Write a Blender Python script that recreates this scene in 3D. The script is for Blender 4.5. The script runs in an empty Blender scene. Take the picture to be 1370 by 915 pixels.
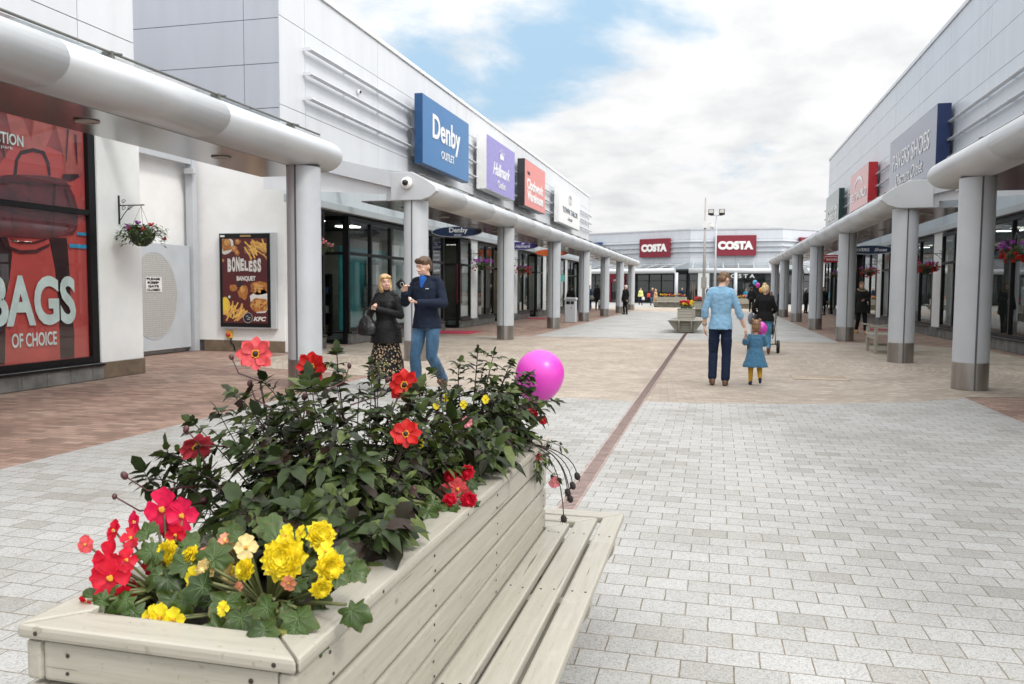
import bpy, bmesh, math, random
from mathutils import Vector, Matrix, noise, Euler
R = math.radians
scn = bpy.context.scene
COL = scn.collection
rng = random.Random(7)

# ------------------------------------------------------------------ mesh builder
class MB:
    def __init__(s):
        s.v = []; s.f = []; s.mi = []; s.sm = []
    def add(s, vs, fs, mi=0, smooth=False, M=None):
        o = len(s.v)
        if M is not None:
            vs = [M @ Vector(p) for p in vs]
        s.v.extend([tuple(p) for p in vs])
        for f in fs:
            s.f.append([i + o for i in f]); s.mi.append(mi); s.sm.append(smooth)
        return s
    def box(s, x0, y0, z0, x1, y1, z1, mi=0, M=None):
        x0, x1 = min(x0, x1), max(x0, x1); y0, y1 = min(y0, y1), max(y0, y1); z0, z1 = min(z0, z1), max(z0, z1)
        v = [(x0,y0,z0),(x1,y0,z0),(x1,y1,z0),(x0,y1,z0),(x0,y0,z1),(x1,y0,z1),(x1,y1,z1),(x0,y1,z1)]
        return s.add(v, [(0,3,2,1),(4,5,6,7),(0,1,5,4),(1,2,6,5),(2,3,7,6),(3,0,4,7)], mi, False, M)
    def prism(s, poly, axis, a, b, mi=0, M=None, smooth=False):
        n = len(poly)
        def P(p, t):
            return {'x': (t, p[0], p[1]), 'y': (p[0], t, p[1]), 'z': (p[0], p[1], t)}[axis]
        v = [P(p, a) for p in poly] + [P(p, b) for p in poly]
        f = [tuple(range(n))[::-1], tuple(range(n, 2*n))]
        s.add(v, f, mi, False, M)
        o = len(s.v) - 2*n
        for i in range(n):
            j = (i+1) % n
            s.f.append([o+i, o+j, o+n+j, o+n+i]); s.mi.append(mi); s.sm.append(smooth)
        return s
    def loft(s, rings, mi=0, smooth=True, closed=True, caps=True, M=None):
        n = len(rings[0]); v = [p for r in rings for p in r]; f = []
        for k in range(len(rings)-1):
            for i in range(n if closed else n-1):
                j = (i+1) % n
                f.append((k*n+i, k*n+j, (k+1)*n+j, (k+1)*n+i))
        s.add(v, f, mi, smooth, M)
        if caps:
            o = len(s.v) - len(v)
            s.f.append([o+i for i in range(n)][::-1]); s.mi.append(mi); s.sm.append(False)
            s.f.append([o+(len(rings)-1)*n+i for i in range(n)]); s.mi.append(mi); s.sm.append(False)
        return s
    def tube(s, pts, rad, n=8, mi=0, smooth=True, caps=True, M=None):
        pts = [Vector(p) for p in pts]
        if not isinstance(rad, (list, tuple)): rad = [rad]*len(pts)
        rings = []; ref = None
        for i, p in enumerate(pts):
            t = (pts[min(i+1, len(pts)-1)] - pts[max(i-1, 0)]).normalized()
            if ref is None:
                ref = Vector((0,0,1)) if abs(t.z) < .9 else Vector((1,0,0))
            a = t.cross(ref)
            if a.length < 1e-5: a = t.cross(Vector((0,1,0)))
            a.normalize(); b = a.cross(t).normalized(); ref = b
            rings.append([p + (a*math.cos(2*math.pi*k/n) + b*math.sin(2*math.pi*k/n))*rad[i] for k in range(n)])
        rings = [[q for q in r[::-1]] for r in rings]
        return s.loft(rings, mi, smooth, True, caps, M)
    def cap(s, p0, p1, r0, r1, n=12, M=None, mi=0):
        """tapered limb with rounded ends"""
        p0, p1 = Vector(p0), Vector(p1); d = (p1-p0)
        L = d.length; d = d/L if L > 1e-6 else Vector((0,0,1))
        pts = []; rad = []
        for a in (80, 50, 25): pts.append(p0 - d*r0*math.sin(R(a))); rad.append(r0*math.cos(R(a)))
        for t in (0, .33, .66, 1): pts.append(p0 + d*L*t); rad.append(r0+(r1-r0)*t)
        for a in (25, 50, 80): pts.append(p1 + d*r1*math.sin(R(a))); rad.append(r1*math.cos(R(a)))
        return s.tube(pts, rad, n, mi, True, True, M)
    def ell(s, c, r, nu=16, nv=10, M=None, mi=0, rot=None):
        if not isinstance(r, (list, tuple)): r = (r, r, r)
        T = Matrix.Translation(Vector(c)) @ (rot.to_4x4() if rot is not None else Matrix.Identity(4))
        if M is not None: T = M @ T
        v = [(0,0,-r[2])]; f = []
        for j in range(1, nv):
            a = -math.pi/2 + math.pi*j/nv
            for i in range(nu):
                b = 2*math.pi*i/nu
                v.append((r[0]*math.cos(a)*math.cos(b), r[1]*math.cos(a)*math.sin(b), r[2]*math.sin(a)))
        v.append((0,0,r[2])); last = len(v)-1
        for i in range(nu):
            j = (i+1) % nu
            f.append((0, 1+j, 1+i)); f.append((last, 1+(nv-2)*nu+i, 1+(nv-2)*nu+j))
            for k in range(nv-2):
                f.append((1+k*nu+i, 1+k*nu+j, 1+(k+1)*nu+j, 1+(k+1)*nu+i))
        return s.add(v, f, mi, True, T)
    def lathe(s, prof, c=(0,0,0), n=24, mi=0, smooth=True, M=None, caps=True):
        rings = [[(c[0]+r*math.cos(2*math.pi*i/n), c[1]+r*math.sin(2*math.pi*i/n), c[2]+z) for i in range(n)] for r, z in prof]
        return s.loft(rings, mi, smooth, True, caps, M)
    def ringloft(s, secs, n=20, mi=0, M=None):
        """secs: (z, cx, cy, rx, ry)"""
        rings = [[(cx+rx*math.cos(2*math.pi*i/n), cy+ry*math.sin(2*math.pi*i/n), z) for i in range(n)] for z, cx, cy, rx, ry in secs]
        return s.loft(rings, mi, True, True, True, M)
    def build(s, name, mats, parent=None, bevel=0, loc=None, seg=2, angle=30):
        me = bpy.data.meshes.new(name)
        me.from_pydata(s.v, [], s.f)
        if not isinstance(mats, (list, tuple)): mats = [mats]
        for m in mats: me.materials.append(m)
        me.polygons.foreach_set('material_index', s.mi)
        me.polygons.foreach_set('use_smooth', s.sm)
        me.update()
        if bevel:
            bm = bmesh.new(); bm.from_mesh(me)
            ed = [e for e in bm.edges if len(e.link_faces) == 2 and e.calc_face_angle(0) > R(angle)]
            bmesh.ops.bevel(bm, geom=ed, offset=bevel, segments=seg, affect='EDGES', profile=.6, clamp_overlap=True)
            bm.to_mesh(me); bm.free()
        o = bpy.data.objects.new(name, me); COL.objects.link(o)
        if loc is not None: o.location = loc
        if parent is not None: o.parent = parent
        return o

def tag(o, label=None, cat=None, group=None, kind=None):
    if label: o['label'] = label
    if cat: o['category'] = cat
    if group: o['group'] = group
    if kind: o['kind'] = kind
    return o
def thing(name, label, cat, loc=(0,0,0), rz=0, group=None):
    o = bpy.data.objects.new(name, None); COL.objects.link(o)
    o.empty_display_size = .1
    o.location = loc; o.rotation_euler = (0,0,rz)
    return tag(o, label, cat, group)
def dup(root, loc, rz=None, label=None, scale=None):
    r = root.copy(); COL.objects.link(r); r.location = loc
    if rz is not None: r.rotation_euler = (0,0,rz)
    if scale is not None: r.scale = (scale,)*3
    if label: r['label'] = label
    for ch in list(root.children):
        c = ch.copy(); COL.objects.link(c); c.parent = r
        for g in list(ch.children):
            d = g.copy(); COL.objects.link(d); d.parent = c
    return r

# ------------------------------------------------------------------ materials
def newmat(name):
    m = bpy.data.materials.new(name); m.use_nodes = True
    nt = m.node_tree; b = nt.nodes['Principled BSDF']
    return m, nt, b
def N(nt, t, **kw):
    n = nt.nodes.new(t)
    for k, v in kw.items():
        if k.startswith('i_'): n.inputs[k[2:].replace('_', ' ')].default_value = v
        else: setattr(n, k, v)
    return n
def L(nt, a, b): nt.links.new(a, b)
def c4(c): return (c[0], c[1], c[2], 1)
def ramp(nt, fac, stops, interp='LINEAR'):
    r = nt.nodes.new('ShaderNodeValToRGB'); r.color_ramp.interpolation = interp
    e = r.color_ramp.elements
    while len(e) < len(stops): e.new(.5)
    for i, (p, c) in enumerate(stops):
        e[i].position = p; e[i].color = c4(c) if isinstance(c, (tuple, list)) else (c, c, c, 1)
    L(nt, fac, r.inputs[0]); return r
def mixc(nt, fac, a, b, blend='MIX'):
    m = nt.nodes.new('ShaderNodeMix'); m.data_type = 'RGBA'; m.blend_type = blend
    for s, v in ((0, fac), (6, a), (7, b)):
        if hasattr(v, 'links'): L(nt, v, m.inputs[s])
        else: m.inputs[s].default_value = v if s == 0 else c4(v)
    return m.outputs[2]
def objco(nt, scale=(1,1,1), rot=(0,0,0)):
    t = nt.nodes.new('ShaderNodeTexCoord'); mp = nt.nodes.new('ShaderNodeMapping')
    mp.inputs['Scale'].default_value = scale; mp.inputs['Rotation'].default_value = rot
    L(nt, t.outputs['Object'], mp.inputs['Vector']); return mp.outputs[0]
def noisetex(nt, vec, scale, detail=4, rough=.55):
    n = nt.nodes.new('ShaderNodeTexNoise'); n.inputs['Scale'].default_value = scale
    n.inputs['Detail'].default_value = detail; n.inputs['Roughness'].default_value = rough
    if vec is not None: L(nt, vec, n.inputs['Vector'])
    return n
def bump(nt, h, strength, dist, b):
    n = nt.nodes.new('ShaderNodeBump'); n.inputs['Strength'].default_value = strength; n.inputs['Distance'].default_value = dist
    L(nt, h, n.inputs['Height']); L(nt, n.outputs[0], b.inputs['Normal']); return n
def pm(name, col, rough=.5, metal=0, var=.12, vs=6, bmp=0, bs=40, spec=.5, dirt=0, stretch=(1,1,1), trans=0):
    m, nt, b = newmat(name)
    v = objco(nt, stretch); n = noisetex(nt, v, vs)
    lo = [max(0, c*(1-var)) for c in col]; hi = [min(1, c*(1+var)) for c in col]
    r = ramp(nt, n.outputs[0], [(.3, lo), (.7, hi)])
    out = r.outputs[0]
    if dirt:
        n2 = noisetex(nt, objco(nt), 1.7, 8, .7)
        r2 = ramp(nt, n2.outputs[0], [(.5, 0.), (.75, dirt)])
        out = mixc(nt, r2.outputs[0], out, [c*.45 for c in col])
    L(nt, out, b.inputs['Base Color'])
    b.inputs['Roughness'].default_value = rough; b.inputs['Metallic'].default_value = metal
    b.inputs['Specular IOR Level'].default_value = spec
    if bmp:
        n3 = noisetex(nt, v, bs); bump(nt, n3.outputs[0], bmp, .01, b)
    return m

def paver_mat():
    m, nt, b = newmat('grey_granite_pavers')
    v0 = objco(nt)
    jn = noisetex(nt, v0, 9, 3); jv = N(nt, 'ShaderNodeVectorMath', operation='SUBTRACT'); L(nt, jn.outputs['Color'], jv.inputs[0]); jv.inputs[1].default_value = (.5,.5,.5)
    js = N(nt, 'ShaderNodeVectorMath', operation='MULTIPLY_ADD'); L(nt, jv.outputs[0], js.inputs[0]); js.inputs[1].default_value = (.010,.010,0); L(nt, v0, js.inputs[2]); v = js.outputs[0]
    def brick(ms, sm):
        br = N(nt, 'ShaderNodeTexBrick'); L(nt, v, br.inputs['Vector']); br.offset = .5
        for k, x in (('Scale', 1), ('Mortar Size', ms), ('Mortar Smooth', sm), ('Bias', 0), ('Brick Width', .200), ('Row Height', .150)): br.inputs[k].default_value = x
        br.inputs['Color1'].default_value = (0,0,0,1); br.inputs['Color2'].default_value = (1,1,1,1); br.inputs['Mortar'].default_value = (.5,.5,.5,1); return br
    br = brick(.0030, .35)
    tone = ramp(nt, br.outputs['Color'], [(0., (.315,.308,.290)), (.10, (.352,.347,.333)), (.4, (.380,.378,.369)), (1., (.412,.411,.404))])
    c = tone.outputs[0]
    # granite speckle, coarse and fine
    for sc_, lo, hi, f in ((95, .62, 1.16, .75), (210, .45, 1.25, .6)):
        sp = noisetex(nt, v0, sc_, 2, .75); spr = ramp(nt, sp.outputs[0], [(.36, lo), (.48, 1.), (.58, 1.), (.68, hi)]); c = mixc(nt, f, c, spr.outputs[0], 'MULTIPLY')
    big = noisetex(nt, v0, .45, 6, .65); bigr = ramp(nt, big.outputs[0], [(.32, (.80,.785,.75)), (.5, (.97,.965,.955)), (.66, (1.06,1.06,1.06))]); c = mixc(nt, 1., c, bigr.outputs[0], 'MULTIPLY')
    st = noisetex(nt, v0, 2.3, 8, .72); sr = ramp(nt, st.outputs[0], [(.56, 0.), (.74, .5)]); c = mixc(nt, sr.outputs[0], c, (.275,.255,.205))
    gum = N(nt, 'ShaderNodeTexVoronoi'); gum.inputs['Scale'].default_value = 2.1; L(nt, v0, gum.inputs['Vector'])
    gr = ramp(nt, gum.outputs['Distance'], [(.022, .6), (.034, 0.)]); c = mixc(nt, gr.outputs[0], c, (.16,.155,.15))
    mn = noisetex(nt, v0, 5, 5, .7); mr = ramp(nt, mn.outputs[0], [(.32, (.27,.235,.18)), (.52, (.17,.135,.085)), (.7, (.085,.07,.045))])
    mf = ramp(nt, br.outputs['Fac'], [(.1, 0.), (.9, .92)])
    c = mixc(nt, mf.outputs[0], c, mr.outputs[0])
    # darker dirt creeping in from the joints
    br2 = brick(.013, 1.); ed = ramp(nt, br2.outputs['Fac'], [(.3, 0.), (1., .30)]); ec = mixc(nt, st.outputs[0], (1,1,1), (.62,.58,.5)); c2 = mixc(nt, 1., c, ec, 'MULTIPLY'); c = mixc(nt, ed.outputs[0], c, c2)
    L(nt, c, b.inputs['Base Color']); b.inputs['Roughness'].default_value = .78
    h = ramp(nt, br.outputs['Fac'], [(0., 1.), (1., 0.)])
    ad = N(nt, 'ShaderNodeMath', operation='MULTIPLY_ADD'); L(nt, sp.outputs[0], ad.inputs[0]); ad.inputs[1].default_value = .25; L(nt, h.outputs[0], ad.inputs[2])
    ad2 = N(nt, 'ShaderNodeMath', operation='MULTIPLY_ADD'); L(nt, br.outputs['Color'], ad2.inputs[0]); ad2.inputs[1].default_value = .2; L(nt, ad.outputs[0], ad2.inputs[2])
    bump(nt, ad2.outputs[0], .75, .006, b)
    return m

def brick_mat(name, c1, c2, mort, center=None, side_red=None):
    """small clay pavers; laid in rings round `center` when given"""
    m, nt, b = newmat(name)
    v = objco(nt)
    if center:
        sx = N(nt, 'ShaderNodeSeparateXYZ'); L(nt, v, sx.inputs[0])
        def mth(op, a, bb=None):
            n = N(nt, 'ShaderNodeMath', operation=op)
            for i, q in enumerate((a, bb)):
                if q is None: continue
                if hasattr(q, 'links'): L(nt, q, n.inputs[i])
                else: n.inputs[i].default_value = q
            return n.outputs[0]
        x = mth('SUBTRACT', sx.outputs[0], center[0]); y = mth('SUBTRACT', sx.outputs[1], center[1])
        ang = mth('MULTIPLY', mth('ARCTAN2', y, x), 6.0)
        rad = mth('SQRT', mth('ADD', mth('MULTIPLY', x, x), mth('MULTIPLY', y, y)))
        cb = N(nt, 'ShaderNodeCombineXYZ'); L(nt, ang, cb.inputs[0]); L(nt, rad, cb.inputs[1])
        bv = cb.outputs[0]
    else:
        bv = v
    br = N(nt, 'ShaderNodeTexBrick'); L(nt, bv, br.inputs['Vector'])
    for k, xx in (('Scale', 1), ('Mortar Size', .004), ('Mortar Smooth', .4), ('Brick Width', .2), ('Row Height', .1)):
        br.inputs[k].default_value = xx
    br.inputs['Color1'].default_value = c4(c1); br.inputs['Color2'].default_value = c4(c2); br.inputs['Mortar'].default_value = c4(mort)
    c = br.outputs['Color']
    if side_red:
        br2 = N(nt, 'ShaderNodeTexBrick'); L(nt, v, br2.inputs['Vector'])
        for k, xx in (('Scale', 1), ('Mortar Size', .004), ('Mortar Smooth', .4), ('Brick Width', .2), ('Row Height', .1)):
            br2.inputs[k].default_value = xx
        br2.inputs['Color1'].default_value = c4(side_red[0]); br2.inputs['Color2'].default_value = c4(side_red[1]); br2.inputs['Mortar'].default_value = c4(mort)
        pn = noisetex(nt, v, .45, 5, .65)
        pr = ramp(nt, pn.outputs[0], [(.36, .15), (.64, .75)])
        c = mixc(nt, pr.outputs[0], br2.outputs['Color'], c)
    big = noisetex(nt, v, .9, 5, .65); bigr = ramp(nt, big.outputs[0], [(.3, (.72,.70,.68)), (.65, (1,1,1))])
    c = mixc(nt, 1., c, bigr.outputs[0], 'MULTIPLY')
    L(nt, c, b.inputs['Base Color']); b.inputs['Roughness'].default_value = .8
    h = ramp(nt, br.outputs['Fac'], [(0., 1.), (1., 0.)])
    bump(nt, h.outputs[0], .5, .005, b)
    return m

def wood_mat(name, along):
    m, nt, b = newmat(name)
    s = {'x': (1.2, 16, 16), 'y': (16, 1.2, 16), 'z': (16, 16, 1.2)}[along]
    v = objco(nt, s)
    n = noisetex(nt, v, 3.5, 6, .65)
    g = ramp(nt, n.outputs[0], [(.25, (.305,.286,.235)), (.5, (.355,.336,.283)), (.75, (.39,.371,.318))])
    vo = objco(nt)
    # worn patches where the paint has gone thin
    w = noisetex(nt, vo, 7, 6, .7); wr = ramp(nt, w.outputs[0], [(.58, 0.), (.72, .35)])
    c = mixc(nt, wr.outputs[0], g.outputs[0], (.48,.465,.42))
    s2 = {'x': (1.0, 42, 42), 'y': (42, 1.0, 42), 'z': (42, 42, 1.0)}[along]
    ck = noisetex(nt, objco(nt, s2), 2.2, 3, .5)
    cr = ramp(nt, ck.outputs[0], [(.265, 1.), (.30, 0.)])
    c = mixc(nt, cr.outputs[0], c, (.13,.11,.085))
    kn = N(nt, 'ShaderNodeTexVoronoi'); kn.inputs['Scale'].default_value = 5.5; kn.inputs['Randomness'].default_value = 1.
    s3 = {'x': (.7, 1, 1), 'y': (1, .7, 1), 'z': (1, 1, .7)}[along]
    L(nt, objco(nt, s3), kn.inputs['Vector'])
    kr = ramp(nt, kn.outputs['Distance'], [(.02, .7), (.05, 0.)])
    c = mixc(nt, kr.outputs[0], c, (.16,.125,.09))
    fl = noisetex(nt, vo, 60, 3, .6); fr = ramp(nt, fl.outputs[0], [(.64, 0.), (.70, .75)])
    c = mixc(nt, fr.outputs[0], c, (.25,.225,.18))
    L(nt, c, b.inputs['Base Color']); b.inputs['Roughness'].default_value = .42
    hh = N(nt, 'ShaderNodeMath', operation='SUBTRACT'); L(nt, n.outputs[0], hh.inputs[0]); L(nt, cr.outputs[0], hh.inputs[1])
    bump(nt, hh.outputs[0], .35, .004, b)
    return m

def glass_mat(name, tint=(.75,.8,.8), refl=.3):
    m, nt, b = newmat(name)
    out = nt.nodes['Material Output']; nt.nodes.remove(b)
    t = N(nt, 'ShaderNodeBsdfTransparent'); t.inputs[0].default_value = c4(tint)
    g = N(nt, 'ShaderNodeBsdfGlossy'); g.inputs['Roughness'].default_value = .01; g.inputs[0].default_value = (1,1,1,1)
    ge = N(nt, 'ShaderNodeNewGeometry'); dt = N(nt, 'ShaderNodeVectorMath', operation='DOT_PRODUCT'); L(nt, ge.outputs['Normal'], dt.inputs[0]); L(nt, ge.outputs['Incoming'], dt.inputs[1])
    ab = N(nt, 'ShaderNodeMath', operation='ABSOLUTE'); L(nt, dt.outputs['Value'], ab.inputs[0])
    om = N(nt, 'ShaderNodeMath', operation='SUBTRACT'); om.inputs[0].default_value = 1; L(nt, ab.outputs[0], om.inputs[1])
    pw = N(nt, 'ShaderNodeMath', operation='POWER'); L(nt, om.outputs[0], pw.inputs[0]); pw.inputs[1].default_value = 5
    a = N(nt, 'ShaderNodeMath', operation='MULTIPLY_ADD'); L(nt, pw.outputs[0], a.inputs[0]); a.inputs[1].default_value = .94; a.inputs[2].default_value = .05 + refl
    a.use_clamp = True
    mx = N(nt, 'ShaderNodeMixShader'); L(nt, a.outputs[0], mx.inputs[0]); L(nt, t.outputs[0], mx.inputs[1]); L(nt, g.outputs[0], mx.inputs[2])
    L(nt, mx.outputs[0], out.inputs[0]); return m

def cloth_mat(name, col, kind='plain', rough=.85):
    m, nt, b = newmat(name); v = objco(nt)
    n = noisetex(nt, v, 9, 5, .6)
    r = ramp(nt, n.outputs[0], [(.3, [c*.93 for c in col]), (.7, [min(1, c*1.05) for c in col])])
    c = r.outputs[0]
    if kind == 'denim':
        f = noisetex(nt, objco(nt, (1, 1, .5)), 5, 3); fr = ramp(nt, f.outputs[0], [(.45, 0.), (.68, .75)])
        c = mixc(nt, fr.outputs[0], c, [min(1, q*2.3 + .03) for q in col])
    if kind == 'leopard':
        vo = N(nt, 'ShaderNodeTexVoronoi'); vo.inputs['Scale'].default_value = 36; L(nt, objco(nt, (1, 1, .8)), vo.inputs['Vector'])
        vr = ramp(nt, vo.outputs['Distance'], [(.34, 1.), (.42, 0.)]); vr.color_ramp.interpolation = 'LINEAR'
        sel = ramp(nt, vo.outputs['Color'], [(.26, 0.), (.32, 1.)])
        k = mixc(nt, 1., vr.outputs[0], sel.outputs[0], 'MULTIPLY')
        c = mixc(nt, k, (.012,.011,.012), (.50,.36,.22))
    if kind == 'quilt':
        w1 = N(nt, 'ShaderNodeTexWave'); w1.inputs['Scale'].default_value = 9; L(nt, objco(nt, (1, 1, 1), (0, R(45), 0)), w1.inputs['Vector'])
        w2 = N(nt, 'ShaderNodeTexWave'); w2.inputs['Scale'].default_value = 9; L(nt, objco(nt, (1, 1, 1), (0, R(-45), 0)), w2.inputs['Vector'])
        mx = N(nt, 'ShaderNodeMath', operation='MINIMUM'); L(nt, w1.outputs['Fac'], mx.inputs[0]); L(nt, w2.outputs['Fac'], mx.inputs[1])
        bump(nt, mx.outputs[0], .3, .012, b)
    else:
        f = noisetex(nt, objco(nt, (1, 1, .55)), 11, 4, .5); bump(nt, f.outputs[0], .7, .035, b)
    L(nt, c, b.inputs['Base Color']); b.inputs['Roughness'].default_value = rough
    b.inputs['Sheen Weight'].default_value = .15 if max(col) > .05 else .0
    b.inputs['Specular IOR Level'].default_value = .25
    return m

def leaf_mat(name, c1, c2, c3, rough=.38, trans=.0):
    m, nt, b = newmat(name)
    g = N(nt, 'ShaderNodeNewGeometry')
    rr = ramp(nt, g.outputs['Random Per Island'], [(0., c1), (.55, c2), (.93, c2), (1., c3)])
    n = noisetex(nt, objco(nt), 70, 3); nr = ramp(nt, n.outputs[0], [(.3, .75), (.7, 1.2)])
    c = mixc(nt, 1., rr.outputs[0], nr.outputs[0], 'MULTIPLY')
    L(nt, c, b.inputs['Base Color']); b.inputs['Roughness'].default_value = rough; b.inputs['Specular IOR Level'].default_value = .3
    b.inputs['Subsurface Weight'].default_value = 0
    if trans:
        tr = N(nt, 'ShaderNodeBsdfTranslucent'); L(nt, c, tr.inputs[0])
        mx = N(nt, 'ShaderNodeMixShader'); mx.inputs[0].default_value = trans
        out = nt.nodes['Material Output']
        L(nt, b.outputs[0], mx.inputs[1]); L(nt, tr.outputs[0], mx.inputs[2]); L(nt, mx.outputs[0], out.inputs[0])
    return m

def emis(name, col, s):
    m, nt, b = newmat(name)
    b.inputs['Base Color'].default_value = c4(col); b.inputs['Emission Color'].default_value = c4(col); b.inputs['Emission Strength'].default_value = s
    return m

M_ = dict(
    clad = pm('white_cladding', (.66,.68,.71), .36, .1, .045, 2.2, dirt=.05, stretch=(1,1,.12)),
    cladg = pm('grey_cladding', (.43,.46,.515), .42, .1, .04, 2.2, dirt=.05, stretch=(1,1,.12)),
    cladr = pm('pale_grey_cladding', (.56,.60,.65), .36, .1, .045, 2.2, dirt=.05, stretch=(1,1,.12)),
    joint = pm('panel_joint', (.10,.10,.11), .8),
    alu = pm('silver_painted_metal', (.52,.54,.56), .38, .25, .05, 1.3, dirt=.10),
    alub = pm('grey_painted_metal', (.49,.515,.545), .45, .08, .04, 2.5, dirt=.12),
    steel = pm('brushed_steel', (.36,.34,.32), .32, .9, .18, 5, stretch=(1,1,.2)),
    soffit = pm('polished_soffit', (.40,.39,.385), .20, .9, .04, 2),
    render = pm('white_render', (.80,.80,.795), .75, 0, .035, 2.5, .15, 60, dirt=.10),
    base = pm('brown_plinth_render', (.17,.125,.085), .85, 0, .3, 4, .3, 50),
    block = pm('grey_block_plinth', (.17,.165,.155), .85, 0, .35, 4, .4, 70),
    black = pm('black_frame', (.006,.006,.007), .4, 0, .2, 4, spec=.3),
    dark = pm('dark_interior', (.022,.022,.024), .6, 0, .3, 1),
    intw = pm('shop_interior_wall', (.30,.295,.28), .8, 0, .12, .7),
    intf = pm('shop_interior_floor', (.16,.14,.12), .5, 0, .2, 2),
    glass = glass_mat('window_glass', (.66,.74,.74), .03),
    roofglass = glass_mat('canopy_glass', (.80,.86,.86), .12),
    wx = wood_mat('painted_wood_across', 'x'), wy = wood_mat('painted_wood_along', 'y'), wz = wood_mat('painted_wood_upright', 'z'),
    soil = pm('soil', (.022,.016,.012), .95, 0, .5, 40, .8, 90),
    white = pm('white_paint', (.78,.78,.77), .5, 0, .03, 2),
    rail = pm('dark_rail', (.15,.15,.135), .6),
    drain = pm('drain_channel', (.33,.245,.22), .6, .1, .25, 9),
    hole = pm('screw_hole', (.03,.025,.02), .9),
)
# ------------------------------------------------------------------ camera, sun, sky
cam = bpy.data.cameras.new('camera'); camo = bpy.data.objects.new('camera', cam); COL.objects.link(camo)
cam.sensor_width = 36; cam.lens = 28.38; cam.clip_end = 2000; cam.clip_start = .05
X_, Y_, Z_ = (.969818,-.021715,.242863), (.243758,.061836,-.967863), (.006,.99785,.065263)
camo.matrix_world = Matrix(((X_[0], X_[1], X_[2], 0), (Y_[0], Y_[1], Y_[2], 0), (Z_[0], Z_[1], Z_[2], 1.45), (0,0,0,1)))
cam.dof.use_dof = True; cam.dof.focus_distance = 4.0; cam.dof.aperture_fstop = 9.0
scn.camera = camo
SUN_EL, SUN_AZ = 48, 122          # azimuth measured from street direction (+Y) towards the right (+X)
sd = bpy.data.lights.new('sun', 'SUN'); sd.energy = 1.2; sd.angle = R(11); sd.color = (1, .95, .88)
so = bpy.data.objects.new('sun', sd); COL.objects.link(so)
dirv = Vector((math.sin(R(SUN_AZ))*math.cos(R(SUN_EL)), math.cos(R(SUN_AZ))*math.cos(R(SUN_EL)), math.sin(R(SUN_EL))))
so.rotation_euler = dirv.to_track_quat('Z', 'Y').to_euler()
w = bpy.data.worlds.new('World'); scn.world = w; w.use_nodes = True
nt = w.node_tree; bg = nt.nodes['Background']
sky = N(nt, 'ShaderNodeTexSky', sky_type='NISHITA', sun_disc=False); sky.sun_elevation = R(SUN_EL); sky.sun_rotation = R(SUN_AZ)
sky.air_density = 1.; sky.dust_density = .6; sky.ozone_density = 1.4
tc = N(nt, 'ShaderNodeTexCoord'); sp = N(nt, 'ShaderNodeSeparateXYZ'); L(nt, tc.outputs['Generated'], sp.inputs[0])
zz = N(nt, 'ShaderNodeMath', operation='MAXIMUM'); L(nt, sp.outputs[2], zz.inputs[0]); zz.inputs[1].default_value = 0
za = N(nt, 'ShaderNodeMath', operation='ADD'); L(nt, zz.outputs[0], za.inputs[0]); za.inputs[1].default_value = .16
dx = N(nt, 'ShaderNodeMath', operation='DIVIDE'); L(nt, sp.outputs[0], dx.inputs[0]); L(nt, za.outputs[0], dx.inputs[1])
dy = N(nt, 'ShaderNodeMath', operation='DIVIDE'); L(nt, sp.outputs[1], dy.inputs[0]); L(nt, za.outputs[0], dy.inputs[1])
cb = N(nt, 'ShaderNodeCombineXYZ'); L(nt, dx.outputs[0], cb.inputs[0]); L(nt, dy.outputs[0], cb.inputs[1])
mp = N(nt, 'ShaderNodeMapping'); L(nt, cb.outputs[0], mp.inputs[0]); mp.inputs['Location'].default_value = (3.1, 1.7, 0)
mp.inputs['Scale'].default_value = (1.15, .95, 1)
n1 = noisetex(nt, mp.outputs[0], 1.35, 8, .56); n1.inputs['Distortion'].default_value = .25
n2 = noisetex(nt, mp.outputs[0], 3.2, 7, .55)
# a clearer patch of sky high on the left of the street
prev = n1.outputs[0]
for dv, amp, rad in (((-.383,.872,.306),.17,.13),((-.272,.914,.302),.22,.19),((-.137,.939,.317),.23,.15),((-.104,.968,.23),.05,.06),((.032,.981,.192),.05,.05)):
    dp = N(nt, 'ShaderNodeVectorMath', operation='DISTANCE'); L(nt, tc.outputs['Generated'], dp.inputs[0]); dp.inputs[1].default_value = dv
    dpr = ramp(nt, dp.outputs['Value'], [(.01, amp), (rad, .0)])
    sub = N(nt, 'ShaderNodeMath', operation='SUBTRACT'); L(nt, prev, sub.inputs[0]); L(nt, dpr.outputs[0], sub.inputs[1]); prev = sub.outputs[0]
mask = ramp(nt, sub.outputs[0], [(.235, 0.), (.415, 1.)]); mask.color_ramp.interpolation = 'EASE'
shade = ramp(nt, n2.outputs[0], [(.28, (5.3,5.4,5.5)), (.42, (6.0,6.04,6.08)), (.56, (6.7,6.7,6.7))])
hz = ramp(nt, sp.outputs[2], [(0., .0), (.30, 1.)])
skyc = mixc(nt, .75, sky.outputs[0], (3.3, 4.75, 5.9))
col = mixc(nt, mask.outputs[0], skyc, shade.outputs[0])
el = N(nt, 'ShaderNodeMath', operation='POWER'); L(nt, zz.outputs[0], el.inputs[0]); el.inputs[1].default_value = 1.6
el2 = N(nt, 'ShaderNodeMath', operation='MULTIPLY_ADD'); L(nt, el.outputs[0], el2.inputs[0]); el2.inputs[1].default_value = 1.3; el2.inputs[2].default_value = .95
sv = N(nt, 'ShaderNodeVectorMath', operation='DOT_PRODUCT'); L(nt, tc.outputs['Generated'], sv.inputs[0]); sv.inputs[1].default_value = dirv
sm = N(nt, 'ShaderNodeMath', operation='MAXIMUM'); L(nt, sv.outputs['Value'], sm.inputs[0]); sm.inputs[1].default_value = 0
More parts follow.
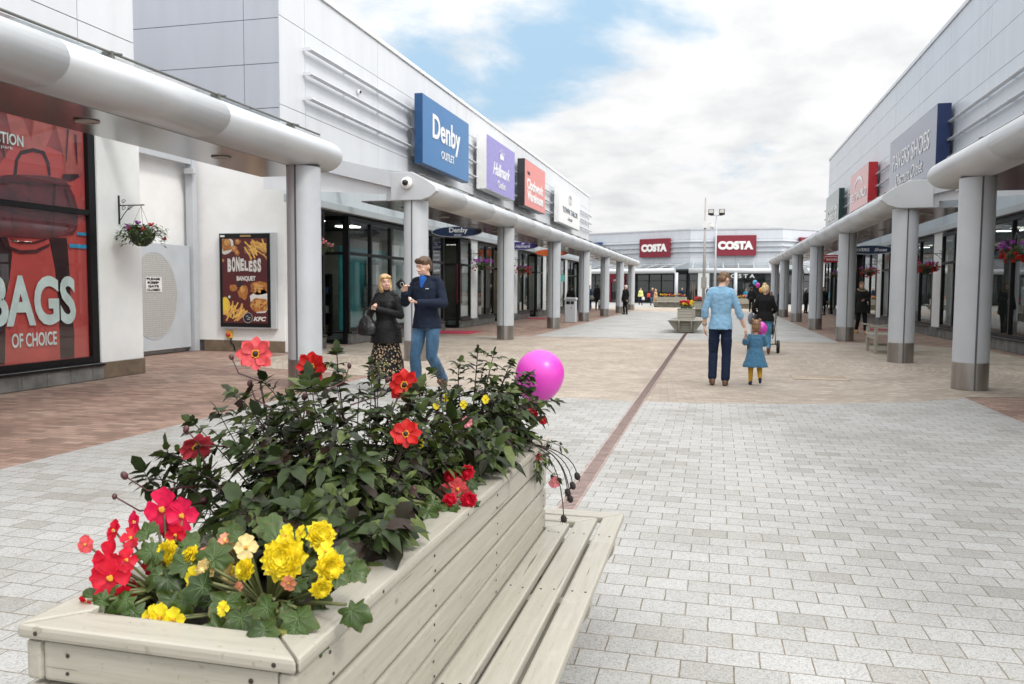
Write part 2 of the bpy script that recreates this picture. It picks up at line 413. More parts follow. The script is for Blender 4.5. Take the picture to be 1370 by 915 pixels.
sq = N(nt, 'ShaderNodeMath', operation='POWER'); L(nt, sm.outputs[0], sq.inputs[0]); sq.inputs[1].default_value = 1.6      # cloud is brighter round the hidden sun
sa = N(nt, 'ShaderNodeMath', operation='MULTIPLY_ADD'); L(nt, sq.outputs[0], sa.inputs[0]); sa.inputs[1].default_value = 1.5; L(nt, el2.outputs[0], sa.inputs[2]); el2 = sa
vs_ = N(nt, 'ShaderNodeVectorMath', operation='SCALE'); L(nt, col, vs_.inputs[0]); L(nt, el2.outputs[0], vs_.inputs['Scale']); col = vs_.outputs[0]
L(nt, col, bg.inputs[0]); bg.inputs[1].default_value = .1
scn.view_settings.view_transform = 'Standard'; scn.view_settings.look = 'None'
scn.view_settings.exposure = 0.52; scn.view_settings.gamma = 1
scn.render.film_transparent = False
scn.cycles.use_denoising = True
try: scn.cycles.denoiser = 'OPENIMAGEDENOISE'
except Exception: pass
scn.cycles.max_bounces = 7; scn.cycles.transparent_max_bounces = 14; scn.cycles.glossy_bounces = 3
scn.cycles.caustics_reflective = False; scn.cycles.caustics_refractive = False
scn.cycles.use_adaptive_sampling = True; scn.cycles.adaptive_threshold = .015

# ------------------------------------------------------------------ ground
def sheet(name, poly, z, mat):
    o = MB().add([(x, y, z) for x, y in poly], [tuple(range(len(poly)))]).build(name, mat)
    return tag(o, kind='structure')
sheet('ground', [(-500,-300),(500,-300),(500,800),(-500,800)], -.012, pm('asphalt', (.05,.05,.052), .9, 0, .2, 3))
brick_red = brick_mat('red_brown_pavers', (.245,.175,.135), (.40,.30,.235), (.12,.09,.07), None, ((.19,.115,.09), (.36,.215,.17)))
brick_tan = brick_mat('tan_pavers', (.33,.275,.222), (.435,.375,.312), (.21,.175,.135), (-1.05, 17.6))
grey = paver_mat()
sheet('brick_paving', [(-40,-15),(40,-15),(40,130),(-40,130)], -.006, brick_red)
CX0, CY0 = -1.05, 17.6
tan_poly = [(-9.0, 13.4), (-5.46, 12.3)] + [(CX0 + 7.05*math.sin(R(a)), CY0 - 7.05*math.cos(R(a))) for a in range(-38, 39, 4)] + [(3.35, 12.25), (6.6, 13.2), (6.6, 22.5), (5.0, 24.4), (-6.8, 24.4), (-9.0, 22.5)]
sheet('tan_paving', tan_poly, -.001, brick_tan)
g1 = [(-5.46,-15),(3.35,-15),(3.35,12.25)] + [(CX0 + 7.05*math.sin(R(a)), CY0 - 7.05*math.cos(R(a))) for a in range(38, -39, -4)] + [(-5.46,12.3)]
sheet('grey_paving', g1, .003, grey)
sheet('grey_paving', [(-5.45,24.3),(3.4,24.1),(3.5,55),(-5.5,55)], .003, grey)
sheet('tan_paving', [(-5.5,55.0),(3.5,55.0),(9,68),(-12,68)], .001, brick_mat('tan_pavers_far', (.37,.31,.25), (.48,.415,.345), (.24,.20,.155)))
sheet('grey_paving', [(-26,68),(22,68),(22,110),(-26,110)], .003, grey)
# drain channel down the middle of the street
d = thing('drain_channel', 'long narrow red-brown slotted drain running up the middle of the grey paving', 'drain', (-.925, 0, 0))
mb = MB()
for k in range(0, 130):
    y = -2 + k*.25
    mb.box(-.062, y, .004, .062, y+.246, .009)
mb.build('grating', M_['drain'], d, bevel=.002, seg=1)
mb = MB()
for k in range(0, 900):
    y = -2 + k*.036
    if y > 30: break
    mb.box(-.048, y+.006, .0092, .048, y+.018, .0105)
mb.build('slots', pm('drain_slot', (.12,.085,.075), .9), d)
cov = thing('manhole_cover', 'rectangular recessed inspection cover in the tan paving right of the small girl', 'drain cover', (1.72, 14.3, 0))
MB().box(-.42,-.33,.0,.42,.33,.004).build('cover', brick_mat('cover_pavers', (.36,.28,.21), (.47,.38,.30), (.2,.15,.11)), cov)
mb = MB(); mb.box(-.44,-.35,.0,.44,-.33,.006); mb.box(-.44,.33,.0,.44,.35,.006); mb.box(-.44,-.33,.0,-.42,.33,.006); mb.box(.42,-.33,.0,.44,.33,.006)
mb.build('frame', pm('cover_frame', (.30,.26,.22), .5, .4), cov)

# ------------------------------------------------------------------ text
def text_into(mb, s, org, rt, up, w, h, depth=.01, bold=0, shear=0, mi=0, anchor='c', space=1):
    """adds lettering fitted to w x h (h None keeps proportions) with its middle at org"""
    cu = bpy.data.curves.new('t', 'FONT'); cu.body = s; cu.size = 1; cu.extrude = 0; cu.offset = bold; cu.shear = shear
    cu.align_x = 'CENTER'; cu.space_line = .95; cu.space_character = space; cu.resolution_u = 4
    o = bpy.data.objects.new('t', cu); COL.objects.link(o)
    dg = bpy.context.evaluated_depsgraph_get()
    me = bpy.data.meshes.new_from_object(o.evaluated_get(dg))
    bpy.data.objects.remove(o); bpy.data.curves.remove(cu)
    vs = [v.co.copy() for v in me.vertices]; fs = [tuple(p.vertices) for p in me.polygons]
    bpy.data.meshes.remove(me)
    x0 = min(v.x for v in vs); x1 = max(v.x for v in vs); y0 = min(v.y for v in vs); y1 = max(v.y for v in vs)
    sx = w/(x1-x0); sy = sx if h is None else h/(y1-y0)
    org, rt, up = Vector(org), Vector(rt).normalized(), Vector(up).normalized(); nn = rt.cross(up)
    P = [org + rt*((v.x-(x0+x1)/2)*sx) + up*((v.y-(y0+y1)/2)*sy) + nn*depth for v in vs]
    mb.add(P, fs, mi)
    if depth > .004:   # side walls along the boundary edges
        from collections import Counter
        ec = Counter()
        for f in fs:
            for i in range(len(f)):
                a, b = f[i], f[(i+1) % len(f)]; ec[(a, b)] += 1
        bd = [e for e in ec if (e[1], e[0]) not in ec]
        o = len(mb.v)
        mp_ = {}
        for a, b in bd:
            for q in (a, b):
                if q not in mp_:
                    mp_[q] = (len(mb.v), len(mb.v)+1); mb.v.append(tuple(P[q])); mb.v.append(tuple(P[q] - nn*depth))
            mb.f.append([mp_[a][0], mp_[a][1], mp_[b][1], mp_[b][0]]); mb.mi.append(mi); mb.sm.append(False)
    return mb
FL = dict(rt=(0,1,0), up=(0,0,1))      # on walls facing +X
FR = dict(rt=(0,-1,0), up=(0,0,1))     # on walls facing -X
FF = dict(rt=(1,0,0), up=(0,0,1))      # on walls facing the camera
def poly_on(mb, pts, org, rt, up, off, mi=0, th=0):
    org, rt, up = Vector(org), Vector(rt).normalized(), Vector(up).normalized(); nn = rt.cross(up)
    P = [org + rt*a + up*b + nn*off for a, b in pts]
    ar = sum(pts[i][0]*pts[(i+1) % len(pts)][1] - pts[(i+1) % len(pts)][0]*pts[i][1] for i in range(len(pts)))
    if ar < 0: P = P[::-1]
    mb.add(P, [tuple(range(len(P)))], mi)
def tri_poly(mb, pts, org, rt, up, off, mi=0):
    """concave-safe filled outline"""
    from mathutils.geometry import tessellate_polygon
    org, rt, up = Vector(org), Vector(rt).normalized(), Vector(up).normalized(); nn = rt.cross(up)
    tr = tessellate_polygon([[Vector((a, b, 0)) for a, b in pts]])
    P = [org + rt*a + up*b + nn*off for a, b in pts]
    F = []
    for t in tr:
        a, b, c = (Vector((pts[i][0], pts[i][1], 0)) for i in t)
        F.append(t if (b-a).cross(c-a).z > 0 else t[::-1])
    mb.add(P, F, mi)
def ellipse(cx, cy, rx, ry, n=24, a0=0, a1=360):
    return [(cx + rx*math.cos(R(a0+(a1-a0)*i/n)), cy + ry*math.sin(R(a0+(a1-a0)*i/n))) for i in range(n + (0 if a1-a0 == 360 else 1))]
def arc_strip(mb, cx, cy, rx, ry, wd, a0, a1, org, rt, up, off, mi=0, n=16):
    for i in range(n):
        q = []
        for a, k in ((i, 0), (i+1, 0), (i+1, 1), (i, 1)):
            t = R(a0+(a1-a0)*a/n); q.append((cx + (rx-wd*k)*math.cos(t), cy + (ry-wd*k)*math.sin(t)))
        poly_on(mb, q, org, rt, up, off, mi)
# ------------------------------------------------------------------ buildings
def clad_panels(mb, axis, pos, s, a_j, z_j, gap=.014, th=.03, mi=0):
    """rows of metal panels on a wall: axis 'x' = wall at x=pos facing s along x, a_j = joints along the wall"""
    for i in range(len(a_j)-1):
        for k in range(len(z_j)-1):
            a0, a1, z0, z1 = a_j[i]+gap/2, a_j[i+1]-gap/2, z_j[k]+gap/2, z_j[k+1]-gap/2
            if axis == 'x': mb.box(pos-s*th, a0, z0, pos, a1, z1, mi)
            else: mb.box(a0, pos-s*th, z0, a1, pos, z1, mi)
FIN = [(.05,.028), (.10,.036), (.15,.028), (.175,0), (.15,-.024), (.10,-.028), (.05,-.024)]
def fins(parent, X, s, y0, y1, zs, skip=()):
    for z in zs:
        mb = MB(); y = y0
        while y < y1-.1:
            e = min(y+4.2, y1)
            mb.prism([(X+s*(.03+u), z+v) for u, v in FIN], 'y', y+.02, e-.02)
            mb.box(X, y-.004, z-.035, X+s*.20, y+.017, z+.04); mb.box(X, y+2.08, z-.02, X+s*.09, y+2.12, z+.02)
            y = e
        mb.build('louvre_fin', M_['clad'], parent)

def shop_bay(parent, X, s, y0, y1, style, zt=3.3, door=None, zp=.30, where=''):
    """glazed shopfront between two piers. X wall line, s outward"""
    gl = X + s*.16; fr = MB(); g = MB(); pl = MB()
    d0, d1 = door if door else (y0 + (y1-y0)*.42, y0 + (y1-y0)*.42 + 1.9)
    rec = X - s*1.0
    # plinths
    for a, b in ((y0, d0), (d1, y1)):
        if b-a < .2: continue
        n = max(1, int((b-a)/.44)); st = (b-a)/n
        for i in range(n):
            pl.box(X-s*.3, a+i*st+.004, 0, X+s*.26, a+(i+1)*st-.004, zp-.03)
        pl.box(X-s*.3, a, zp-.03, X+s*.29, b, zp+.02, 1)
        pl.build('plinth', [M_['block'], M_['black']], parent, bevel=.006, seg=1); pl = MB()
    def frame(a, b, x, z0, axis='y', splits=1, tr=2.35):
        w_ = .045
        def bar(p0, p1, q0, q1):
            if axis == 'y': fr.box(x-s*.05, p0, q0, x+s*.05, p1, q1)
            else: fr.box(p0, x-.05, q0, p1, x+.05, q1)
        n = splits; st = (b-a)/n
        for i in range(n+1):
            c = a + st*i; bar(c-w_, c+w_, z0, zt)
        for i in range(n):
            l, r = a+st*i+w_, a+st*(i+1)-w_
            bar(l, r, z0, z0+.09); bar(l, r, zt-.10, zt); bar(l, r, tr-.04, tr+.04)
            for q0, q1 in ((z0+.09, tr-.04), (tr+.04, zt-.10)):
                if axis == 'y': g.add([(x, l, q0), (x, r, q0), (x, r, q1), (x, l, q1)], [(0,1,2,3)])
                else: g.add([(l, x, q0), (r, x, q0), (r, x, q1), (l, x, q1)], [(0,1,2,3)])
    if d0-y0 > .3: frame(y0, d0, gl, zp+.02, 'y', max(1, round((d0-y0)/1.5)))
    if y1-d1 > .3: frame(d1, y1, gl, zp+.02, 'y', max(1, round((y1-d1)/1.5)))
    # return sides of the recess
    a, b = sorted((rec, gl - s*.05))
    for yy in (d0+.05, d1-.05):
        frame(a, b, yy, .02, 'x', 1)
    frame(d0+.1, d1-.1, rec, .02, 'y', 2)
    # door handles
    fr.box(rec+s*.06, (d0+d1)/2-.10, .9, rec+s*.09, (d0+d1)/2-.07, 1.35); fr.box(rec+s*.06, (d0+d1)/2+.07, .9, rec+s*.09, (d0+d1)/2+.10, 1.35)
    fr.build('window_frame', M_['black'], parent)
    g.build('window_glass', M_['glass'], parent)
    # the room behind
    bk = X - s*4.2
    wallm = style['wall']; mb = MB()
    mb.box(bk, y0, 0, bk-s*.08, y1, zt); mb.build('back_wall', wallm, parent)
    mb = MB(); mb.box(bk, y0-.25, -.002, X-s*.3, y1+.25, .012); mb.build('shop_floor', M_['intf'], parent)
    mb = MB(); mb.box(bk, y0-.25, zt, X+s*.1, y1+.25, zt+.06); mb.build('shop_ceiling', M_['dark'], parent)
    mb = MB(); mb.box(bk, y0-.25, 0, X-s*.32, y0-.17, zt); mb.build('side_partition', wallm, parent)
    # shelving with goods, one mesh per shelf unit
    r = random.Random(int(abs(y0)*10) + (3 if s > 0 else 11))
    for q in range(style.get('shelves', 3)):
        cx = X - s*(1.5 + r.random()*1.9); cy = y0 + (y1-y0)*(q+.5)/style.get('shelves', 3)
        sh = MB()
        h = .9 + r.random()*1.1
        for k in range(4):
            z = .1 + (h-.1)*k/3
            sh.box(cx-.22, cy-.55, z, cx+.22, cy+.55, z+.03, 0)
            if k < 3:
                for j in range(5):
                    hh = .1 + r.random()*.16; yy = cy-.5 + j*.2
                    sh.box(cx-.15, yy+.02, z+.03, cx+.15, yy+.16, z+.03+hh, 1 + r.randrange(3))
        sh.box(cx-.23, cy-.58, 0, cx+.23, cy-.55, h+.03); sh.box(cx-.23, cy+.55, 0, cx+.23, cy+.58, h+.03)
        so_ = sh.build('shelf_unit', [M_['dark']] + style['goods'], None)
        tag(so_, ('near', 'farther' if style.get('shelves', 3) == 2 else 'middle', 'far')[q] + ' dark shelf unit of small goods inside ' + where, 'shelf', 'shelf units inside the shops')
    lt = MB()
    for q in range(3):
        yy = y0 + (y1-y0)*(q+.5)/3
        lt.box(X-s*1.0, yy-.28, zt-.03, X-s*1.56, yy+.28, zt-.002)
    lt.build('downlight', LAMP, parent)
LAMP = emis('lit_downlight', (1, .93, .84), 9)
def pmc(n, c, r=.5): return pm(n, c, r, 0, .15, 5)
goods_a = [pmc('goods_red', (.30,.05,.05)), pmc('goods_cream', (.5,.45,.36)), pmc('goods_teal', (.04,.22,.23))]
goods_b = [pmc('goods_blue', (.06,.10,.25)), pmc('goods_white', (.6,.6,.58)), pmc('goods_brown', (.18,.10,.06))]
ST_den = dict(wall=pm('greige_wall', (.30,.285,.25), .8), goods=goods_b, shelves=2)
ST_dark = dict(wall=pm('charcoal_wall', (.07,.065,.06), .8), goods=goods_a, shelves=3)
ST_tan = dict(wall=pm('sand_wall', (.45,.33,.21), .8), goods=goods_a, shelves=2)
ST_pale = dict(wall=pm('pale_wall', (.42,.44,.43), .8), goods=goods_b, shelves=3)

def piers(parent, X, s, cs, w_=1.0, zt=3.36):
    for c in cs:
        mb = MB(); mb.box(X-s*.3, c-w_/2, .30, X+s*.20, c+w_/2, zt); mb.build('pier', M_['render'], parent, bevel=.01)
        mb = MB(); n = 2
        for i in range(n): mb.box(X-s*.3, c-w_/2+i*w_/n+.004, 0, X+s*.27, c-w_/2+(i+1)*w_/n-.004, .30)
        mb.build('plinth', M_['block'], parent, bevel=.006, seg=1)

# ---- terrace of shops on the left
XL, XR = -9.4, 7.2
tl = thing('shop_building', 'long white metal-clad terrace of shops on the left with a grey gable wall', 'shop building', (XL, 38, 0))
tl.location = (0,0,0)
ZT = 8.5; Y0, Y1 = 16.3, 61.1
mb = MB(); mb.box(XL-.06, Y0+.05, 3.42, XL-16, Y1, ZT-.06); mb.build('wall', M_['joint'], tl)
yj = [Y0, 17.45] + [17.45+4.2*k for k in range(1, 11)] + [Y1]
mb = MB(); clad_panels(mb, 'x', XL, 1, yj, [3.55, 5.5, 7.42, 8.40]); mb.build('front_cladding', M_['clad'], tl)
mb = MB(); clad_panels(mb, 'y', Y0, -1, [-26,-19,-14.6,-10.27,XL-.002], [4.42, 5.42, 6.39, 7.36, 8.40]); mb.build('gable_cladding', M_['cladg'], tl)
mb = MB(); mb.box(XL-.06, Y0+.03, .0, -26, Y0+.25, 4.36); mb.build('inner_wall', M_['joint'], tl)
mb = MB(); mb.box(XL+.06, Y0, .25, -26, Y0+.02, 4.40); mb.build('side_wall', M_['render'], tl)
mb = MB(); mb.box(XL+.05, Y0-.015, 0, -11.4, Y0+.02, .25); mb.build('side_base', M_['base'], tl)
mb = MB(); mb.box(XL+.08, Y0-.01, 4.385, -26, Y0+.03, 4.425); mb.build('flashing', M_['alub'], tl)
mb = MB(); mb.box(XL+.05, Y0-.05, 8.40, XL-.25, Y1+.05, 8.52); mb.box(XL-.25, Y0-.05, 8.40, -26, Y0+.25, 8.52); mb.build('parapet_cap', M_['white'], tl, bevel=.02)
mb = MB(); mb.box(XL-.25, Y0+.1, 8.2, -26, Y1, 8.3); mb.build('roof', M_['alub'], tl)
mb = MB(); mb.box(XL+.02, Y1, 0, -26, Y1+.04, 8.4); mb.build('far_wall', M_['clad'], tl)
fins(tl, XL, 1, 17.35, Y1+.5, (5.85, 6.41, 6.97))
PL = [24.0, 30.5, 37.2, 44.0, 50.7, 57.4]
piers(tl, XL, 1, PL + [60.9], 1.0)
mb = MB(); mb.box(XL-.3, Y0+.02, 0, XL+.2, Y0+.32, 3.36); mb.build('pier', M_['render'], tl, bevel=.01)
mb = MB(); mb.box(XL-.35, Y0+.02, 3.36, XL+.30, Y1-.02, 3.54); mb.build('fascia', M_['alub'], tl, bevel=.02)
styles = [ST_den, ST_den, ST_dark, ST_tan, ST_pale, ST_dark, ST_pale]
ed = [Y0+.32] + [c for p in PL for c in (p-.5, p+.5)] + [60.4]
for i in range(7):
    a, b = ed[2*i], ed[2*i+1]
    shop_bay(tl, XL, 1, a, b, styles[i], door=(17.9, 19.3) if i == 0 else None, where='the ' + ('first', 'second', 'third', 'fourth', 'fifth', 'sixth', 'seventh')[i] + ' shop of the left terrace')
# teal graphic in the first window and display blocks behind it
mb = MB(); XG = XL+.165
mb.add([(XG,16.75,.42),(XG,17.8,.42),(XG,17.8,1.5),(XG,16.75,1.5)], [(0,1,2,3)], 0)
for r0 in (.95, .65): arc_strip(mb, 16.76, .42, r0*1.0, r0, .055, 0, 88, (XG+.004,0,0), (0,1,0), (0,0,1), 0, 1)
o = mb.build('window_graphic', [pm('teal_print', (.02,.30,.31), .4), M_['white']])
tag(o, 'teal film with white curved lines on the first window behind the silver column', 'window film')
def block(name, label, x0, y0, z0, x1, y1, z1, m):
    o = MB().box(x0, y0, z0, x1, y1, z1).build(name, m, bevel=.008); return tag(o, label, 'display block')
teal = pm('teal_panel', (.025,.25,.26), .6); pgrey = pm('grey_block', (.36,.38,.36), .7); dgrey = pm('dark_block', (.16,.165,.16), .7)
block('display_screen', 'tall teal backing panel inside the first shop window', -9.95, 20.2, .1, -9.9, 23.4, 2.6, teal)
block('display_block', 'pale grey tall block in front of the teal panel in the shop window', -9.80, 21.7, 1.55, -9.5, 22.6, 2.3, pgrey)
block('display_block', 'dark grey middle block of the stack in the shop window', -9.80, 21.5, .95, -9.5, 22.15, 1.5, dgrey)
block('display_block', 'lowest pale grey block of the stack in the shop window', -9.80, 21.6, .02, -9.5, 22.9, .93, pgrey)
block('display_block', 'white open cube frame beside the dark block in the shop window', -9.78, 22.2, .95, -9.5, 22.8, 1.55, pm('white_block', (.6,.63,.6), .7))

# window posters
def win_sign(name, label, X, s, y0, y1, z0, z1, col, lines, tcol):
    t = thing(name, label, 'window sign', (X, (y0+y1)/2, z0)); t.location = (0,0,0)
    mb = MB(); poly_on(mb, [(y0*s, z0), (y1*s, z0), (y1*s, z1), (y0*s, z1)], (X,0,0), (0,s,0), (0,0,1), 0)
    mb.build('sheet', pm(name+'_sheet', col, .5), t)
    if not lines: return t
    mb = MB()
    for txt, zc, w_, h_ in lines: text_into(mb, txt, (X+s*.004, (y0+y1)/2, zc), (0,s,0), (0,0,1), w_, h_, .001, .01)
    mb.build('lettering', pm(name+'_ink', tcol, .5), t); return t
win_sign('sale_banner', 'tall dark red SALE banner with white letters hanging in the second shop window', XL+.12, 1, 28.55, 29.2, .9, 2.35, (.30,.02,.05), [('S',2.1,.3,.28),('A',1.75,.3,.28),('L',1.4,.3,.28),('E',1.08,.3,.26)], (.8,.8,.78))
win_sign('door_sign', 'pale door sign with a small navy plate and grey word on the second shop', XL-.9, 1, 27.1, 28.3, 1.45, 2.2, (.62,.63,.62), [('Gateway',1.62,.85,.16)], (.25,.27,.3))
mb = MB(); poly_on(mb, [(27.35,1.88),(27.95,1.88),(27.95,2.1),(27.35,2.1)], (XL-.9+.003,0,0), (0,1,0), (0,0,1), 0)
o = mb.build('door_plate', pm('navy_plate', (.02,.05,.14), .4)); tag(o, 'small navy name plate on the pale door sign of the second shop', 'name plate')
for yy, lab in ((34.5, 'white paper notice on the dark door behind the pink-flowered basket'), (41.1, 'white and red paper notice on the door of the tan shop')):
    mb = MB(); poly_on(mb, [(yy,1.25),(yy+.5,1.25),(yy+.5,1.75),(yy,1.75)], (XL+.12 if yy < 40 else XL-.9,0,0), (0,1,0), (0,0,1), 0)
    o = mb.build('paper_notice', M_['white']); tag(o, lab, 'notice')
mb = MB(); mb.box(XL+.215, 45.2, 1.95, XL+.225, 50.0, 2.35); o = mb.build('window_band', pm('turquoise_print', (.05,.42,.38), .4)); tag(o, 'turquoise sale band across the windows behind the litter bin', 'window film')

# ---- terrace on the right
tr = thing('shop_building', 'tall pale grey metal-clad terrace of shops on the right with a high parapet', 'shop building')
ZR = 10.25; A0, A1 = 6.0, 58.0
mb = MB(); mb.box(XR+.06, A0+.05, 3.42, XR+16, A1-.05, ZR-.06); mb.build('wall', M_['joint'], tr)
aj = [A0] + [8.9+4.07*k for k in range(0, 12)] + [A1]
mb = MB(); clad_panels(mb, 'x', XR, -1, aj, [3.55, 5.4, 7.35, 8.35, 9.3, 10.12]); mb.build('front_cladding', M_['cladr'], tr)
mb = MB(); clad_panels(mb, 'y', A1, 1, [XR, XR+4, XR+8, XR+16], [.1, 3.5, 5.4, 7.4, 8.4, 10.12]); mb.build('far_cladding', M_['cladr'], tr)
mb = MB(); mb.box(XR-.05, A0, 10.12, XR+.25, A1+.05, 10.27); mb.build('parapet_cap', M_['clad'], tr, bevel=.02)
fins(tr, XR, -1, A0+.2, A1+.4, (5.68, 6.24, 6.81))
PR = [10.6, 20.0, 29.0, 38.6, 48.2]
piers(tr, XR, -1, PR + [57.6], 1.1)
mb = MB(); mb.box(XR+.35, A0+.02, 3.36, XR-.30, A1-.02, 3.54); mb.build('fascia', M_['alub'], tr, bevel=.02)
ed = [A0] + [c for p in PR for c in (p-.55, p+.55)] + [57.05]
stR = [ST_pale, ST_dark, ST_pale, ST_dark, ST_pale, ST_dark]
for i in range(6):
    a, b = ed[2*i], ed[2*i+1]
    shop_bay(tr, XR, -1, a, b, stR[i], where='the ' + ('first', 'second', 'third', 'fourth', 'fifth', 'sixth')[i] + ' shop of the right terrace')
t = thing('fire_extinguisher', 'dark red fire extinguisher standing inside the nearest right shop window', 'extinguisher', (8.1, 20.9, .012))
MB().lathe([(0,0),(.08,0),(.085,.03),(.085,.42),(.06,.5),(.03,.52),(0,.52)], (0,0,.33), 16).build('cylinder', pm('extinguisher_red', (.32,.015,.02), .35), t)
mb = MB(); mb.box(-.02,-.06,.85,.02,.06,.9); mb.tube([(0,-.05,.87),(0,-.12,.8),(0,-.13,.6)], .012, 6); mb.build('valve', M_['black'], t)
MB().box(-.12,-.12,0,.12,.12,.33).build('stand', M_['dark'], t, bevel=.01)
win_sign('window_notice', 'white paper notice on the dark shop door behind the red-flowered basket', XR+.9, -1, 24.3, 24.8, 1.1, 1.6, (.7,.7,.7), [], (.2,.2,.2))
win_sign('window_poster', 'narrow dull yellow poster in the right shop window beside the bench', XR-.12, -1, 26.7, 27.5, 1.2, 2.2, (.30,.27,.05), [], (.55,.5,.05))

# ---- near shop on the left
tn = thing('shop_building', 'near white shop with a big red window poster at the left edge of the picture', 'shop building')
N1 = 11.68
mb = MB(); mb.box(XL-.06, -8, 4.1, -24, N1-.05, 9.3); mb.build('wall', M_['joint'], tn)
mb = MB(); clad_panels(mb, 'x', XL, 1, [-8, -2, 2.3, 6.4, 10.46, N1], [4.25, 5.46, 6.9, 8.3, 9.3]); mb.build('front_cladding', M_['clad'], tn)
mb = MB(); clad_panels(mb, 'y', N1, 1, [-24,-18,-13.5,XL-.002], [.1, 4.25, 5.46, 6.9, 8.3, 9.3]); mb.build('end_cladding', M_['clad'], tn)
mb = MB(); mb.box(XL-.6, 10.74, .25, XL+.03, N1+.03, 4.25); mb.build('pier', M_['render'], tn, bevel=.012)
mb = MB(); mb.box(XL-.6, 10.72, 0, XL+.05, N1+.04, .25); mb.build('pier_base', M_['base'], tn, bevel=.006)
mb = MB(); mb.box(XL-.4, -8, 4.02, XL+.02, 10.74, 4.25); mb.build('lintel', M_['alu'], tn)
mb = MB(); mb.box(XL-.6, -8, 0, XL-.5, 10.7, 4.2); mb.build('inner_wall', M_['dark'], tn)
mb = MB()
k = -8.0
while k < 10.7:
    mb.box(XL-.4, k+.004, 0, XL+.09, min(k+.44, 10.72)-.004, .21); k += .44
mb.box(XL-.4, -8, .21, XL+.12, 10.72, .26, 1)
mb.build('plinth', [M_['block'], M_['black']], tn, bevel=.006, seg=1)
mb = MB()
for y in (4.4, 6.5, 10.67): mb.box(XL-.1, y-.07, .26, XL+.0, y+.07, 4.02)
for z0, z1 in ((.26,.36),(2.55,2.63),(3.93,4.02)):
    mb.box(XL-.095, -8, z0, XL-.005, 10.6, z1)
mb.build('window_frame', M_['black'], tn)
mb = MB(); mb.add([(XL-.048,-8,.36),(XL-.048,10.6,.36),(XL-.048,10.6,3.93),(XL-.048,-8,3.93)], [(0,1,2,3)]); mb.build('window_glass', glass_mat('poster_glass', (.93,.93,.93), .02), tn)
# the poster
LEGL=[(8.932,2.099),(9.152,2.136),(9.227,1.892),(9.169,1.53),(9.049,1.17),(9.08,.899),(9.045,.37),(8.857,.37)]
LEGR=[(9.874,2.158),(10.214,2.18),(10.241,1.739),(10.257,1.147),(10.306,.746),(10.291,.37),(10.017,.37),(10.018,1.151),(9.966,1.732)]
BAG=[(8.965,2.912),(9.149,2.968),(9.392,3.01),(9.85,3.054),(10.216,3.046),(10.367,2.83),(10.443,2.616),(10.413,2.341),(10.325,2.236),(9.874,2.149),(9.356,2.126),(8.933,2.121)]
STRAP=[(9.035,2.106),(9.108,1.968),(9.348,1.907),(9.63,1.928),(9.87,2.039),(9.871,2.077),(9.62,1.975),(9.349,1.952),(9.136,2.014),(9.077,2.109)]
STRAP2=[(9.193,2.107),(9.354,2.076),(9.579,2.084),(9.814,2.145),(9.813,2.122),(9.578,2.056),(9.353,2.048),(9.192,2.08)]
SKIRT=[(8.7,3.9),(9.315,3.9),(10.062,3.9),(10.569,3.9),(10.556,3.175),(10.312,3.068),(10.168,3.435),(9.927,3.49),(9.406,3.356),(8.9,2.9),(8.7,2.9)]
GAPP=[(9.0,3.0),(9.35,3.06),(9.9,3.08),(9.95,3.4),(9.62,3.52),(9.3,3.42)]
COATR=[(10.032,3.887),(10.569,3.871),(10.555,3.15),(10.248,3.06),(10.17,3.483)]
ARM1=[(9.18,3.9),(9.426,3.9),(9.608,3.527),(9.645,3.442),(9.60,3.36),(9.546,3.37),(9.52,3.33),(9.47,3.36),(9.44,3.32),(9.408,3.36),(9.293,3.516),(9.245,3.64)]
ARM2=[(9.68,3.9),(10.002,3.9),(9.982,3.688),(9.867,3.479),(9.82,3.36),(9.774,3.371),(9.74,3.33),(9.70,3.37),(9.66,3.36),(9.609,3.55)]
HANDLE=[(9.282,2.977),(9.319,3.207),(9.405,3.333),(9.632,3.416),(9.834,3.404),(9.917,3.252),(9.94,3.067),(9.892,3.06),(9.857,3.243),(9.791,3.35),(9.63,3.361),(9.431,3.292),(9.367,3.192),(9.337,2.985)]
HEM=[(10.156,3.12),(10.464,3.163),(10.475,3.125),(10.31,3.039),(10.142,3.065)]
po = thing('window_poster', 'tall red window poster of a handbag and legs lettered BAGS OF CHOICE', 'poster')
def inkm(n, c, v=.25, sc=3.): return pm(n, c, .45, 0, v, sc)
cols = [inkm('poster_red', (.50,.070,.062), .10), inkm('poster_maroon', (.105,.012,.016), .45, 5), inkm('poster_leg', (.030,.008,.011), .35, 2), inkm('poster_skin', (.42,.10,.085), .25, 4), inkm('poster_coat', (.24,.042,.042), .35, 3), inkm('poster_blue', (.03,.30,.52), .1), inkm('poster_fold', (.05,.009,.012), .5, 8)]
mb = MB(); O = (XL-.075, 0, 0)
poly_on(mb, [(6.6,.36),(10.6,.36),(10.6,3.93),(6.6,3.93)], O, **FL, off=0, mi=0)
k = .0015
for q, (pl_, mi) in enumerate([(LEGL,2),(LEGR,2),(SKIRT,4),(GAPP,0),(COATR,3),(ARM1,3),(ARM2,3),(HANDLE,2),(BAG,1),(STRAP,6),(STRAP2,6),(HEM,2)]):
    tri_poly(mb, pl_, O, **FL, off=k*(q+1), mi=mi)
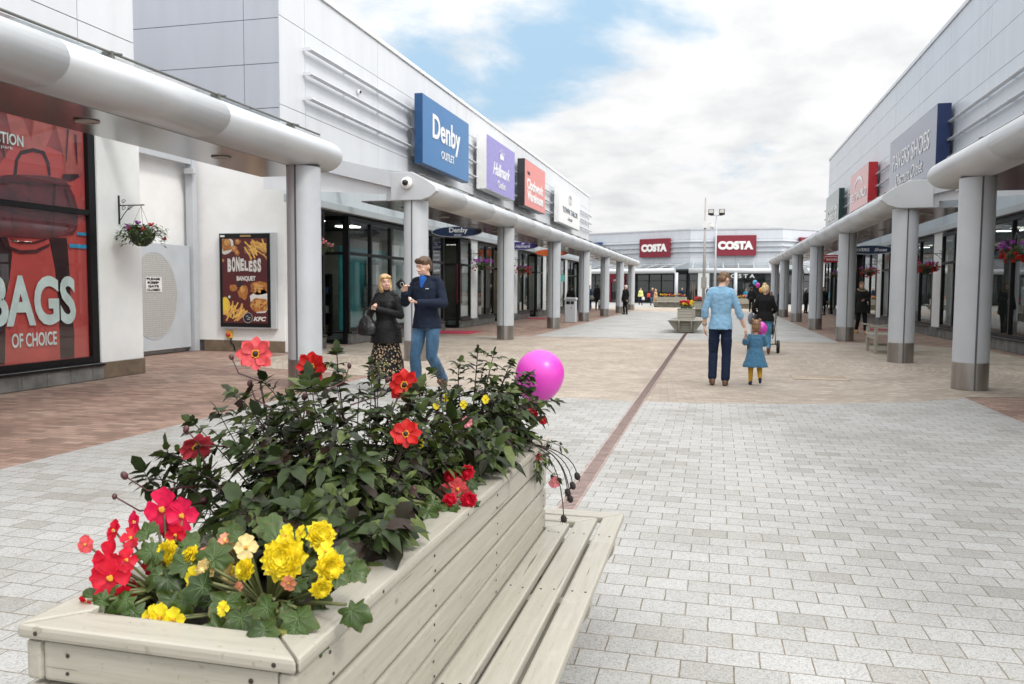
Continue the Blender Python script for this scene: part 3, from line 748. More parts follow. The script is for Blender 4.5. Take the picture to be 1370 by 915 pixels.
# folds, zip and pocket of the bag
kk = k*14
for y0_, z0_, y1_, z1_, wd in ((9.0,2.88,10.3,2.96,.03),(9.2,2.8,9.24,2.2,.018),(10.0,2.95,9.93,2.2,.02),(9.5,2.7,9.8,2.35,.02),(10.2,2.9,10.36,2.4,.025),(9.05,2.5,9.7,2.42,.015),(10.28,3.8,10.22,3.3,.02),(9.0,3.7,9.15,3.2,.03),(10.42,3.75,10.44,3.3,.025)):
    a = Vector((y0_, z0_)); b = Vector((y1_, z1_)); d_ = (b-a).normalized(); n_ = Vector((-d_.y, d_.x))*wd
    poly_on(mb, [tuple(a-n_), tuple(b-n_*.3), tuple(b+n_*.3), tuple(a+n_)], O, **FL, off=kk, mi=6)
poly_on(mb, [(10.392,2.235),(10.58,2.233),(10.58,2.28),(10.40,2.28)], O, **FL, off=kk, mi=5)
poly_on(mb, [(10.232,2.037),(10.58,2.037),(10.58,2.095),(10.245,2.095)], O, **FL, off=kk, mi=5)
mb.build('print', cols, po)
mb = MB(); Xp = XL-.075+k*16
text_into(mb, 'BAGS', (Xp, 9.545, 1.245), **FL, w=1.56, h=.72, depth=.001, bold=.035)
text_into(mb, 'OF CHOICE', (Xp, 9.545, .69), **FL, w=.79, h=.20, depth=.001, bold=.02)
text_into(mb, 'COLLECTION', (Xp, 8.98, 3.472), **FL, w=.95, h=.155, depth=.001, bold=.02)
text_into(mb, 'leisure park', (Xp, 9.02, 3.345), **FL, w=.52, h=.055, depth=.001)
mb.build('lettering', pm('poster_white', (.62,.74,.72), .4), po)

# ---- yard gate between the two left shops
gt = thing('yard_gate', 'pale grey yard gate with an oval mesh panel, framed by a grey post', 'gate')
XG = -11.55
mb = MB(); mb.box(XG-.04, 12.0, .10, XG, 16.02, 2.38); mb.build('panel', pm('gate_paint', (.50,.54,.58), .5, 0, .05, 2, dirt=.15), gt, bevel=.005)
mesh_m, nt_, b_ = newmat('perforated_mesh'); vv = objco(nt_)
ckr = N(nt_, 'ShaderNodeTexBrick'); sxx = N(nt_, 'ShaderNodeSeparateXYZ'); cbb = N(nt_, 'ShaderNodeCombineXYZ'); L(nt_, vv, sxx.inputs[0]); L(nt_, sxx.outputs[1], cbb.inputs[0]); L(nt_, sxx.outputs[2], cbb.inputs[1]); L(nt_, cbb.outputs[0], ckr.inputs['Vector'])
for k_, x_ in (('Scale', 1), ('Mortar Size', .006), ('Brick Width', .045), ('Row Height', .045)): ckr.inputs[k_].default_value = x_
ckr.offset = 0
ckr.inputs['Color1'].default_value = c4((.46,.46,.45)); ckr.inputs['Color2'].default_value = c4((.52,.52,.51)); ckr.inputs['Mortar'].default_value = c4((.33,.33,.32))
L(nt_, ckr.outputs[0], b_.inputs['Base Color']); b_.inputs['Roughness'].default_value = .5
mb = MB(); tri_poly(mb, ellipse(14.80, 1.27, .74, .92, 40), (XG, 0, 0), **FL, off=.006); mb.build('mesh_panel', mesh_m, gt)
mb = MB(); arc_strip(mb, 14.80, 1.27, .76, .94, .03, 0, 360, (XG,0,0), **FL, off=.008, n=48); mb.build('mesh_rim', M_['alub'], gt)
gs = thing('gate_notice', 'small white notice PLEASE KEEP GATE CLOSED on the mesh of the gate', 'notice')
mb = MB(); poly_on(mb, [(14.53,1.345),(15.03,1.345),(15.03,1.665),(14.53,1.665)], (XG,0,0), **FL, off=.014); mb.build('sheet', M_['white'], gs)
mb = MB()
for i, tx in enumerate(('PLEASE','KEEP','GATE','CLOSED')): text_into(mb, tx, (XG+.018, 14.76, 1.622-.077*i), **FL, w=(.42,.36,.34,.42)[i], h=.052, depth=.001, bold=.045)
mb.build('lettering', M_['black'], gs)
gf = gt
MB().box(XG-.1, 16.05, 0, XG+.08, 16.22, 4.4).build('gate_post', M_['alub'], gf, bevel=.008)
MB().box(XG-.1, N1+.06, 4.2, XG+.06, 16.05, 4.4).build('gate_beam', M_['alu'], gf, bevel=.008)
MB().box(XG-.02, 15.9, 3.98, XG+.22, 16.04, 4.1).build('bracket_box', M_['alu'], gf, bevel=.01)
yw = thing('yard_wall', 'white rendered wall above and behind the yard gate', 'wall')
MB().box(-11.95, N1+.06, 0, -11.75, 16.2, 4.35).build('wall', M_['render'], yw)
MB().box(-11.96, N1+.06, 4.35, -11.72, 16.2, 4.42).build('coping', M_['alub'], yw)

# ---- fast food poster on the white side wall
kp = thing('poster_case', 'dark framed fried chicken poster BONELESS BANQUET on the white side wall', 'poster case')
yk = Y0 - .0; kx0, kx1, kz0, kz1 = -10.92, -9.50, .52, 2.68
MB().box(kx0, yk-.10, kz0, kx1, yk+.0, kz1).build('case', M_['alu'], kp, bevel=.012)
MB().box(kx0+.02, yk-.112, kz0+.04, kx1-.13, yk-.098, kz1-.02).build('frame', M_['black'], kp, bevel=.004)
O = (0, yk-.114, 0)
mb = MB(); x0, x1, z0, z1 = kx0+.09, kx1-.20, kz0+.13, kz1-.13
poly_on(mb, [(x0,z0),(x1,z0),(x1,z1),(x0,z1)], O, **FF, off=0, mi=0)
r = random.Random(5)
def U(u, v): return (x0+(x1-x0)*u, z0+(z1-z0)*v)
def blob(u, v, ru, rv, mi, off, wob=.15, n=16):
    pts = []
    for i in range(n):
        a = 2*math.pi*i/n; q = 1 + wob*(r.random()-.5)*2
        p = (min(.995, max(.005, u+ru*q*math.cos(a))), min(.995, max(.005, v+rv*q*math.sin(a)))); pts.append(U(*p))
    poly_on(mb, pts, O, **FF, off=off, mi=mi)
def stick(u, v, a, ln, mi, off, wd=.016):
    c, s_ = math.cos(R(a)), math.sin(R(a)); asp = (x1-x0)/(z1-z0)
    pts = [(u-s_*wd, v+c*wd*asp), (u+s_*wd, v-c*wd*asp), (u+c*ln+s_*wd, v+s_*ln*asp-c*wd*asp), (u+c*ln-s_*wd, v+s_*ln*asp+c*wd*asp)]
    poly_on(mb, [U(min(.995, max(.005, p[0])), min(.995, max(.005, p[1]))) for p in pts], O, **FF, off=off, mi=mi)
e = .0012
blob(.06,.93,.20,.12,4,e,.05); blob(.09,.93,.13,.08,2,2*e); blob(.12,.95,.06,.04,3,3*e)
for u, v, ru in ((.28,.88,.07),(.36,.96,.06),(.34,.83,.05),(.02,.74,.03)): blob(u,v,ru,ru*.6,2,2*e,.2); blob(u-.01,v+.01,ru*.5,ru*.3,3,3*e,.2)
blob(.62,.86,.12,.05,6,e)
for i in range(26): stick(.5+r.random()*.45, .99-r.random()*.17, -75+r.random()*70, .2+r.random()*.1, 5 if i % 2 else 3, (2+.1*i)*e)
for i in range(22): stick(.05+r.random()*.32, .02+r.random()*.1, 20+r.random()*70, .2+r.random()*.1, 5 if i % 2 else 3, (2+.1*i)*e)
blob(.05,.20,.12,.11,5,5*e,.06); blob(.05,.22,.08,.08,7,6*e,.1)
blob(.24,.42,.09,.04,2,2*e,.2); blob(.46,.37,.11,.09,2,2*e,.2); blob(.44,.40,.05,.05,3,3*e,.3); blob(.39,.46,.05,.04,8,4*e,.1)
blob(.84,.42,.22,.08,2,2*e,.15); blob(.80,.43,.12,.04,3,3*e,.3); blob(.86,.26,.25,.15,4,2*e,.1); blob(.82,.22,.20,.085,2,4*e,.15); blob(.80,.23,.12,.04,3,5*e,.3)
for i in range(40):
    u, v = .64+r.random()*.32, (.16+r.random()*.12) if i % 2 else (.37+r.random()*.1); blob(u, v, .022, .013, (3, 9)[i % 3 == 0], 6*e+i*e*.05, .4, 7)
blob(.15,.31,.045,.027,8,2*e,.02); blob(.15,.31,.028,.017,4,3*e,.02)
blob(.56,.065,.105,.062,8,3*e,.0, 28); arc_strip(mb, *U(.56,.065), (x1-x0)*.105, (z1-z0)*.062, .008, 0, 360, O, **FF, off=4*e, mi=4, n=28)
stick(.52,.08,10,.05,4,4*e,.006); stick(.57,.07,-15,.05,4,4*e,.006); stick(.54,.05,-10,.06,4,4*e,.006)
fk = [inkm('chip_brown', (.09,.012,.014), .12), M_['black'], inkm('fried_coat', (.40,.15,.035), .45, 30), inkm('fried_light', (.58,.30,.09), .3, 30), inkm('paper_white', (.62,.60,.56), .1), inkm('chip_gold', (.72,.42,.09), .2, 20), inkm('wrap_brown', (.22,.09,.05), .2), inkm('corn_yellow', (.78,.55,.05), .2, 40), inkm('logo_black', (.02,.015,.02), .1), inkm('fried_dark', (.22,.07,.02), .3, 30)]
mb.build('print', fk, kp)
mb = MB(); yt = yk-.114-.009
cxk = (x0+x1)/2; wk = x1-x0
for i, ch in enumerate('BONELESS'):   # letters that swell in the middle
    u = .12 + .76*(i+.5)/8 ; hgt = .30 + .05*math.sin(i*1.1) - .02*i*.3
    text_into(mb, ch, (x0+wk*u, yt, z0+(z1-z0)*(.685 + .012*math.sin(i*.9))), **FF, w=wk*.083, h=hgt, depth=.001, bold=.06)
text_into(mb, 'BANQUET', (cxk+.04, yt, z0+(z1-z0)*.525), **FF, w=wk*.42, h=.125, depth=.001, bold=.05)
text_into(mb, 'KFC', (x0+wk*.83, yt, z0+(z1-z0)*.052), **FF, w=wk*.28, h=.10, depth=.001, bold=.05, shear=.25)
mb.build('lettering', pm('poster_cream', (.70,.67,.64), .4), kp)
MB().box(kx0+.55, yk-.116, kz1-.095, kx0+.82, yk-.112, kz1-.055).build('maker_plate', pm('plate_gold', (.35,.24,.08), .4), kp); MB().box(kx0+.05, yk-.116, kz1-.095, kx0+.16, yk-.112, kz1-.055).build('number_plate', M_['white'], kp)
sw = thing('isolator_switch', 'small red and yellow isolator switch with a cable below the chicken poster', 'switch')
MB().box(-10.80, yk-.06, .30, -10.66, yk, .47).build('box', pm('switch_yellow', (.70,.42,.04), .4), sw, bevel=.01)
MB().lathe([(0,0),(.045,0),(.045,.05),(0,.05)], (0,0,0), 16, M=Matrix.Translation((-10.73, yk-.06, .385)) @ Matrix.Rotation(R(90), 4, 'X')).build('knob', pm('switch_red', (.5,.03,.02), .4), sw)
MB().tube([(-10.70, yk-.02, .30), (-10.70, yk-.03, .2), (-10.64, yk-.02, .15), (-10.60, yk-.02, .02)], .014, 8).build('cable', M_['black'], sw)
# ------------------------------------------------------------------ canopies
def canopy(name, label, Y0, Y1, Xc, s, cols, e0, e1, XF, zt=3.2):
    """s = +1 when the street lies towards +X. e0/e1: 'round', 'plate' or 'cut'"""
    t = thing(name, label, 'canopy')
    zc, rz_ = zt+.23, .225
    def prof(k=1.0, kz=1.0):
        pts = [(-.55, -rz_), (-.2, -rz_)]
        pts += [(.06 + .33*math.cos(R(a)), rz_*math.sin(R(a))) for a in range(-90, 91, 15)]
        pts += [(-.2, rz_), (-.55, rz_)]
        return [((u+.55)*k - .55, v*kz) for u, v in pts]
    def ring(y, k=1, kz=1):
        p = prof(k, kz); r_ = [(Xc + s*u, y, zc+v) for u, v in p]
        return r_
    ys = []
    if e0 == 'round':
        for a in (90, 78, 60, 42, 25, 10): ys.append((Y0 + .42*(1-math.sin(R(a))), .15+.85*math.cos(R(a)), .35+.65*math.cos(R(a))))
    y = Y0 + (.42 if e0 == 'round' else 0)
    # segments with fine joints
    ye = Y1 - (.42 if e1 == 'round' else 0)
    ys.append((y, 1, 1))
    yy = y + 2.4
    while yy < ye - .8:
        ys += [(yy-.006, 1, 1), (yy-.005, .994, .985), (yy+.005, .994, .985), (yy+.006, 1, 1)]; yy += 2.4
    ys.append((ye, 1, 1))
    if e1 == 'round':
        for a in (10, 25, 42, 60, 78, 90): ys.append((ye + .42*math.sin(R(a)), .15+.85*math.cos(R(a)), .35+.65*math.cos(R(a))))
    rings = [ring(*q) for q in ys]
    if s > 0: rings = [r_[::-1] for r_ in rings]
    mb = MB(); mb.loft(rings, 0, True, True, True); mb.build('edge_tube', M_['alu'], t)
    mb = MB(); mb.box(Xc - s*.12, Y0+.1, zt-.002, Xc - s*1.15, Y1-.1, zt+.02); mb.box(Xc-s*.56, Y0+.1, zt+.02, Xc-s*.60, Y1-.1, zt+.5); mb.build('soffit', M_['soffit'], t)
    # front upstand, rail and clips of the glass roof
    mb = MB(); mb.box(Xc - s*.16, Y0+.5, zt+.445, Xc - s*.20, Y1-.5, zt+.53); mb.build('upstand', M_['alu'], t)
    mb = MB(); mb.tube([(Xc+s*.0, Y0+.35, zt+.565), (Xc+s*.0, Y1-.35, zt+.565)], .014, 6)
    q = Y0 + .5
    while q < Y1-.3:
        mb.box(Xc-s*.10, q-.022, zt+.5, Xc+s*.02, q+.022, zt+.58); mb.tube([(Xc+s*.02, q, zt+.565), (Xc+s*.02, q+.12, zt+.58)], .012, 6); q += 1.78
    mb.build('edge_rail', M_['rail'], t)
    # rafters and glass
    zf = zt + 1.12
    mb = MB(); q = cols[0]
    raf = []
    for c in cols: raf += [c, c + (cols[1]-cols[0])/2]
    for c in raf:
        if c > Y1-.2 or c < Y0: continue
        a = Vector((Xc - s*.35, c, zt+.42)); b = Vector((XF, c, zf-.12))
        for (p, q_) in ((a, b),):
            mb.add([(p.x, c-.07, p.z-.12), (p.x, c+.07, p.z-.12), (q_.x, c+.07, q_.z-.12), (q_.x, c-.07, q_.z-.12),
                    (p.x, c-.07, p.z+.12), (p.x, c+.07, p.z+.12), (q_.x, c+.07, q_.z+.12), (q_.x, c-.07, q_.z+.12)],
                   [(0,1,2,3) if s < 0 else (3,2,1,0), (4,7,6,5) if s < 0 else (5,6,7,4), (0,4,5,1) if s < 0 else (1,5,4,0), (1,5,6,2) if s < 0 else (2,6,5,1), (2,6,7,3) if s < 0 else (3,7,6,2), (3,7,4,0) if s < 0 else (0,4,7,3)])
    for u in (.33, .66):
        xx = Xc - s*.3 + (XF-(Xc-s*.3))*u; z_ = zt+.55 + (zf-zt-.55)*u
        mb.box(xx-.03, Y0+.2, z_-.06, xx+.03, Y1-.2, z_-.012)
    mb.build('rafter', M_['alub'], t)
    mb = MB(); x0, x1 = Xc - s*.02, XF + s*.02
    q = Y0+.2
    while q < Y1-.3:
        q2 = min(q+1.78, Y1-.2)
        mb.add([(x0, q+.01, zt+.55), (x0, q2-.01, zt+.55), (x1, q2-.01, zf), (x1, q+.01, zf)], [(0,1,2,3)]); q = q2
    mb.build('glass_roof', M_['roofglass'], t)
    if 'plate' in (e0,):
        pl_ = [(-.42,-.01),(.20,-.01),(.40,.05),(.54,.16),(.50,.26),(.30,.40),(.02,.54),(-.42,.55)]
        MB().prism([(Xc+s*u, zt+v) for u, v in (pl_ if s > 0 else pl_[::-1])], 'y', Y0-.12, Y0+.04).build('end_plate', M_['alu'], t, bevel=.012)
        mb = MB(); a = Vector((Xc - s*.40, Y0-.04, zt+.40)); b = Vector((XF, Y0-.04, zf+.05))
        P = []
        for p in (a, b): P += [(p.x, p.y-.07, p.z-.15), (p.x, p.y+.07, p.z-.15), (p.x, p.y+.07, p.z+.15), (p.x, p.y-.07, p.z+.15)]
        mb.add(P, [(0,1,2,3),(7,6,5,4),(0,4,5,1),(1,5,6,2),(2,6,7,3),(3,7,4,0)]); mb.build('end_beam', M_['alub'], t)
        MB().add([(Xc-s*.4, Y0+.02, zt+.12), (XF+s*.22, Y0+.02, zt+.30), (XF+s*.22, Y0+.02, zf-.2), (Xc-s*.4, Y0+.02, zt+.36)], [(0,1,2,3)]).build('end_infill', M_['clad'], t)
    # recessed lights
    lens_ = pm(name+'_lens', (.55,.52,.48), .2); q = Y0 + 1.3
    while q < Y1:
        mb = MB(); M = Matrix.Translation((Xc - s*.62, q, zt-.004)); mb.lathe([(.13,0),(.13,-.012),(.09,-.014),(.09,.0)], n=18, M=M, mi=0); mb.lathe([(0,-.004),(.09,-.004)], n=14, M=M, mi=1, caps=False); q += 2.4; mb.build('recessed_light', [M_['steel'], lens_], t)
    for c in cols:
        mb = MB(); n = 40
        def cr(rr, z): return [(Xc+rr*math.cos(2*math.pi*i/n), c+rr*math.sin(2*math.pi*i/n), z) for i in range(n)]
        mb.loft([cr(.245, .40), cr(.245, zt)], 0, True, True, False)
        o = mb.build('column', M_['alub'], t)
        mb = MB(); mb.loft([cr(.249, .0), cr(.249, .405)], 0, True, True, False); mb.build('steel_base', M_['steel'], o)
        mb = MB(); mb.box(Xc-.012, c-.2525, .0, Xc+.012, c-.2, zt, 0); mb.box(Xc-.012, c+.2, .0, Xc+.012, c+.2525, zt, 0); mb.build('seam', M_['joint'], o)
    return t
canopy('canopy', 'near left canopy with a fat silver tube ending in a rounded nose', -6.0, 11.66, -5.86, 1, [3.6, 10.8], 'cut', 'round', XL)
canopy('canopy', 'long left canopy on seven columns, starting with a flat grey end plate', 15.2, 61.3, -5.86, 1, [15.38+7.18*k for k in range(7)], 'plate', 'round', XL)
canopy('canopy', 'near right canopy with its rounded nose above the largest right-hand column', 2.0, 15.06, 3.72, -1, [5.95, 13.33], 'cut', 'round', XR, 3.12)
canopy('canopy', 'long right canopy on six columns with a plain grey end plate', 17.75, 55.8, 3.72, -1, [18.0+7.37*k for k in range(6)], 'plate', 'round', XR, 3.12)
def dome(name, label, M):
    t = thing(name, label, 'security camera')
    MB().lathe([(0,0),(.11,0),(.12,.03),(.11,.07),(.075,.10),(0,.10)], n=24, M=M).build('housing', M_['white'], t)
    MB().ell((0,0,.115), (.062,.062,.055), M=M).build('lens', pm('dome_lens', (.01,.01,.01), .08), t)
dome('camera_dome', 'white camera dome with a black eye on a grey canopy end plate', Matrix.Translation((-5.93, 15.08, 3.52)) @ Matrix.Rotation(R(90), 4, 'X'))
dome('camera_dome', 'tiny dark camera high on the white cladding between the louvre fins', Matrix.Translation((XL+.02, 20.3, 6.68)) @ Matrix.Rotation(R(90), 4, 'Y') @ Matrix.Scale(.6, 4))

# ------------------------------------------------------------------ signs
def signbox(name, label, Xw, s, y0, y1, z0, z1, face, side, depth=.26, off=.29):
    t = thing(name, label, 'shop sign')
    x0, x1 = Xw + s*off, Xw + s*(off+depth)
    MB().box(x0, y0, z0, x1, y1, z1).build('box', side, t, bevel=.01, seg=1)
    mb = MB(); poly_on(mb, [((y0+.02)*s, z0+.02), ((y1-.02)*s, z0+.02), ((y1-.02)*s, z1-.02), ((y0+.02)*s, z1-.02)], (x1+s*.004, 0, 0), (0,s,0), (0,0,1), 0)
    mb.build('face', face, t)
    for yb in (y0+.5, y1-.5): MB().box(Xw, yb-.04, z0+.3, x0, yb+.04, z1-.3).build('bracket', M_['alub'], t)
    return t, x1 + s*.008
def gloss(name, c, rough=.12, coat=1., ior=1.5):
    m = pm(name, c, rough, 0, .04, 1); b = m.node_tree.nodes['Principled BSDF']; b.inputs['Coat Weight'].default_value = coat; b.inputs['Coat Roughness'].default_value = .06; b.inputs['IOR'].default_value = ior
    return m
white_let = pm('sign_white', (.80,.80,.80), .5)
def letters(t, x, s, yc, lines, m=white_let, name='lettering', d=.012):
    mb = MB()
    for tx, yo, z, w_, h_, bo, sh in lines: text_into(mb, tx, (x, yc+yo, z), (0,s,0), (0,0,1), w_, h_, d, bo, sh)
    return mb.build(name, m, t)
t, x = signbox('shop_sign', 'large glossy blue square sign lettered Denby OUTLET', XL, 1, 23.77, 28.6, 5.32, 7.45, gloss('sign_blue', (.010,.145,.375), .3, .05), pm('sign_blue_side', (.008,.06,.17), .4))
letters(t, x, 1, 26.1, [('Denby', 0, 6.52, 2.85, 1.0, .02, 0), ('OUTLET', .1, 5.86, 1.35, .26, .01, 0)])
t, x = signbox('shop_sign', 'lavender square sign with a crown and script lettering Hallmark Outlet', XL, 1, 30.86, 35.5, 5.40, 7.55, pm('sign_lavender', (.275,.245,.56), .4), M_['white'], .40, .17)
letters(t, x, 1, 33.2, [('Hallmark', .0, 6.36, 2.7, .52, .012, .35), ('Outlet', 0, 5.80, 1.25, .30, 0, 0)])
mb = MB(); cr = [(-.30,.0),(.30,.0),(.34,.30),(.17,.17),(.0,.42),(-.17,.17),(-.34,.30)]
tri_poly(mb, [(33.2+a, 6.86+b*.85) for a, b in cr], (x+.006,0,0), **FL, off=.004)
for a, b in ((-.34,.36),(0,.48),(.34,.36)): poly_on(mb, ellipse(33.2+a, 6.86+b*.85, .05, .045, 12), (x+.006,0,0), **FL, off=.004)
mb.build('crown', white_let, t)
t, x = signbox('shop_sign', 'coral pink square sign with black sides lettered Clockwork Warehouse', XL, 1, 37.5, 42.2, 5.41, 7.62, pm('sign_coral', (.70,.235,.215), .4), pm('sign_black_side', (.02,.02,.025), .4), .36, .2)
letters(t, x, 1, 39.8, [('Clockwork', 0, 6.52, 3.7, .52, .035, 0), ('Warehouse', 0, 5.98, 3.7, .50, .035, 0)])
letters(t, x, 1, 38.3, [('THE', 0, 7.02, .55, .14, .03, 0)], pm('sign_ink_dark', (.03,.03,.05), .5), 'small_lettering')
t, x = signbox('shop_sign', 'plain white square sign with dark grey lettering TOWN TAILOR', XL, 1, 46.2, 53.6, 5.36, 7.5, M_['white'], M_['white'], .28, .27)
letters(t, x, 1, 49.9, [('TOWN TAILOR', .1, 6.22, 5.3, .34, .02, 0), ('deals', 0, 5.78, 1.6, .22, 0, .3)], pm('sign_slate', (.10,.13,.16), .5))
mb = MB(); arc_strip(mb, 49.9, 6.95, .62, .30, .07, 0, 360, (x,0,0), **FL, off=.006, n=24); text_into(mb, 'T', (x, 49.9, 6.95), **FL, w=.5, h=.36, depth=.01, bold=.02)
mb.build('emblem', pm('sign_emblem', (.25,.29,.31), .5), t)
t, x = signbox('shop_sign', 'glossy navy sign lettered PAVERS SHOES Discount Outlet reflecting the pale sky', XR, -1, 28.45, 35.6, 5.15, 7.4, gloss('sign_navy', (.05,.075,.165), .12, 0., 2.4), pm('sign_navy_side', (.006,.022,.095), .4), .40, .1)
letters(t, x, -1, 32.1, [('PAVERS SHOES', 0, 6.45, 5.6, .62, .0, 0), ('Discount Outlet', .1, 5.72, 4.2, .46, 0, .25)])
t, x = signbox('shop_sign', 'glossy red sign with a white arch and lettering BELT WORLD', XR, -1, 40.3, 45.5, 5.5, 7.38, gloss('sign_red', (.45,.07,.08), .12, 0., 2.6), pm('sign_red_side', (.42,.012,.02), .4), .40, .1)
letters(t, x, -1, 42.9, [('BELT WORLD', 0, 6.15, 4.4, .42, .03, 0)])
mb = MB(); arc_strip(mb, -42.9, 6.45, 1.3, .62, .16, 15, 165, (x,0,0), **FR, off=.006, n=20); mb.build('arch', white_let, t)
t, x = signbox('shop_sign', 'glossy dark green sign with two white lines MOUNTAIN WAREHOUSE', XR, -1, 49.8, 55.3, 5.45, 7.35, gloss('sign_green', (.02,.08,.08), .12, 0., 2.3), pm('sign_green_side', (.004,.03,.03), .4), .3, .15)
letters(t, x, -1, 52.3, [('MOUNTAIN', 0, 6.35, 3.6, .36, .03, 0), ('WAREHOUSE', 0, 5.88, 3.6, .36, .03, 0)])
# oval hanging signs
def oval(label, cx, cy, cz, col, lines, w_=1.62, h_=.33, ym=3.5, square=False, rim=True, base=None):
    t = thing('hanging_sign', label, 'hanging sign', group='oval signs hanging under the canopies')
    pts = []
    for i in range(40):
        a = 2*math.pi*i/40; c, s_ = math.cos(a), math.sin(a)
        px = cx + w_/2*math.copysign(abs(c)**(.9 if not square else .3), c); pz = cz + h_/2*math.copysign(abs(s_)**(1.15 if not square else .3), s_)
        pts.append((px, pz))
    MB().prism(pts, 'y', cy-.03, cy+.03).build('board', [M_['alu'] if rim else col][0], t, bevel=.004)
    inner = [((p[0]-cx)*.965+cx, (p[1]-cz)*.88+cz) for p in pts]
    mb = MB(); poly_on(mb, inner, (0, cy-.033, 0), **FF, off=0); mb.build('face', col, t)
    mb = MB()
    for dx_ in (-.3, .3): mb.tube([(cx+dx_, cy, cz+h_/2-.04), (cx+dx_, cy, ym)], .008, 6)
    mb.build('rod', M_['alu'], t)
    if lines:
        mb = MB()
        for tx, dx_, dz, ww, hh, bo, sh in lines: text_into(mb, tx, (cx+dx_, cy-.036, cz+dz), **FF, w=ww, h=hh, depth=.001, bold=bo, shear=sh)
        mb.build('lettering', white_let, t)
    return t
oval('navy oval sign lettered Denby OUTLET hanging under the long left canopy', -7.6, 23.4, 3.17, pm('oval_navy', (.008,.022,.07), .35), [('Denby',.05,.03,.58,.19,.02,0),('OUTLET',.03,-.10,.24,.05,.02,0)])
t = oval('violet oval sign with a small crown hanging behind the third left column', -7.6, 31.3, 3.17, pm('oval_violet', (.06,.035,.24), .35), [('Hallmark',.18,-.02,.62,.13,.015,.35)])
mb = MB(); tri_poly(mb, [(-7.42+a*.18, 3.23+b*.18) for a, b in cr], (0, 31.264, 0), **FF, off=.0); mb.build('crown', white_let, t)
oval('plain orange oval sign hanging behind the fourth left column', -7.6, 38.0, 3.20, pm('oval_orange', (.72,.14,.035), .4), [], rim=False)
oval('navy oval sign lettered Pavers Shoes hanging behind a right column', 5.35, 31.2, 2.93, pm('oval_navy_b', (.006,.018,.055), .35), [('PAVERS',-.33,.0,.55,.11,.01,0),('Shoes',.32,.0,.42,.11,.01,.3)])
t = oval('red rounded sign with a white arch lettered BELT WORLD hanging under the right canopy', 5.35, 42.3, 3.04, pm('oval_red', (.40,.012,.02), .35), [('BELT WORLD',0,-.05,1.2,.10,.02,0)], 1.6, .36, square=True, rim=False)
mb = MB(); arc_strip(mb, 5.45, 3.06, .42, .10, .03, 15, 165, (0, 42.266, 0), **FF, off=0, n=14); mb.build('arch', white_let, t)
# mats at the shop doors
def mat_(label, x0, y0, x1, y1):
    o = MB().box(x0, y0, .0, x1, y1, .012).build('door_mat', matred, bevel=.004, seg=1); tag(o, label, 'door mat', 'red mats at the shop doors')
matred = pm('red_mat', (.42,.02,.06), .9, 0, .15, 30)
mat_('red mat on the paving in front of the second shop on the left', -9.1, 24.9, -7.7, 26.5)
mat_('red mat at the door of the tan shop behind the third left column', -9.1, 38.6, -8.1, 39.9)
mat_('red mat at a shop door on the right, seen through the wooden bench', 5.5, 32.6, 6.7, 33.6)

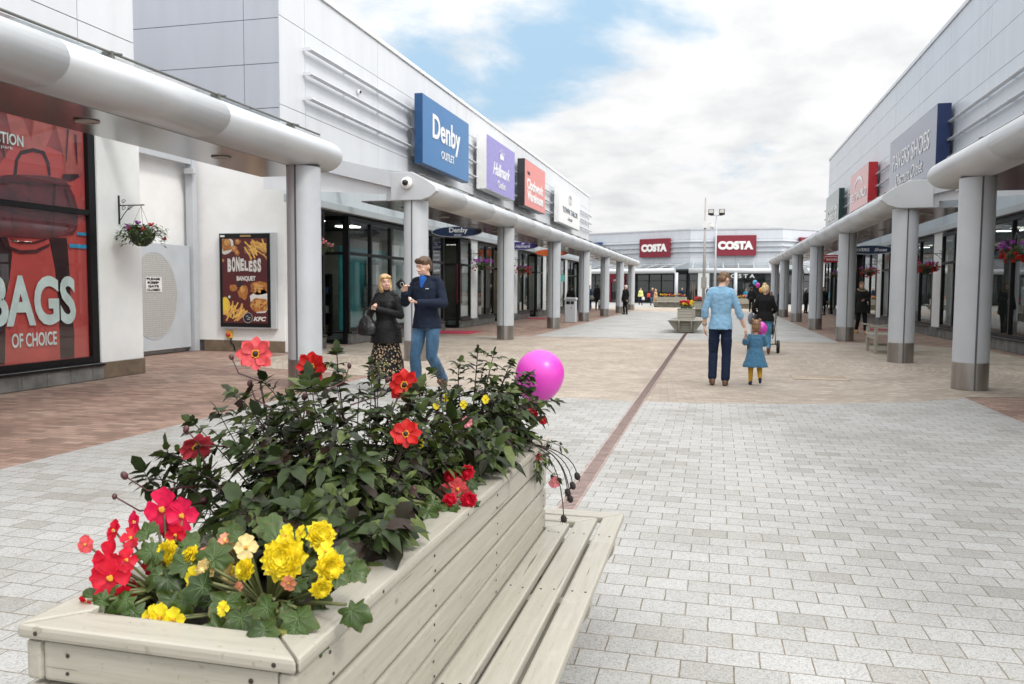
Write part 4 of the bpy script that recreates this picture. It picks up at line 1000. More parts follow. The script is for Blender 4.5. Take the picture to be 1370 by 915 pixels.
# ------------------------------------------------------------------ the coffee shop across the end of the street
cf = thing('cafe_building', 'pale three-sided coffee shop across the end of the street with three maroon COSTA signs', 'cafe')
YC = 90.0
def facet(x0, y0, x1, y1, sec, red=None):
    """wall from (x0,y0) to (x1,y1), seen from the street"""
    d_ = Vector((x1-x0, y1-y0, 0)); ln = d_.length; ang = math.atan2(d_.y, d_.x)
    M = Matrix.Translation((x0, y0, 0)) @ Matrix.Rotation(ang, 4, 'Z')
    mb = MB(); mb.box(0, .05, 3.6, ln, .4, 8.0, M=M); mb.build('wall', M_['joint'], cf)
    n = max(2, round(ln/4.2)); mb = MB()
    for i in range(n):
        for z0, z1 in ((3.75,5.0),(5.0,6.95),(6.95,7.95)):
            mb.box(ln*i/n+.01, 0, z0+.008, ln*(i+1)/n-.01, .05, z1-.008, M=M)
    mb.build('cladding', M_['cladr'], cf)
    mb = MB(); mb.box(-.02, -.06, 7.95, ln+.02, .4, 8.1, M=M); mb.build('parapet_cap', M_['alub'], cf)
    for z in (5.62, 6.15, 6.70):
        mb = MB(); mb.box(0, -.24, z-.035, ln, -.005, z+.035, M=M); mb.build('louvre_fin', M_['alub'], cf, bevel=.02)
    # canopy over the pavement
    mb = MB(); mb.tube([(0, -3.2, 3.5), (ln, -3.2, 3.5)], .27, 20, M=M); mb.build('canopy_tube', M_['alu'], cf)
    mb = MB(); mb.box(0, -3.2, 3.24, ln, -2.6, 3.27, M=M); mb.build('soffit', M_['soffit'], cf)
    mb = MB(); mb.add([(0,-3.1,3.78),(ln,-3.1,3.78),(ln,0,4.45),(0,0,4.45)], [(0,1,2,3)], M=M); mb.build('canopy_glass', M_['roofglass'], cf)
    mb = MB(); q = .4
    while q < ln:
        mb.add([(q-.05,-3.2,3.68),(q+.05,-3.2,3.68),(q+.05,0,4.35),(q-.05,0,4.35),(q-.05,-3.2,3.80),(q+.05,-3.2,3.80),(q+.05,0,4.47),(q-.05,0,4.47)], [(0,3,2,1),(4,5,6,7),(0,1,5,4),(1,2,6,5),(2,3,7,6),(3,0,4,7)], M=M); q += 1.55
    mb.tube([(0,-1.6,4.2),(ln,-1.6,4.2)], .03, 6, M=M)
    mb.build('rafter', M_['alu'], cf)
    # shopfront
    mb = MB(); mb.box(0, .5, 0, ln, .6, 3.6, M=M); mb.build('shop_back', M_['dark'], cf)
    g = MB(); fr = MB()
    for a, b, kind in sec:
        if kind == 'g':
            g.add([(a,.02,.35),(b,.02,.35),(b,.02,3.35),(a,.02,3.35)], [(0,1,2,3)], M=M)
            k = max(1, round((b-a)/1.7))
            for i in range(k+1):
                c = a+(b-a)*i/k; fr.box(c-.05, -.04, .1, c+.05, .06, 3.4, M=M)
            fr.box(a, -.03, 3.3, b, .06, 3.6, M=M); fr.box(a, -.03, .1, b, .06, .38, M=M); fr.box(a, -.03, 2.45, b, .05, 2.52, M=M)
        elif kind == 'p':
            MB().box(a, -.10, .45, b, .3, 3.6, M=M).build('pier', M_['render'], cf, bevel=.01)
            MB().box(a-.01, -.12, .0, b+.01, .3, .45, M=M).build('pier_base', MAROON, cf, bevel=.01)
    g.build('window_glass', M_['glass'], cf); fr.build('window_frame', M_['black'], cf)
    return M
MAROON = pm('maroon', (.20,.012,.028), .45)
Mc = facet(-2.75, YC, 6.75, YC, [(0,.9,'g'),(.9,2.1,'p'),(2.1,9.5,'g')])
Ml = facet(-27.0, 102.4, -2.75, YC, [(0,8,'g'),(8,9.2,'p'),(9.2,16.6,'g'),(19.0,26.9,'g')])
Mr = facet(6.75, YC, 20.0, 102.5, [(.2,8,'g'),(8,9,'p'),(9,18,'g')])
mb = MB(); mb.add([(-27,103,8.0),(-2.75,90.2,8.0),(6.75,90.2,8.0),(20,103,8.0),(20,125,8.0),(-27,125,8.0)], [(0,1,2,3,4,5)]); mb.build('roof', M_['alub'], cf)
for xx, yy in ((-4.0, 86.9),(2.0, 86.6),(8.6, 88.6),(-12.2, 91.2),(-19.5,94.9)):
    MB().lathe([(.18,0),(.18,3.3)], (xx,yy,0), 16).build('canopy_column', M_['alub'], cf)
# door with its red surround
mb = MB(); a = 17.0
mb.box(a-.2, -.1, 0, a+.05, .2, 2.55, M=Ml); mb.box(a+1.75, -.1, 0, a+2.0, .2, 2.55, M=Ml); mb.box(a-.2, -.1, 2.3, a+2.0, .2, 2.85, M=Ml); mb.box(a-.2,-.05,2.85,a+2.0,.1,3.6, M=Ml)
mb.build('door_surround', MAROON, cf)
MB().add([(a+.05,.05,0),(a+1.75,.05,0),(a+1.75,.05,2.3),(a+.05,.05,2.3)], [(0,1,2,3)], M=Ml).build('door', M_['glass'], cf)
mb = MB(); text_into(mb, 'COSTA', (0,0,0), (1,0,0), (0,0,1), .9, .2, .005, .03)
mb.v = [tuple(Ml @ (Vector(v) + Vector((a+.9, -.11, 2.57)))) for v in mb.v]; mb.build('door_lettering', M_['white'], cf)
def cafe_sign(label, M, x0, x1, z0, z1):
    t = thing('cafe_sign', label, 'shop sign')
    MB().box(x0, -.50, z0, x1, -.10, z1, M=M).build('box', MAROON, t, bevel=.01)
    mb = MB(); text_into(mb, 'COSTA', (0,0,0), (1,0,0), (0,0,1), (x1-x0)*.86, (z1-z0)*.42, .05, .075)
    mb.v = [tuple(M @ (Vector(v) + Vector(((x0+x1)/2, -.51, (z0+z1)/2)))) for v in mb.v]; mb.build('lettering', M_['white'], t)
cafe_sign('largest maroon sign with white letters COSTA on the middle wall of the coffee shop', Mc, 2.62, 6.85-.0, 5.17, 7.32)
LF = math.hypot(24.25, 12.4)
cafe_sign('maroon sign with white letters COSTA on the slanting left wall of the coffee shop', Ml, LF-6.1, LF-2.3, 5.1, 7.15)
cafe_sign('maroon COSTA sign partly hidden by the right canopy on the coffee shop', Mr, 2.3, 6.0, 5.2, 7.15)
t = thing('blank_sign', 'plain dark blue sign high on the far left of the coffee shop wall', 'shop sign')
MB().box(LF-15.2, -.5, 5.2, LF-11.4, -.1, 7.0, M=Ml).build('box', pm('far_blue', (.01,.045,.16), .4), t, bevel=.01)
mb = MB(); text_into(mb, 'C O S T A', (0,0,0), (1,0,0), (0,0,1), 3.2, .42, .01, .03)
o = thing('window_lettering', 'white letters COSTA across the dark window of the coffee shop', 'window sign')
mb.v = [tuple(Mc @ (Vector(v) + Vector((5.2, -.06, 3.0)))) for v in mb.v]; mb.build('lettering', M_['white'], o)

# ------------------------------------------------------------------ posts
t = thing('mast', 'tall thin tapering mast with a white camera box and a grey control box', 'mast', (-.60, 44.3, 0))
MB().tube([(0,0,0),(0,0,3.4),(0,0,3.45),(0,0,6.35)], [.085,.075,.06,.035], 12).build('pole', pm('galvanised_post', (.36,.34,.31), .5, .3), t)
MB().box(-.14,-.14,1.55,.14,.10,2.15).build('control_box', pm('box_grey', (.28,.27,.25), .5), t, bevel=.02)
mb = MB(); mb.box(-.12,-.1,4.75,.12,.1,5.15); mb.tube([(0,0,5.0),(.36,0,5.05),(.36,0,4.9)], .025, 8); mb.ell((.36,0,4.82),(.11,.11,.12)); mb.build('camera', M_['white'], t)
t = thing('floodlight_post', 'slim grey post with a crossbar and two square floodlights', 'floodlight', (-.03, 51.0, 0))
MB().tube([(0,0,0),(0,0,3.2),(0,0,3.25),(0,0,6.05)], [.075,.07,.055,.045], 12).build('pole', M_['alub'], t)
MB().tube([(-.36,0,6.0),(.36,0,6.0)], .025, 8).build('crossbar', M_['alub'], t)
for sx in (-1, 1):
    M = Matrix.Translation((sx*.32, 0, 6.2)) @ Matrix.Rotation(R(-28), 4, 'X')
    f = MB().box(-.17,-.10,-.16,.17,.10,.16, M=M).build('floodlight', M_['black'], t, bevel=.02)
    MB().add([(-.13,-.103,-.12),(.13,-.103,-.12),(.13,-.103,.12),(-.13,-.103,.12)], [(0,1,2,3)], M=M).build('lens', pm('flood_lens', (.35,.33,.30), .15), f)
t = thing('cafe_post', 'pair of thin brown posts by the white pier of the coffee shop', 'post', (-2.1, 82, 0))
MB().box(-.12,-.04,0,-.05,.04,2.1).build('post', pm('brown_post', (.12,.09,.07), .6), t); MB().box(.07,-.04,0,.14,.04,2.1).build('post', pm('brown_post_b', (.12,.09,.07), .6), t)

# ------------------------------------------------------------------ litter bin and bench
t = thing('litter_bin', 'grey metal litter bin with a sloping lid and dark slots beside the left columns', 'litter bin', (-6.22, 35.5, 0), R(0))
pr = [(-.23,-.2),(.23,-.2),(.25,-.16),(.25,.16),(.23,.2),(-.23,.2),(-.25,.16),(-.25,-.16)]
MB().prism(pr, 'z', .0, .98).build('body', M_['alub'], t, bevel=.012)
MB().prism([(-.29,1.0),(.29,1.0),(.24,1.10),(-.24,1.10)], 'y', -.24, .24).build('lid', M_['alu'], t, bevel=.015)
mb = MB(); mb.box(-.17,-.206,.80,.0,-.195,.93); mb.box(.03,-.206,.80,.17,-.195,.93); mb.build('slot', M_['black'], t)
MB().box(.04,-.207,.62,.09,-.198,.66).build('lock', M_['black'], t)
t = thing('wooden_bench', 'weathered cream wooden bench with curved arms behind the right column', 'bench', (3.62, 20.3, 0))
for k in (0, 1.04):
    MB().box(0,k-.035,0,.07,k+.035,.60).build('leg', M_['wz'], t, bevel=.008); MB().box(.50,k-.035,0,.57,k+.035,.85).build('leg', M_['wz'], t, bevel=.008)
    rg = [[(x_, k+dy_, z_+dz_) for dy_, dz_ in ((-.045,-.02),(.045,-.02),(.045,.02),(-.045,.02))] for x_, z_ in ((-.08,.655),(0,.645),(.12,.60),(.3,.60),(.52,.63))]
    MB().loft(rg, 0, False).build('armrest', M_['wx'], t, bevel=.008)
    MB().box(.07,k-.025,.12,.50,k+.025,.18).build('side_rail', M_['wx'], t, bevel=.005)
MB().box(.01,.035,.33,.05,1.005,.42).build('front_rail', M_['wy'], t, bevel=.005)
mb = MB()
for i in range(5): mb.box(-.02+i*.105, -.03, .42, .07+i*.105, 1.07, .45)
mb.build('seat', M_['wy'], t, bevel=.006)
mb = MB()
for z in (.55,.68,.81): mb.box(.515, .03, z-.045, .545, 1.01, z+.045)
mb.build('backrest', M_['wy'], t, bevel=.006)

# ------------------------------------------------------------------ planters
def planter(name, label, loc, rz=0, W=.575, Lg=2.115, group='cream wooden planters with bench seats along the street', holes=False):
    t = thing(name, label, 'planter', loc, rz, group)
    hw, hl = W/2-.012, Lg/2-.012; gp = .0105
    zs = [.802,.717,.622,.532,.442,.352,.262,.172,.082,.02]
    r_ = random.Random(3)
    for sx in (-1, 1):
        mb = MB()
        for i in range(9): 
            j = r_.uniform(-.0015, .0015); mb.box(sx*(hw-.032), -hl, zs[i+1]+gp/2, sx*hw+j, hl, zs[i]-gp/2)
        mb.build('side_boards', M_['wy'], t, bevel=.007)
        mb = MB()
        for i in range(9):
            j = r_.uniform(-.0015, .0015); mb.box(-hw+.034, sx*(hl-.034), zs[i+1]+gp/2, hw-.034, sx*(hl-.004)+j, zs[i]-gp/2)
        mb.build('end_boards', M_['wx'], t, bevel=.007)
    MB().box(-hw+.04,-hl+.04,.05,hw-.04,hl-.04,.775).build('liner', M_['soil'], t)
    def mitre(o, i_, z0, z1, nm, bev=.008):
        ox, oy = o; ix, iy = i_; g_ = .0018
        q = [((-ox,-oy),(ox,-oy),(ix,-iy),(-ix,-iy)), ((ox,-oy),(ox,oy),(ix,iy),(ix,-iy)), ((ox,oy),(-ox,oy),(-ix,iy),(ix,iy)), ((-ox,oy),(-ox,-oy),(-ix,-iy),(-ix,iy))]
        for k, pl_ in enumerate(q):
            c = Vector((sum(p[0] for p in pl_)/4, sum(p[1] for p in pl_)/4))
            d_ = (Vector(pl_[1]) - Vector(pl_[0])).normalized(); pp = []
            for p in pl_:
                v = Vector(p); side = 1 if (v-c).dot(d_) > 0 else -1
                pp.append(tuple(v - d_*side*g_))
            MB().prism(pp, 'z', z0, z1).build(nm, M_['wx'] if k % 2 == 0 else M_['wy'], t, bevel=bev)
    mitre((W/2, Lg/2), (W/2-.088, Lg/2-.088), .8035, .83, 'cap_rail')
    for k in range(3):
        a = -.004 + .1055*k
        mitre((hw+a+.092, hl+a+.092), (hw+a+.006, hl+a+.006), .42, .45, 'bench_slat', .007)
    br = [(.0,.418),(.30,.418),(.295,.385),(.05,.05),(0,.05)]
    ys = [-hl+.06, -hl/3, hl/3, hl-.06]
    for sx in (-1, 1):
        for y_ in ys:
            MB().prism([(sx*(hw+p[0]), p[1]) for p in (br if sx > 0 else br[::-1])], 'y', y_-.025, y_+.025).build('bracket', M_['wz'], t)
        for x_ in (-hw+.07, hw-.07):
            MB().prism([(sx*(hl+p[0]), p[1]) for p in (br if sx > 0 else br[::-1])], 'x', x_-.025, x_+.025).build('bracket', M_['wz'], t)
    for sx in (-1, 1):
        for sy in (-1, 1):
            MB().box(sx*(hw-.06), sy*(hl-.06), 0, sx*(hw-.10), sy*(hl-.10), .10).build('foot', M_['wz'], t)
    if holes:
        mb = MB()
        def hole(x, y, z, nrm, r0=.0034):
            Mh = Matrix.Translation((x, y, z)) @ Vector(nrm).to_track_quat('Z', 'Y').to_matrix().to_4x4()
            mb.lathe([(r0*1.1,0),(r0,.0009),(0,.0009)], n=9, M=Mh, caps=False)
        for i in range(4):
            zc_ = (zs[i]+zs[i+1])/2
            for y_ in (-hl+.13, -hl/3, hl/3-.1, hl-.06):
                for dz in (-.02, .02): hole(hw+.0015, y_ + r_.uniform(-.01,.01), zc_+dz+r_.uniform(-.004,.004), (1,0,0), r_.uniform(.0028,.0042))
            for x_ in (-hw+.085, hw-.09):
                for dz in (-.018, .016): hole(x_+r_.uniform(-.006,.006), -hl+.002, zc_+dz, (0,-1,0), r_.uniform(.003,.0045))
        for x_ in (-W/2+.045, W/2-.045): hole(x_, -Lg/2-.0003, .817, (0,-1,0), .0042)
        for y_ in (-.7, -.1, .5, .95): hole(W/2+.0003, y_, .816, (1,0,0), .0036)
        for k in range(3):
            for y_ in (-hl+.05, -hl/3, hl/3, hl-.06):
                for dx_ in (-.022, .022): hole(hw+.045+.1055*k+dx_, y_+r_.uniform(-.008,.008), .4503, (0,0,1), r_.uniform(.003,.0042))
        mb.build('screw_hole', M_['hole'], t)
    return t
fp = planter('planter_bench', 'big cream wooden planter with bench slats in the foreground, full of dahlias and begonias', (-.9485, 2.2395, 0), 0, holes=True)
sp_ = [((-.96, 29.0, 0), 0, 'cream planter bench standing alone at the end of the drain, seen end-on'),
       ((-.90, 46.4, 0), 0, 'cream planter bench half hidden behind the man in the blue shirt'),
       ((-3.55, 69.6, 0), R(84), 'long cream planter bench seen side-on in front of the coffee shop'),
       ((2.1, 67.0, 0), R(90), 'cream planter bench half hidden behind the woman in black')]
far_planters = [dup(fp, l, rz, lab) for l, rz, lab in sp_]
far_planters[2].scale = (1.25, 1.15, 1.05)
# ------------------------------------------------------------------ plants
rp = random.Random(21)
CAM = Vector((0, 0, 1.45))
def frame_of(n):
    n = Vector(n).normalized(); a = n.cross(Vector((0,0,1)))
    if a.length < .05: a = Vector((1,0,0))
    a.normalize(); return a, n.cross(a).normalized() * -1, n
def leaf(mb, base, d, up, Ln, Wd, droop=.3, mi=0, fold=.25, tw=0, nseg=5):
    d = Vector(d).normalized(); up = Vector(up); up = (up - d*up.dot(d))
    if up.length < .01: up = Vector((0,0,1)) - d*d.z
    up.normalize(); side = d.cross(up)
    if tw:
        q = Matrix.Rotation(tw, 3, d); side = q @ side; up = q @ up
    base = Vector(base); v = []; f = []
    for i in range(nseg+1):
        t = i/nseg
        w = Wd*.5*(math.sin(math.pi*min(1, t*.93+.06)**.75))**.9 * (1 if t < .98 else .05) * (1 + .12*math.sin(i*2.6))
        if i == 0: w = Wd*.08
        c = base + d*(Ln*t*(1-.15*droop*t)) - Vector((0,0,1))*(droop*Ln*t*t) + up*(.0)
        v += [c - side*w + up*w*fold, c, c + side*w + up*w*fold]
        if i < nseg:
            k = 3*i; f += [(k, k+1, k+4, k+3), (k+1, k+2, k+5, k+4)]
    mb.add(v, f, mi, True)
def compound(mb, base, d, up, size, mi=0):
    """dahlia leaf: three to five pointed leaflets on a short stalk"""
    d = Vector(d).normalized(); up = Vector(up); side = d.cross(up)
    if side.length < .05: side = d.cross(Vector((1,0,0)))
    side.normalize()
    n = rp.choice((1, 1, 2)); dr = rp.uniform(.1, .6)
    st = size*(.55 if n == 2 else .35)
    tip = Vector(base) + d*st - Vector((0,0,1))*st*.15
    leaf(mb, tip - d*.004, d, up, size*rp.uniform(.8, 1.05), size*.46, dr, mi, .2, rp.uniform(-.3,.3))
    for k in range(n):
        p = Vector(base) + (tip-Vector(base))*((k+.6)/(n+.2))
        for s_ in (-1, 1):
            leaf(mb, p, d*.55 + side*s_*rp.uniform(.6,.9), up, size*rp.uniform(.55,.75), size*.33, dr, mi, .2, rp.uniform(-.35,.35))
    mb.tube([base, tip], [.0014, .001], 4, 1)
def pt_in(ells):
    e = ells[rp.randrange(len(ells))] if len(ells[0]) == 2 else rp.choices(ells, [q[2] for q in ells])[0]
    while True:
        u = Vector((rp.uniform(-1,1), rp.uniform(-1,1), rp.uniform(-1,1)))
        if .25 < u.length < 1: break
    if rp.random() < .75: u = u.normalized()*rp.uniform(.72, 1.0)
    return Vector(e[0]) + Vector((u.x*e[1][0], u.y*e[1][1], u.z*e[1][2]))
def sprig(fm, sm_, base, tip, size, nodes, start=.35, rad=.0028):
    base, tip = Vector(base), Vector(tip); mid = (base+tip)/2 + Vector((rp.uniform(-.03,.03), rp.uniform(-.03,.03), .04))
    P = [base*(1-t)**2 + mid*2*t*(1-t) + tip*t*t for t in [i/7 for i in range(8)]]
    sm_.tube(P, [rad*(1-.55*i/7) for i in range(8)], 5, 0)
    ph = rp.uniform(0, 3.14)
    for k in range(nodes):
        t = start + (1-start)*(k+.7)/nodes
        p = base*(1-t)**2 + mid*2*t*(1-t) + tip*t*t; g_ = ((mid-base)*(1-t) + (tip-mid)*t).normalized()
        a, b, _ = frame_of(g_); an = ph + k*1.57
        for s_ in (0, math.pi):
            if rp.random() < .1: continue
            o_ = a*math.cos(an+s_) + b*math.sin(an+s_)
            compound(fm, p, o_*.9 + g_*rp.uniform(.1,.6) + Vector((0,0,rp.uniform(-.15,.3))), g_*.5 + Vector((0,0,.8)), size*rp.uniform(.75,1.15))
    compound(fm, tip, g_, Vector((rp.uniform(-1,1), rp.uniform(-1,1), .5)), size*.8)
def petal(mb, c, rad_dir, n, Ln, Wd, cup, mi=0, ruff=0., shape=.55, nl=6, nw=4, r0=.1, notch=0):
    rad_dir = Vector(rad_dir).normalized(); n = Vector(n).normalized(); side = n.cross(rad_dir).normalized(); v = []; f = []
    ph = rp.uniform(0, 6)
    for i in range(nl+1):
        t = i/nl; r_ = Ln*(r0+(1-r0)*t)
        w = Wd*.5*((.22 + .78*min(1, (t/.6)**.8)) if t < .6 else math.sqrt(max(.02, 1-((t-.6)/.415)**2)))
        for j in range(nw+1):
            s_ = j/nw*2-1
            h = cup*Ln*t*t + .16*Wd*s_*s_*math.sin(math.pi*t) + ruff*Wd*t*math.sin(s_*5+ph+t*2)
            rr = r_ * (1 - notch*(1-abs(s_))*t**4) - .10*Ln*s_*s_*t
            v.append(Vector(c) + rad_dir*rr + side*s_*w + n*h)
    for i in range(nl):
        for j in range(nw):
            k = i*(nw+1)+j; f.append((k, k+nw+1, k+nw+2, k+1))
    mb.add(v, f, mi, True)
def petal_mat(name, c, c2=None, tr=.3):
    m = leaf_mat(name, [x*.82 for x in c], [x*.97 for x in c], c2 or [min(.95, x*1.15) for x in c], .5, tr); return m
PM = dict(
    red = petal_mat('petal_scarlet', (.58,.018,.016)), coral = petal_mat('petal_coral', (.68,.085,.095)), rose = petal_mat('petal_dusky_rose', (.55,.055,.075)),
    beg = petal_mat('petal_crimson', (.62,.006,.030)), magenta = petal_mat('petal_magenta_red', (.70,.010,.075)), yellow = petal_mat('petal_yellow', (.90,.73,.025), (.92,.78,.10)),
    cream = petal_mat('petal_cream', (.82,.66,.30), (.75,.35,.2)), pink = petal_mat('petal_pink', (.72,.25,.30)), peach = petal_mat('petal_peach', (.80,.30,.18)), violet = petal_mat('petal_violet', (.42,.08,.45)))
stem_m = pm('dark_stem', (.030,.018,.014), .5, 0, .3, 20); gstem_m = pm('green_stem', (.09,.10,.03), .5, 0, .3, 20)
gold_m = pm('flower_gold', (.60,.27,.015), .7, 0, .4, 300); dkc_m = pm('flower_dark', (.02,.006,.006), .7); bud_m = pm('flower_bud', (.075,.022,.025), .5, 0, .4, 60)
dahlia_leaf = leaf_mat('dahlia_foliage', (.010,.015,.0055), (.023,.037,.0095), (.09,.115,.02), .45, .2)
for n_ in dahlia_leaf.node_tree.nodes:
    if n_.type == 'VALTORGB' and len(n_.color_ramp.elements) == 4:
        for (p_, c_), e_ in zip(((.0, (.030,.014,.010)), (.18, (.013,.021,.007)), (.6, (.031,.052,.0125)), (1., (.09,.12,.026))), n_.color_ramp.elements): e_.position = p_; e_.color = c4(c_)
        break
begonia_leaf = leaf_mat('begonia_foliage', (.024,.046,.010), (.046,.080,.016), (.20,.19,.02), .38, .15)
vein_m = pm('leaf_vein', (.10,.16,.06), .5); rim_m = leaf_mat('leaf_rim', (.05,.07,.02), (.09,.075,.025), (.16,.08,.03), .5, .1)
bask_leaf = leaf_mat('basket_foliage', (.02,.045,.012), (.06,.10,.022), (.16,.15,.03), .5, .2)

def flower(parent, kind, pos, mat, size, nrm=None, stem_from=None, petals=8):
    pos = Vector(pos); n = Vector(nrm).normalized() if nrm is not None else (CAM - pos).normalized()
    n = (n + Vector((rp.uniform(-.2,.2), rp.uniform(-.2,.2), rp.uniform(-.1,.3)))).normalized()
    a, b, _ = frame_of(n); mb = MB()
    if kind == 'dahlia':
        for ring_, (cnt, cup, k) in enumerate(((petals, .10, 1.), (petals//2, .28, .86))):
            for i in range(cnt):
                t = 2*math.pi*(i + .5*ring_ + rp.uniform(-.12,.12))/cnt
                petal(mb, pos + n*.002*ring_, a*math.cos(t)+b*math.sin(t), n, size*.5*k*rp.uniform(.9,1.08), size*.30*rp.uniform(.85,1.15), cup+rp.uniform(-.18,.16), 0, .03, .62, notch=.06)
    elif kind == 'single':
        for i in range(4 if petals == 8 else petals):
            nn = 4 if petals == 8 else petals
            t = 2*math.pi*(i+rp.uniform(-.1,.1))/nn
            petal(mb, pos, a*math.cos(t)+b*math.sin(t), n, size*.52*(1 if i % 2 else .85), size*.58*(1 if i % 2 else .8), .08+rp.uniform(-.05,.12), 0, .05, .5)
    elif kind == 'double':
        for ring_ in range(6):
            cnt = (10, 10, 9, 7, 5, 4)[ring_]; k = 1 - ring_*.15
            for i in range(cnt):
                t = 2*math.pi*(i+.5*ring_+rp.uniform(-.2,.2))/cnt
                petal(mb, pos + n*size*.045*ring_, a*math.cos(t)+b*math.sin(t), n, size*.5*k*rp.uniform(.92,1.05), size*.34*rp.uniform(.85,1.15), .05+ring_*.14+rp.uniform(-.06,.06), 0, .10, .5, 5, 4)
    o = mb.build('flower', mat, parent)
    if kind == 'dahlia':
        c = MB(); c.ell(pos + n*size*.035, (size*.085,)*3, 10, 6)
        for i in range(22):
            t = i*2.4; r_ = size*.11*(.6+.4*rp.random()); q = pos + (a*math.cos(t)+b*math.sin(t))*r_ + n*size*.05
            c.ell(q, (size*.022,)*3, 6, 4, mi=1)
        c.build('flower_centre', [dkc_m, gold_m], o)
    elif kind == 'single':
        c = MB()
        for i in range(9):
            t = i*2.4; c.ell(pos + (a*math.cos(t)+b*math.sin(t))*size*.05*(i/9) + n*size*.07, (size*.045,)*3, 6, 4)
        c.build('flower_centre', gold_m, o)
    if stem_from is not None:
        s0 = Vector(stem_from); p1 = pos - n*size*.05; mid = Vector((p1.x*.8+s0.x*.2, p1.y*.8+s0.y*.2, s0.z + (p1.z-s0.z)*.75))
        P = [s0*(1-t)**2 + mid*2*t*(1-t) + p1*t*t for t in [i/8 for i in range(9)]]
        MB().tube(P, [.0034*(1-.3*i/8) for i in range(9)], 6).build('flower_stem', stem_m if kind == 'dahlia' else gstem_m, o)
    return o
def bud(mb, p, r_, d):
    mb.ell(p, (r_, r_, r_*1.35), 8, 6, rot=Vector(d).normalized().to_track_quat('Z', 'Y').to_matrix())

# -- the big dahlia in the middle of the foreground planter
dl = thing('dahlia_plant', 'large dark-leaved dahlia with tall scarlet and coral flowers in the foreground planter', 'plant', (-.95, 2.0, .78))
dl.location = (0,0,0)
fm, sm_ = MB(), MB()
E1 = [((-1.00,2.10,1.00), (.31,.44,.215), 5), ((-1.20,1.88,.97), (.20,.26,.18), 2.2), ((-.86,1.78,.92), (.17,.28,.13), 2.2), ((-.95,1.62,.86), (.22,.15,.10), 1.2)]
for i in range(160):
    tip = pt_in(E1); b_ = Vector((-.95 + (tip.x+.95)*.35, 2.0 + (tip.y-2.0)*.55, .775)); sprig(fm, sm_, b_, tip, rp.uniform(.042,.088), rp.randint(4, 5))
for tip in ((-1.09,2.2,1.255),(-1.00,2.25,1.215),(-1.33,2.05,1.14),(-1.27,2.1,1.17),(-1.13,2.1,1.19),(-.86,2.2,1.13),(-.80,2.1,1.10),(-1.38,1.8,1.02),(-1.40,1.75,.96),(-1.22,1.7,1.0)):
    sprig(fm, sm_, (-.98 + (tip[0]+.98)*.5, tip[1], .9), tip, .058, 8, .3, .0034)
fm.build('foliage', [dahlia_leaf, stem_m], dl); sm_.build('stem', stem_m, dl)
flower(dl, 'dahlia', (-1.30,2.1,1.255), PM['coral'], .112, (.45,-1,.35), (-1.24,2.08,1.0))
flower(dl, 'dahlia', (-1.173,2.2,1.213), PM['red'], .104, (.2,-1,.15), (-1.02,2.15,1.02))
flower(dl, 'dahlia', (-.918,2.3,1.156), PM['red'], .106, (.75,-.8,.1), (-.97,2.2,.98))
flower(dl, 'dahlia', (-.792,2.0,1.062), PM['red'], .088, (.2,-1,.25), (-.84,2.0,.92))
flower(dl, 'dahlia', (-1.255,1.75,1.054), PM['rose'], .096, (.55,-.6,-.55), (-1.2,1.8,.9))
flower(dl, 'single', (-.79,2.1,1.02), PM['yellow'], .03); flower(dl, 'single', (-1.14,1.9,.92), PM['yellow'], .014)
for p in ((-1.38,2.1,1.245),(-1.17,2.15,1.13),(-1.32,2.1,1.17),(-1.13,2.1,1.09),(-1.26,1.72,1.10),(-1.30,1.55,1.02),(-1.285,1.5,.985),(-1.04,1.95,1.0),(-1.05,2.2,1.22),(-.97,2.3,1.17),(-1.2,1.7,.93),(-.98,1.8,.97),(-.75,1.95,.93)):
    mb = MB(); bud(mb, p, rp.uniform(.006,.010)*(.8 if p[1] < 1.7 else 1), (rp.uniform(-.5,.5), rp.uniform(-.5,.5), 1)); q = Vector(p)*.55 + Vector((-1.08,1.95,p[2]-.13))*.45; mb.tube([p, Vector(p)*.75+q*.25+Vector((0,0,-.03)), q], [.0018,.0022,.0028], 5); mb.build('bud', bud_m, dl)
# -- second dahlia at the far end
d2 = thing('dahlia_plant', 'smaller dahlia at the far end of the foreground planter, trailing withered stems over its edge', 'plant')
fm, sm_ = MB(), MB()
E2 = [((-.86,2.86,.98), (.24,.34,.16), 4), ((-.80,3.08,.93), (.17,.18,.12), 1.5), ((-.80,2.55,.92), (.15,.22,.12), 1.5)]
for i in range(100):
    tip = pt_in(E2); sprig(fm, sm_, (-.92 + (tip.x+.92)*.4, 2.85 + (tip.y-2.85)*.5, .775), tip, rp.uniform(.045,.075), rp.randint(4, 6))
for tip in ((-.86,2.9,1.215),(-.80,2.9,1.20),(-.93,2.9,1.17),(-.75,2.95,1.16),(-1.03,2.9,1.13),(-.67,2.95,1.13),(-.72,3.0,1.10),(-.60,3.05,1.02),(-1.05,2.8,1.08)):
    sprig(fm, sm_, (-.9 + (tip[0]+.9)*.4, tip[1], .93), tip, .055, 7, .25, .0034)
for tip in ((-.63,3.1,.78),(-.60,3.14,.70),(-.66,3.05,.73),(-.58,3.15,.82),(-.63,2.98,.80)):
    sprig(fm, sm_, (-.78, 3.0, .86), tip, .04, 3, .4, .0026)
fm.build('foliage', [dahlia_leaf, stem_m], d2); sm_.build('stem', stem_m, d2)
flower(d2, 'dahlia', (-.746,2.4,1.033), PM['pink'], .042, None, (-.78,2.45,.95), 9)
flower(d2, 'single', (-.692,3.1,.962), PM['beg'], .05, None, None, 5); flower(d2, 'single', (-.655,3.12,.93), PM['beg'], .04, None, None, 5)
flower(d2, 'single', (-.615,3.16,.675), PM['pink'], .062, (.5,-.8,-.4), None, 5)
flower(d2, 'single', (-.66,3.08,.79), PM['beg'], .03, None, None, 5)
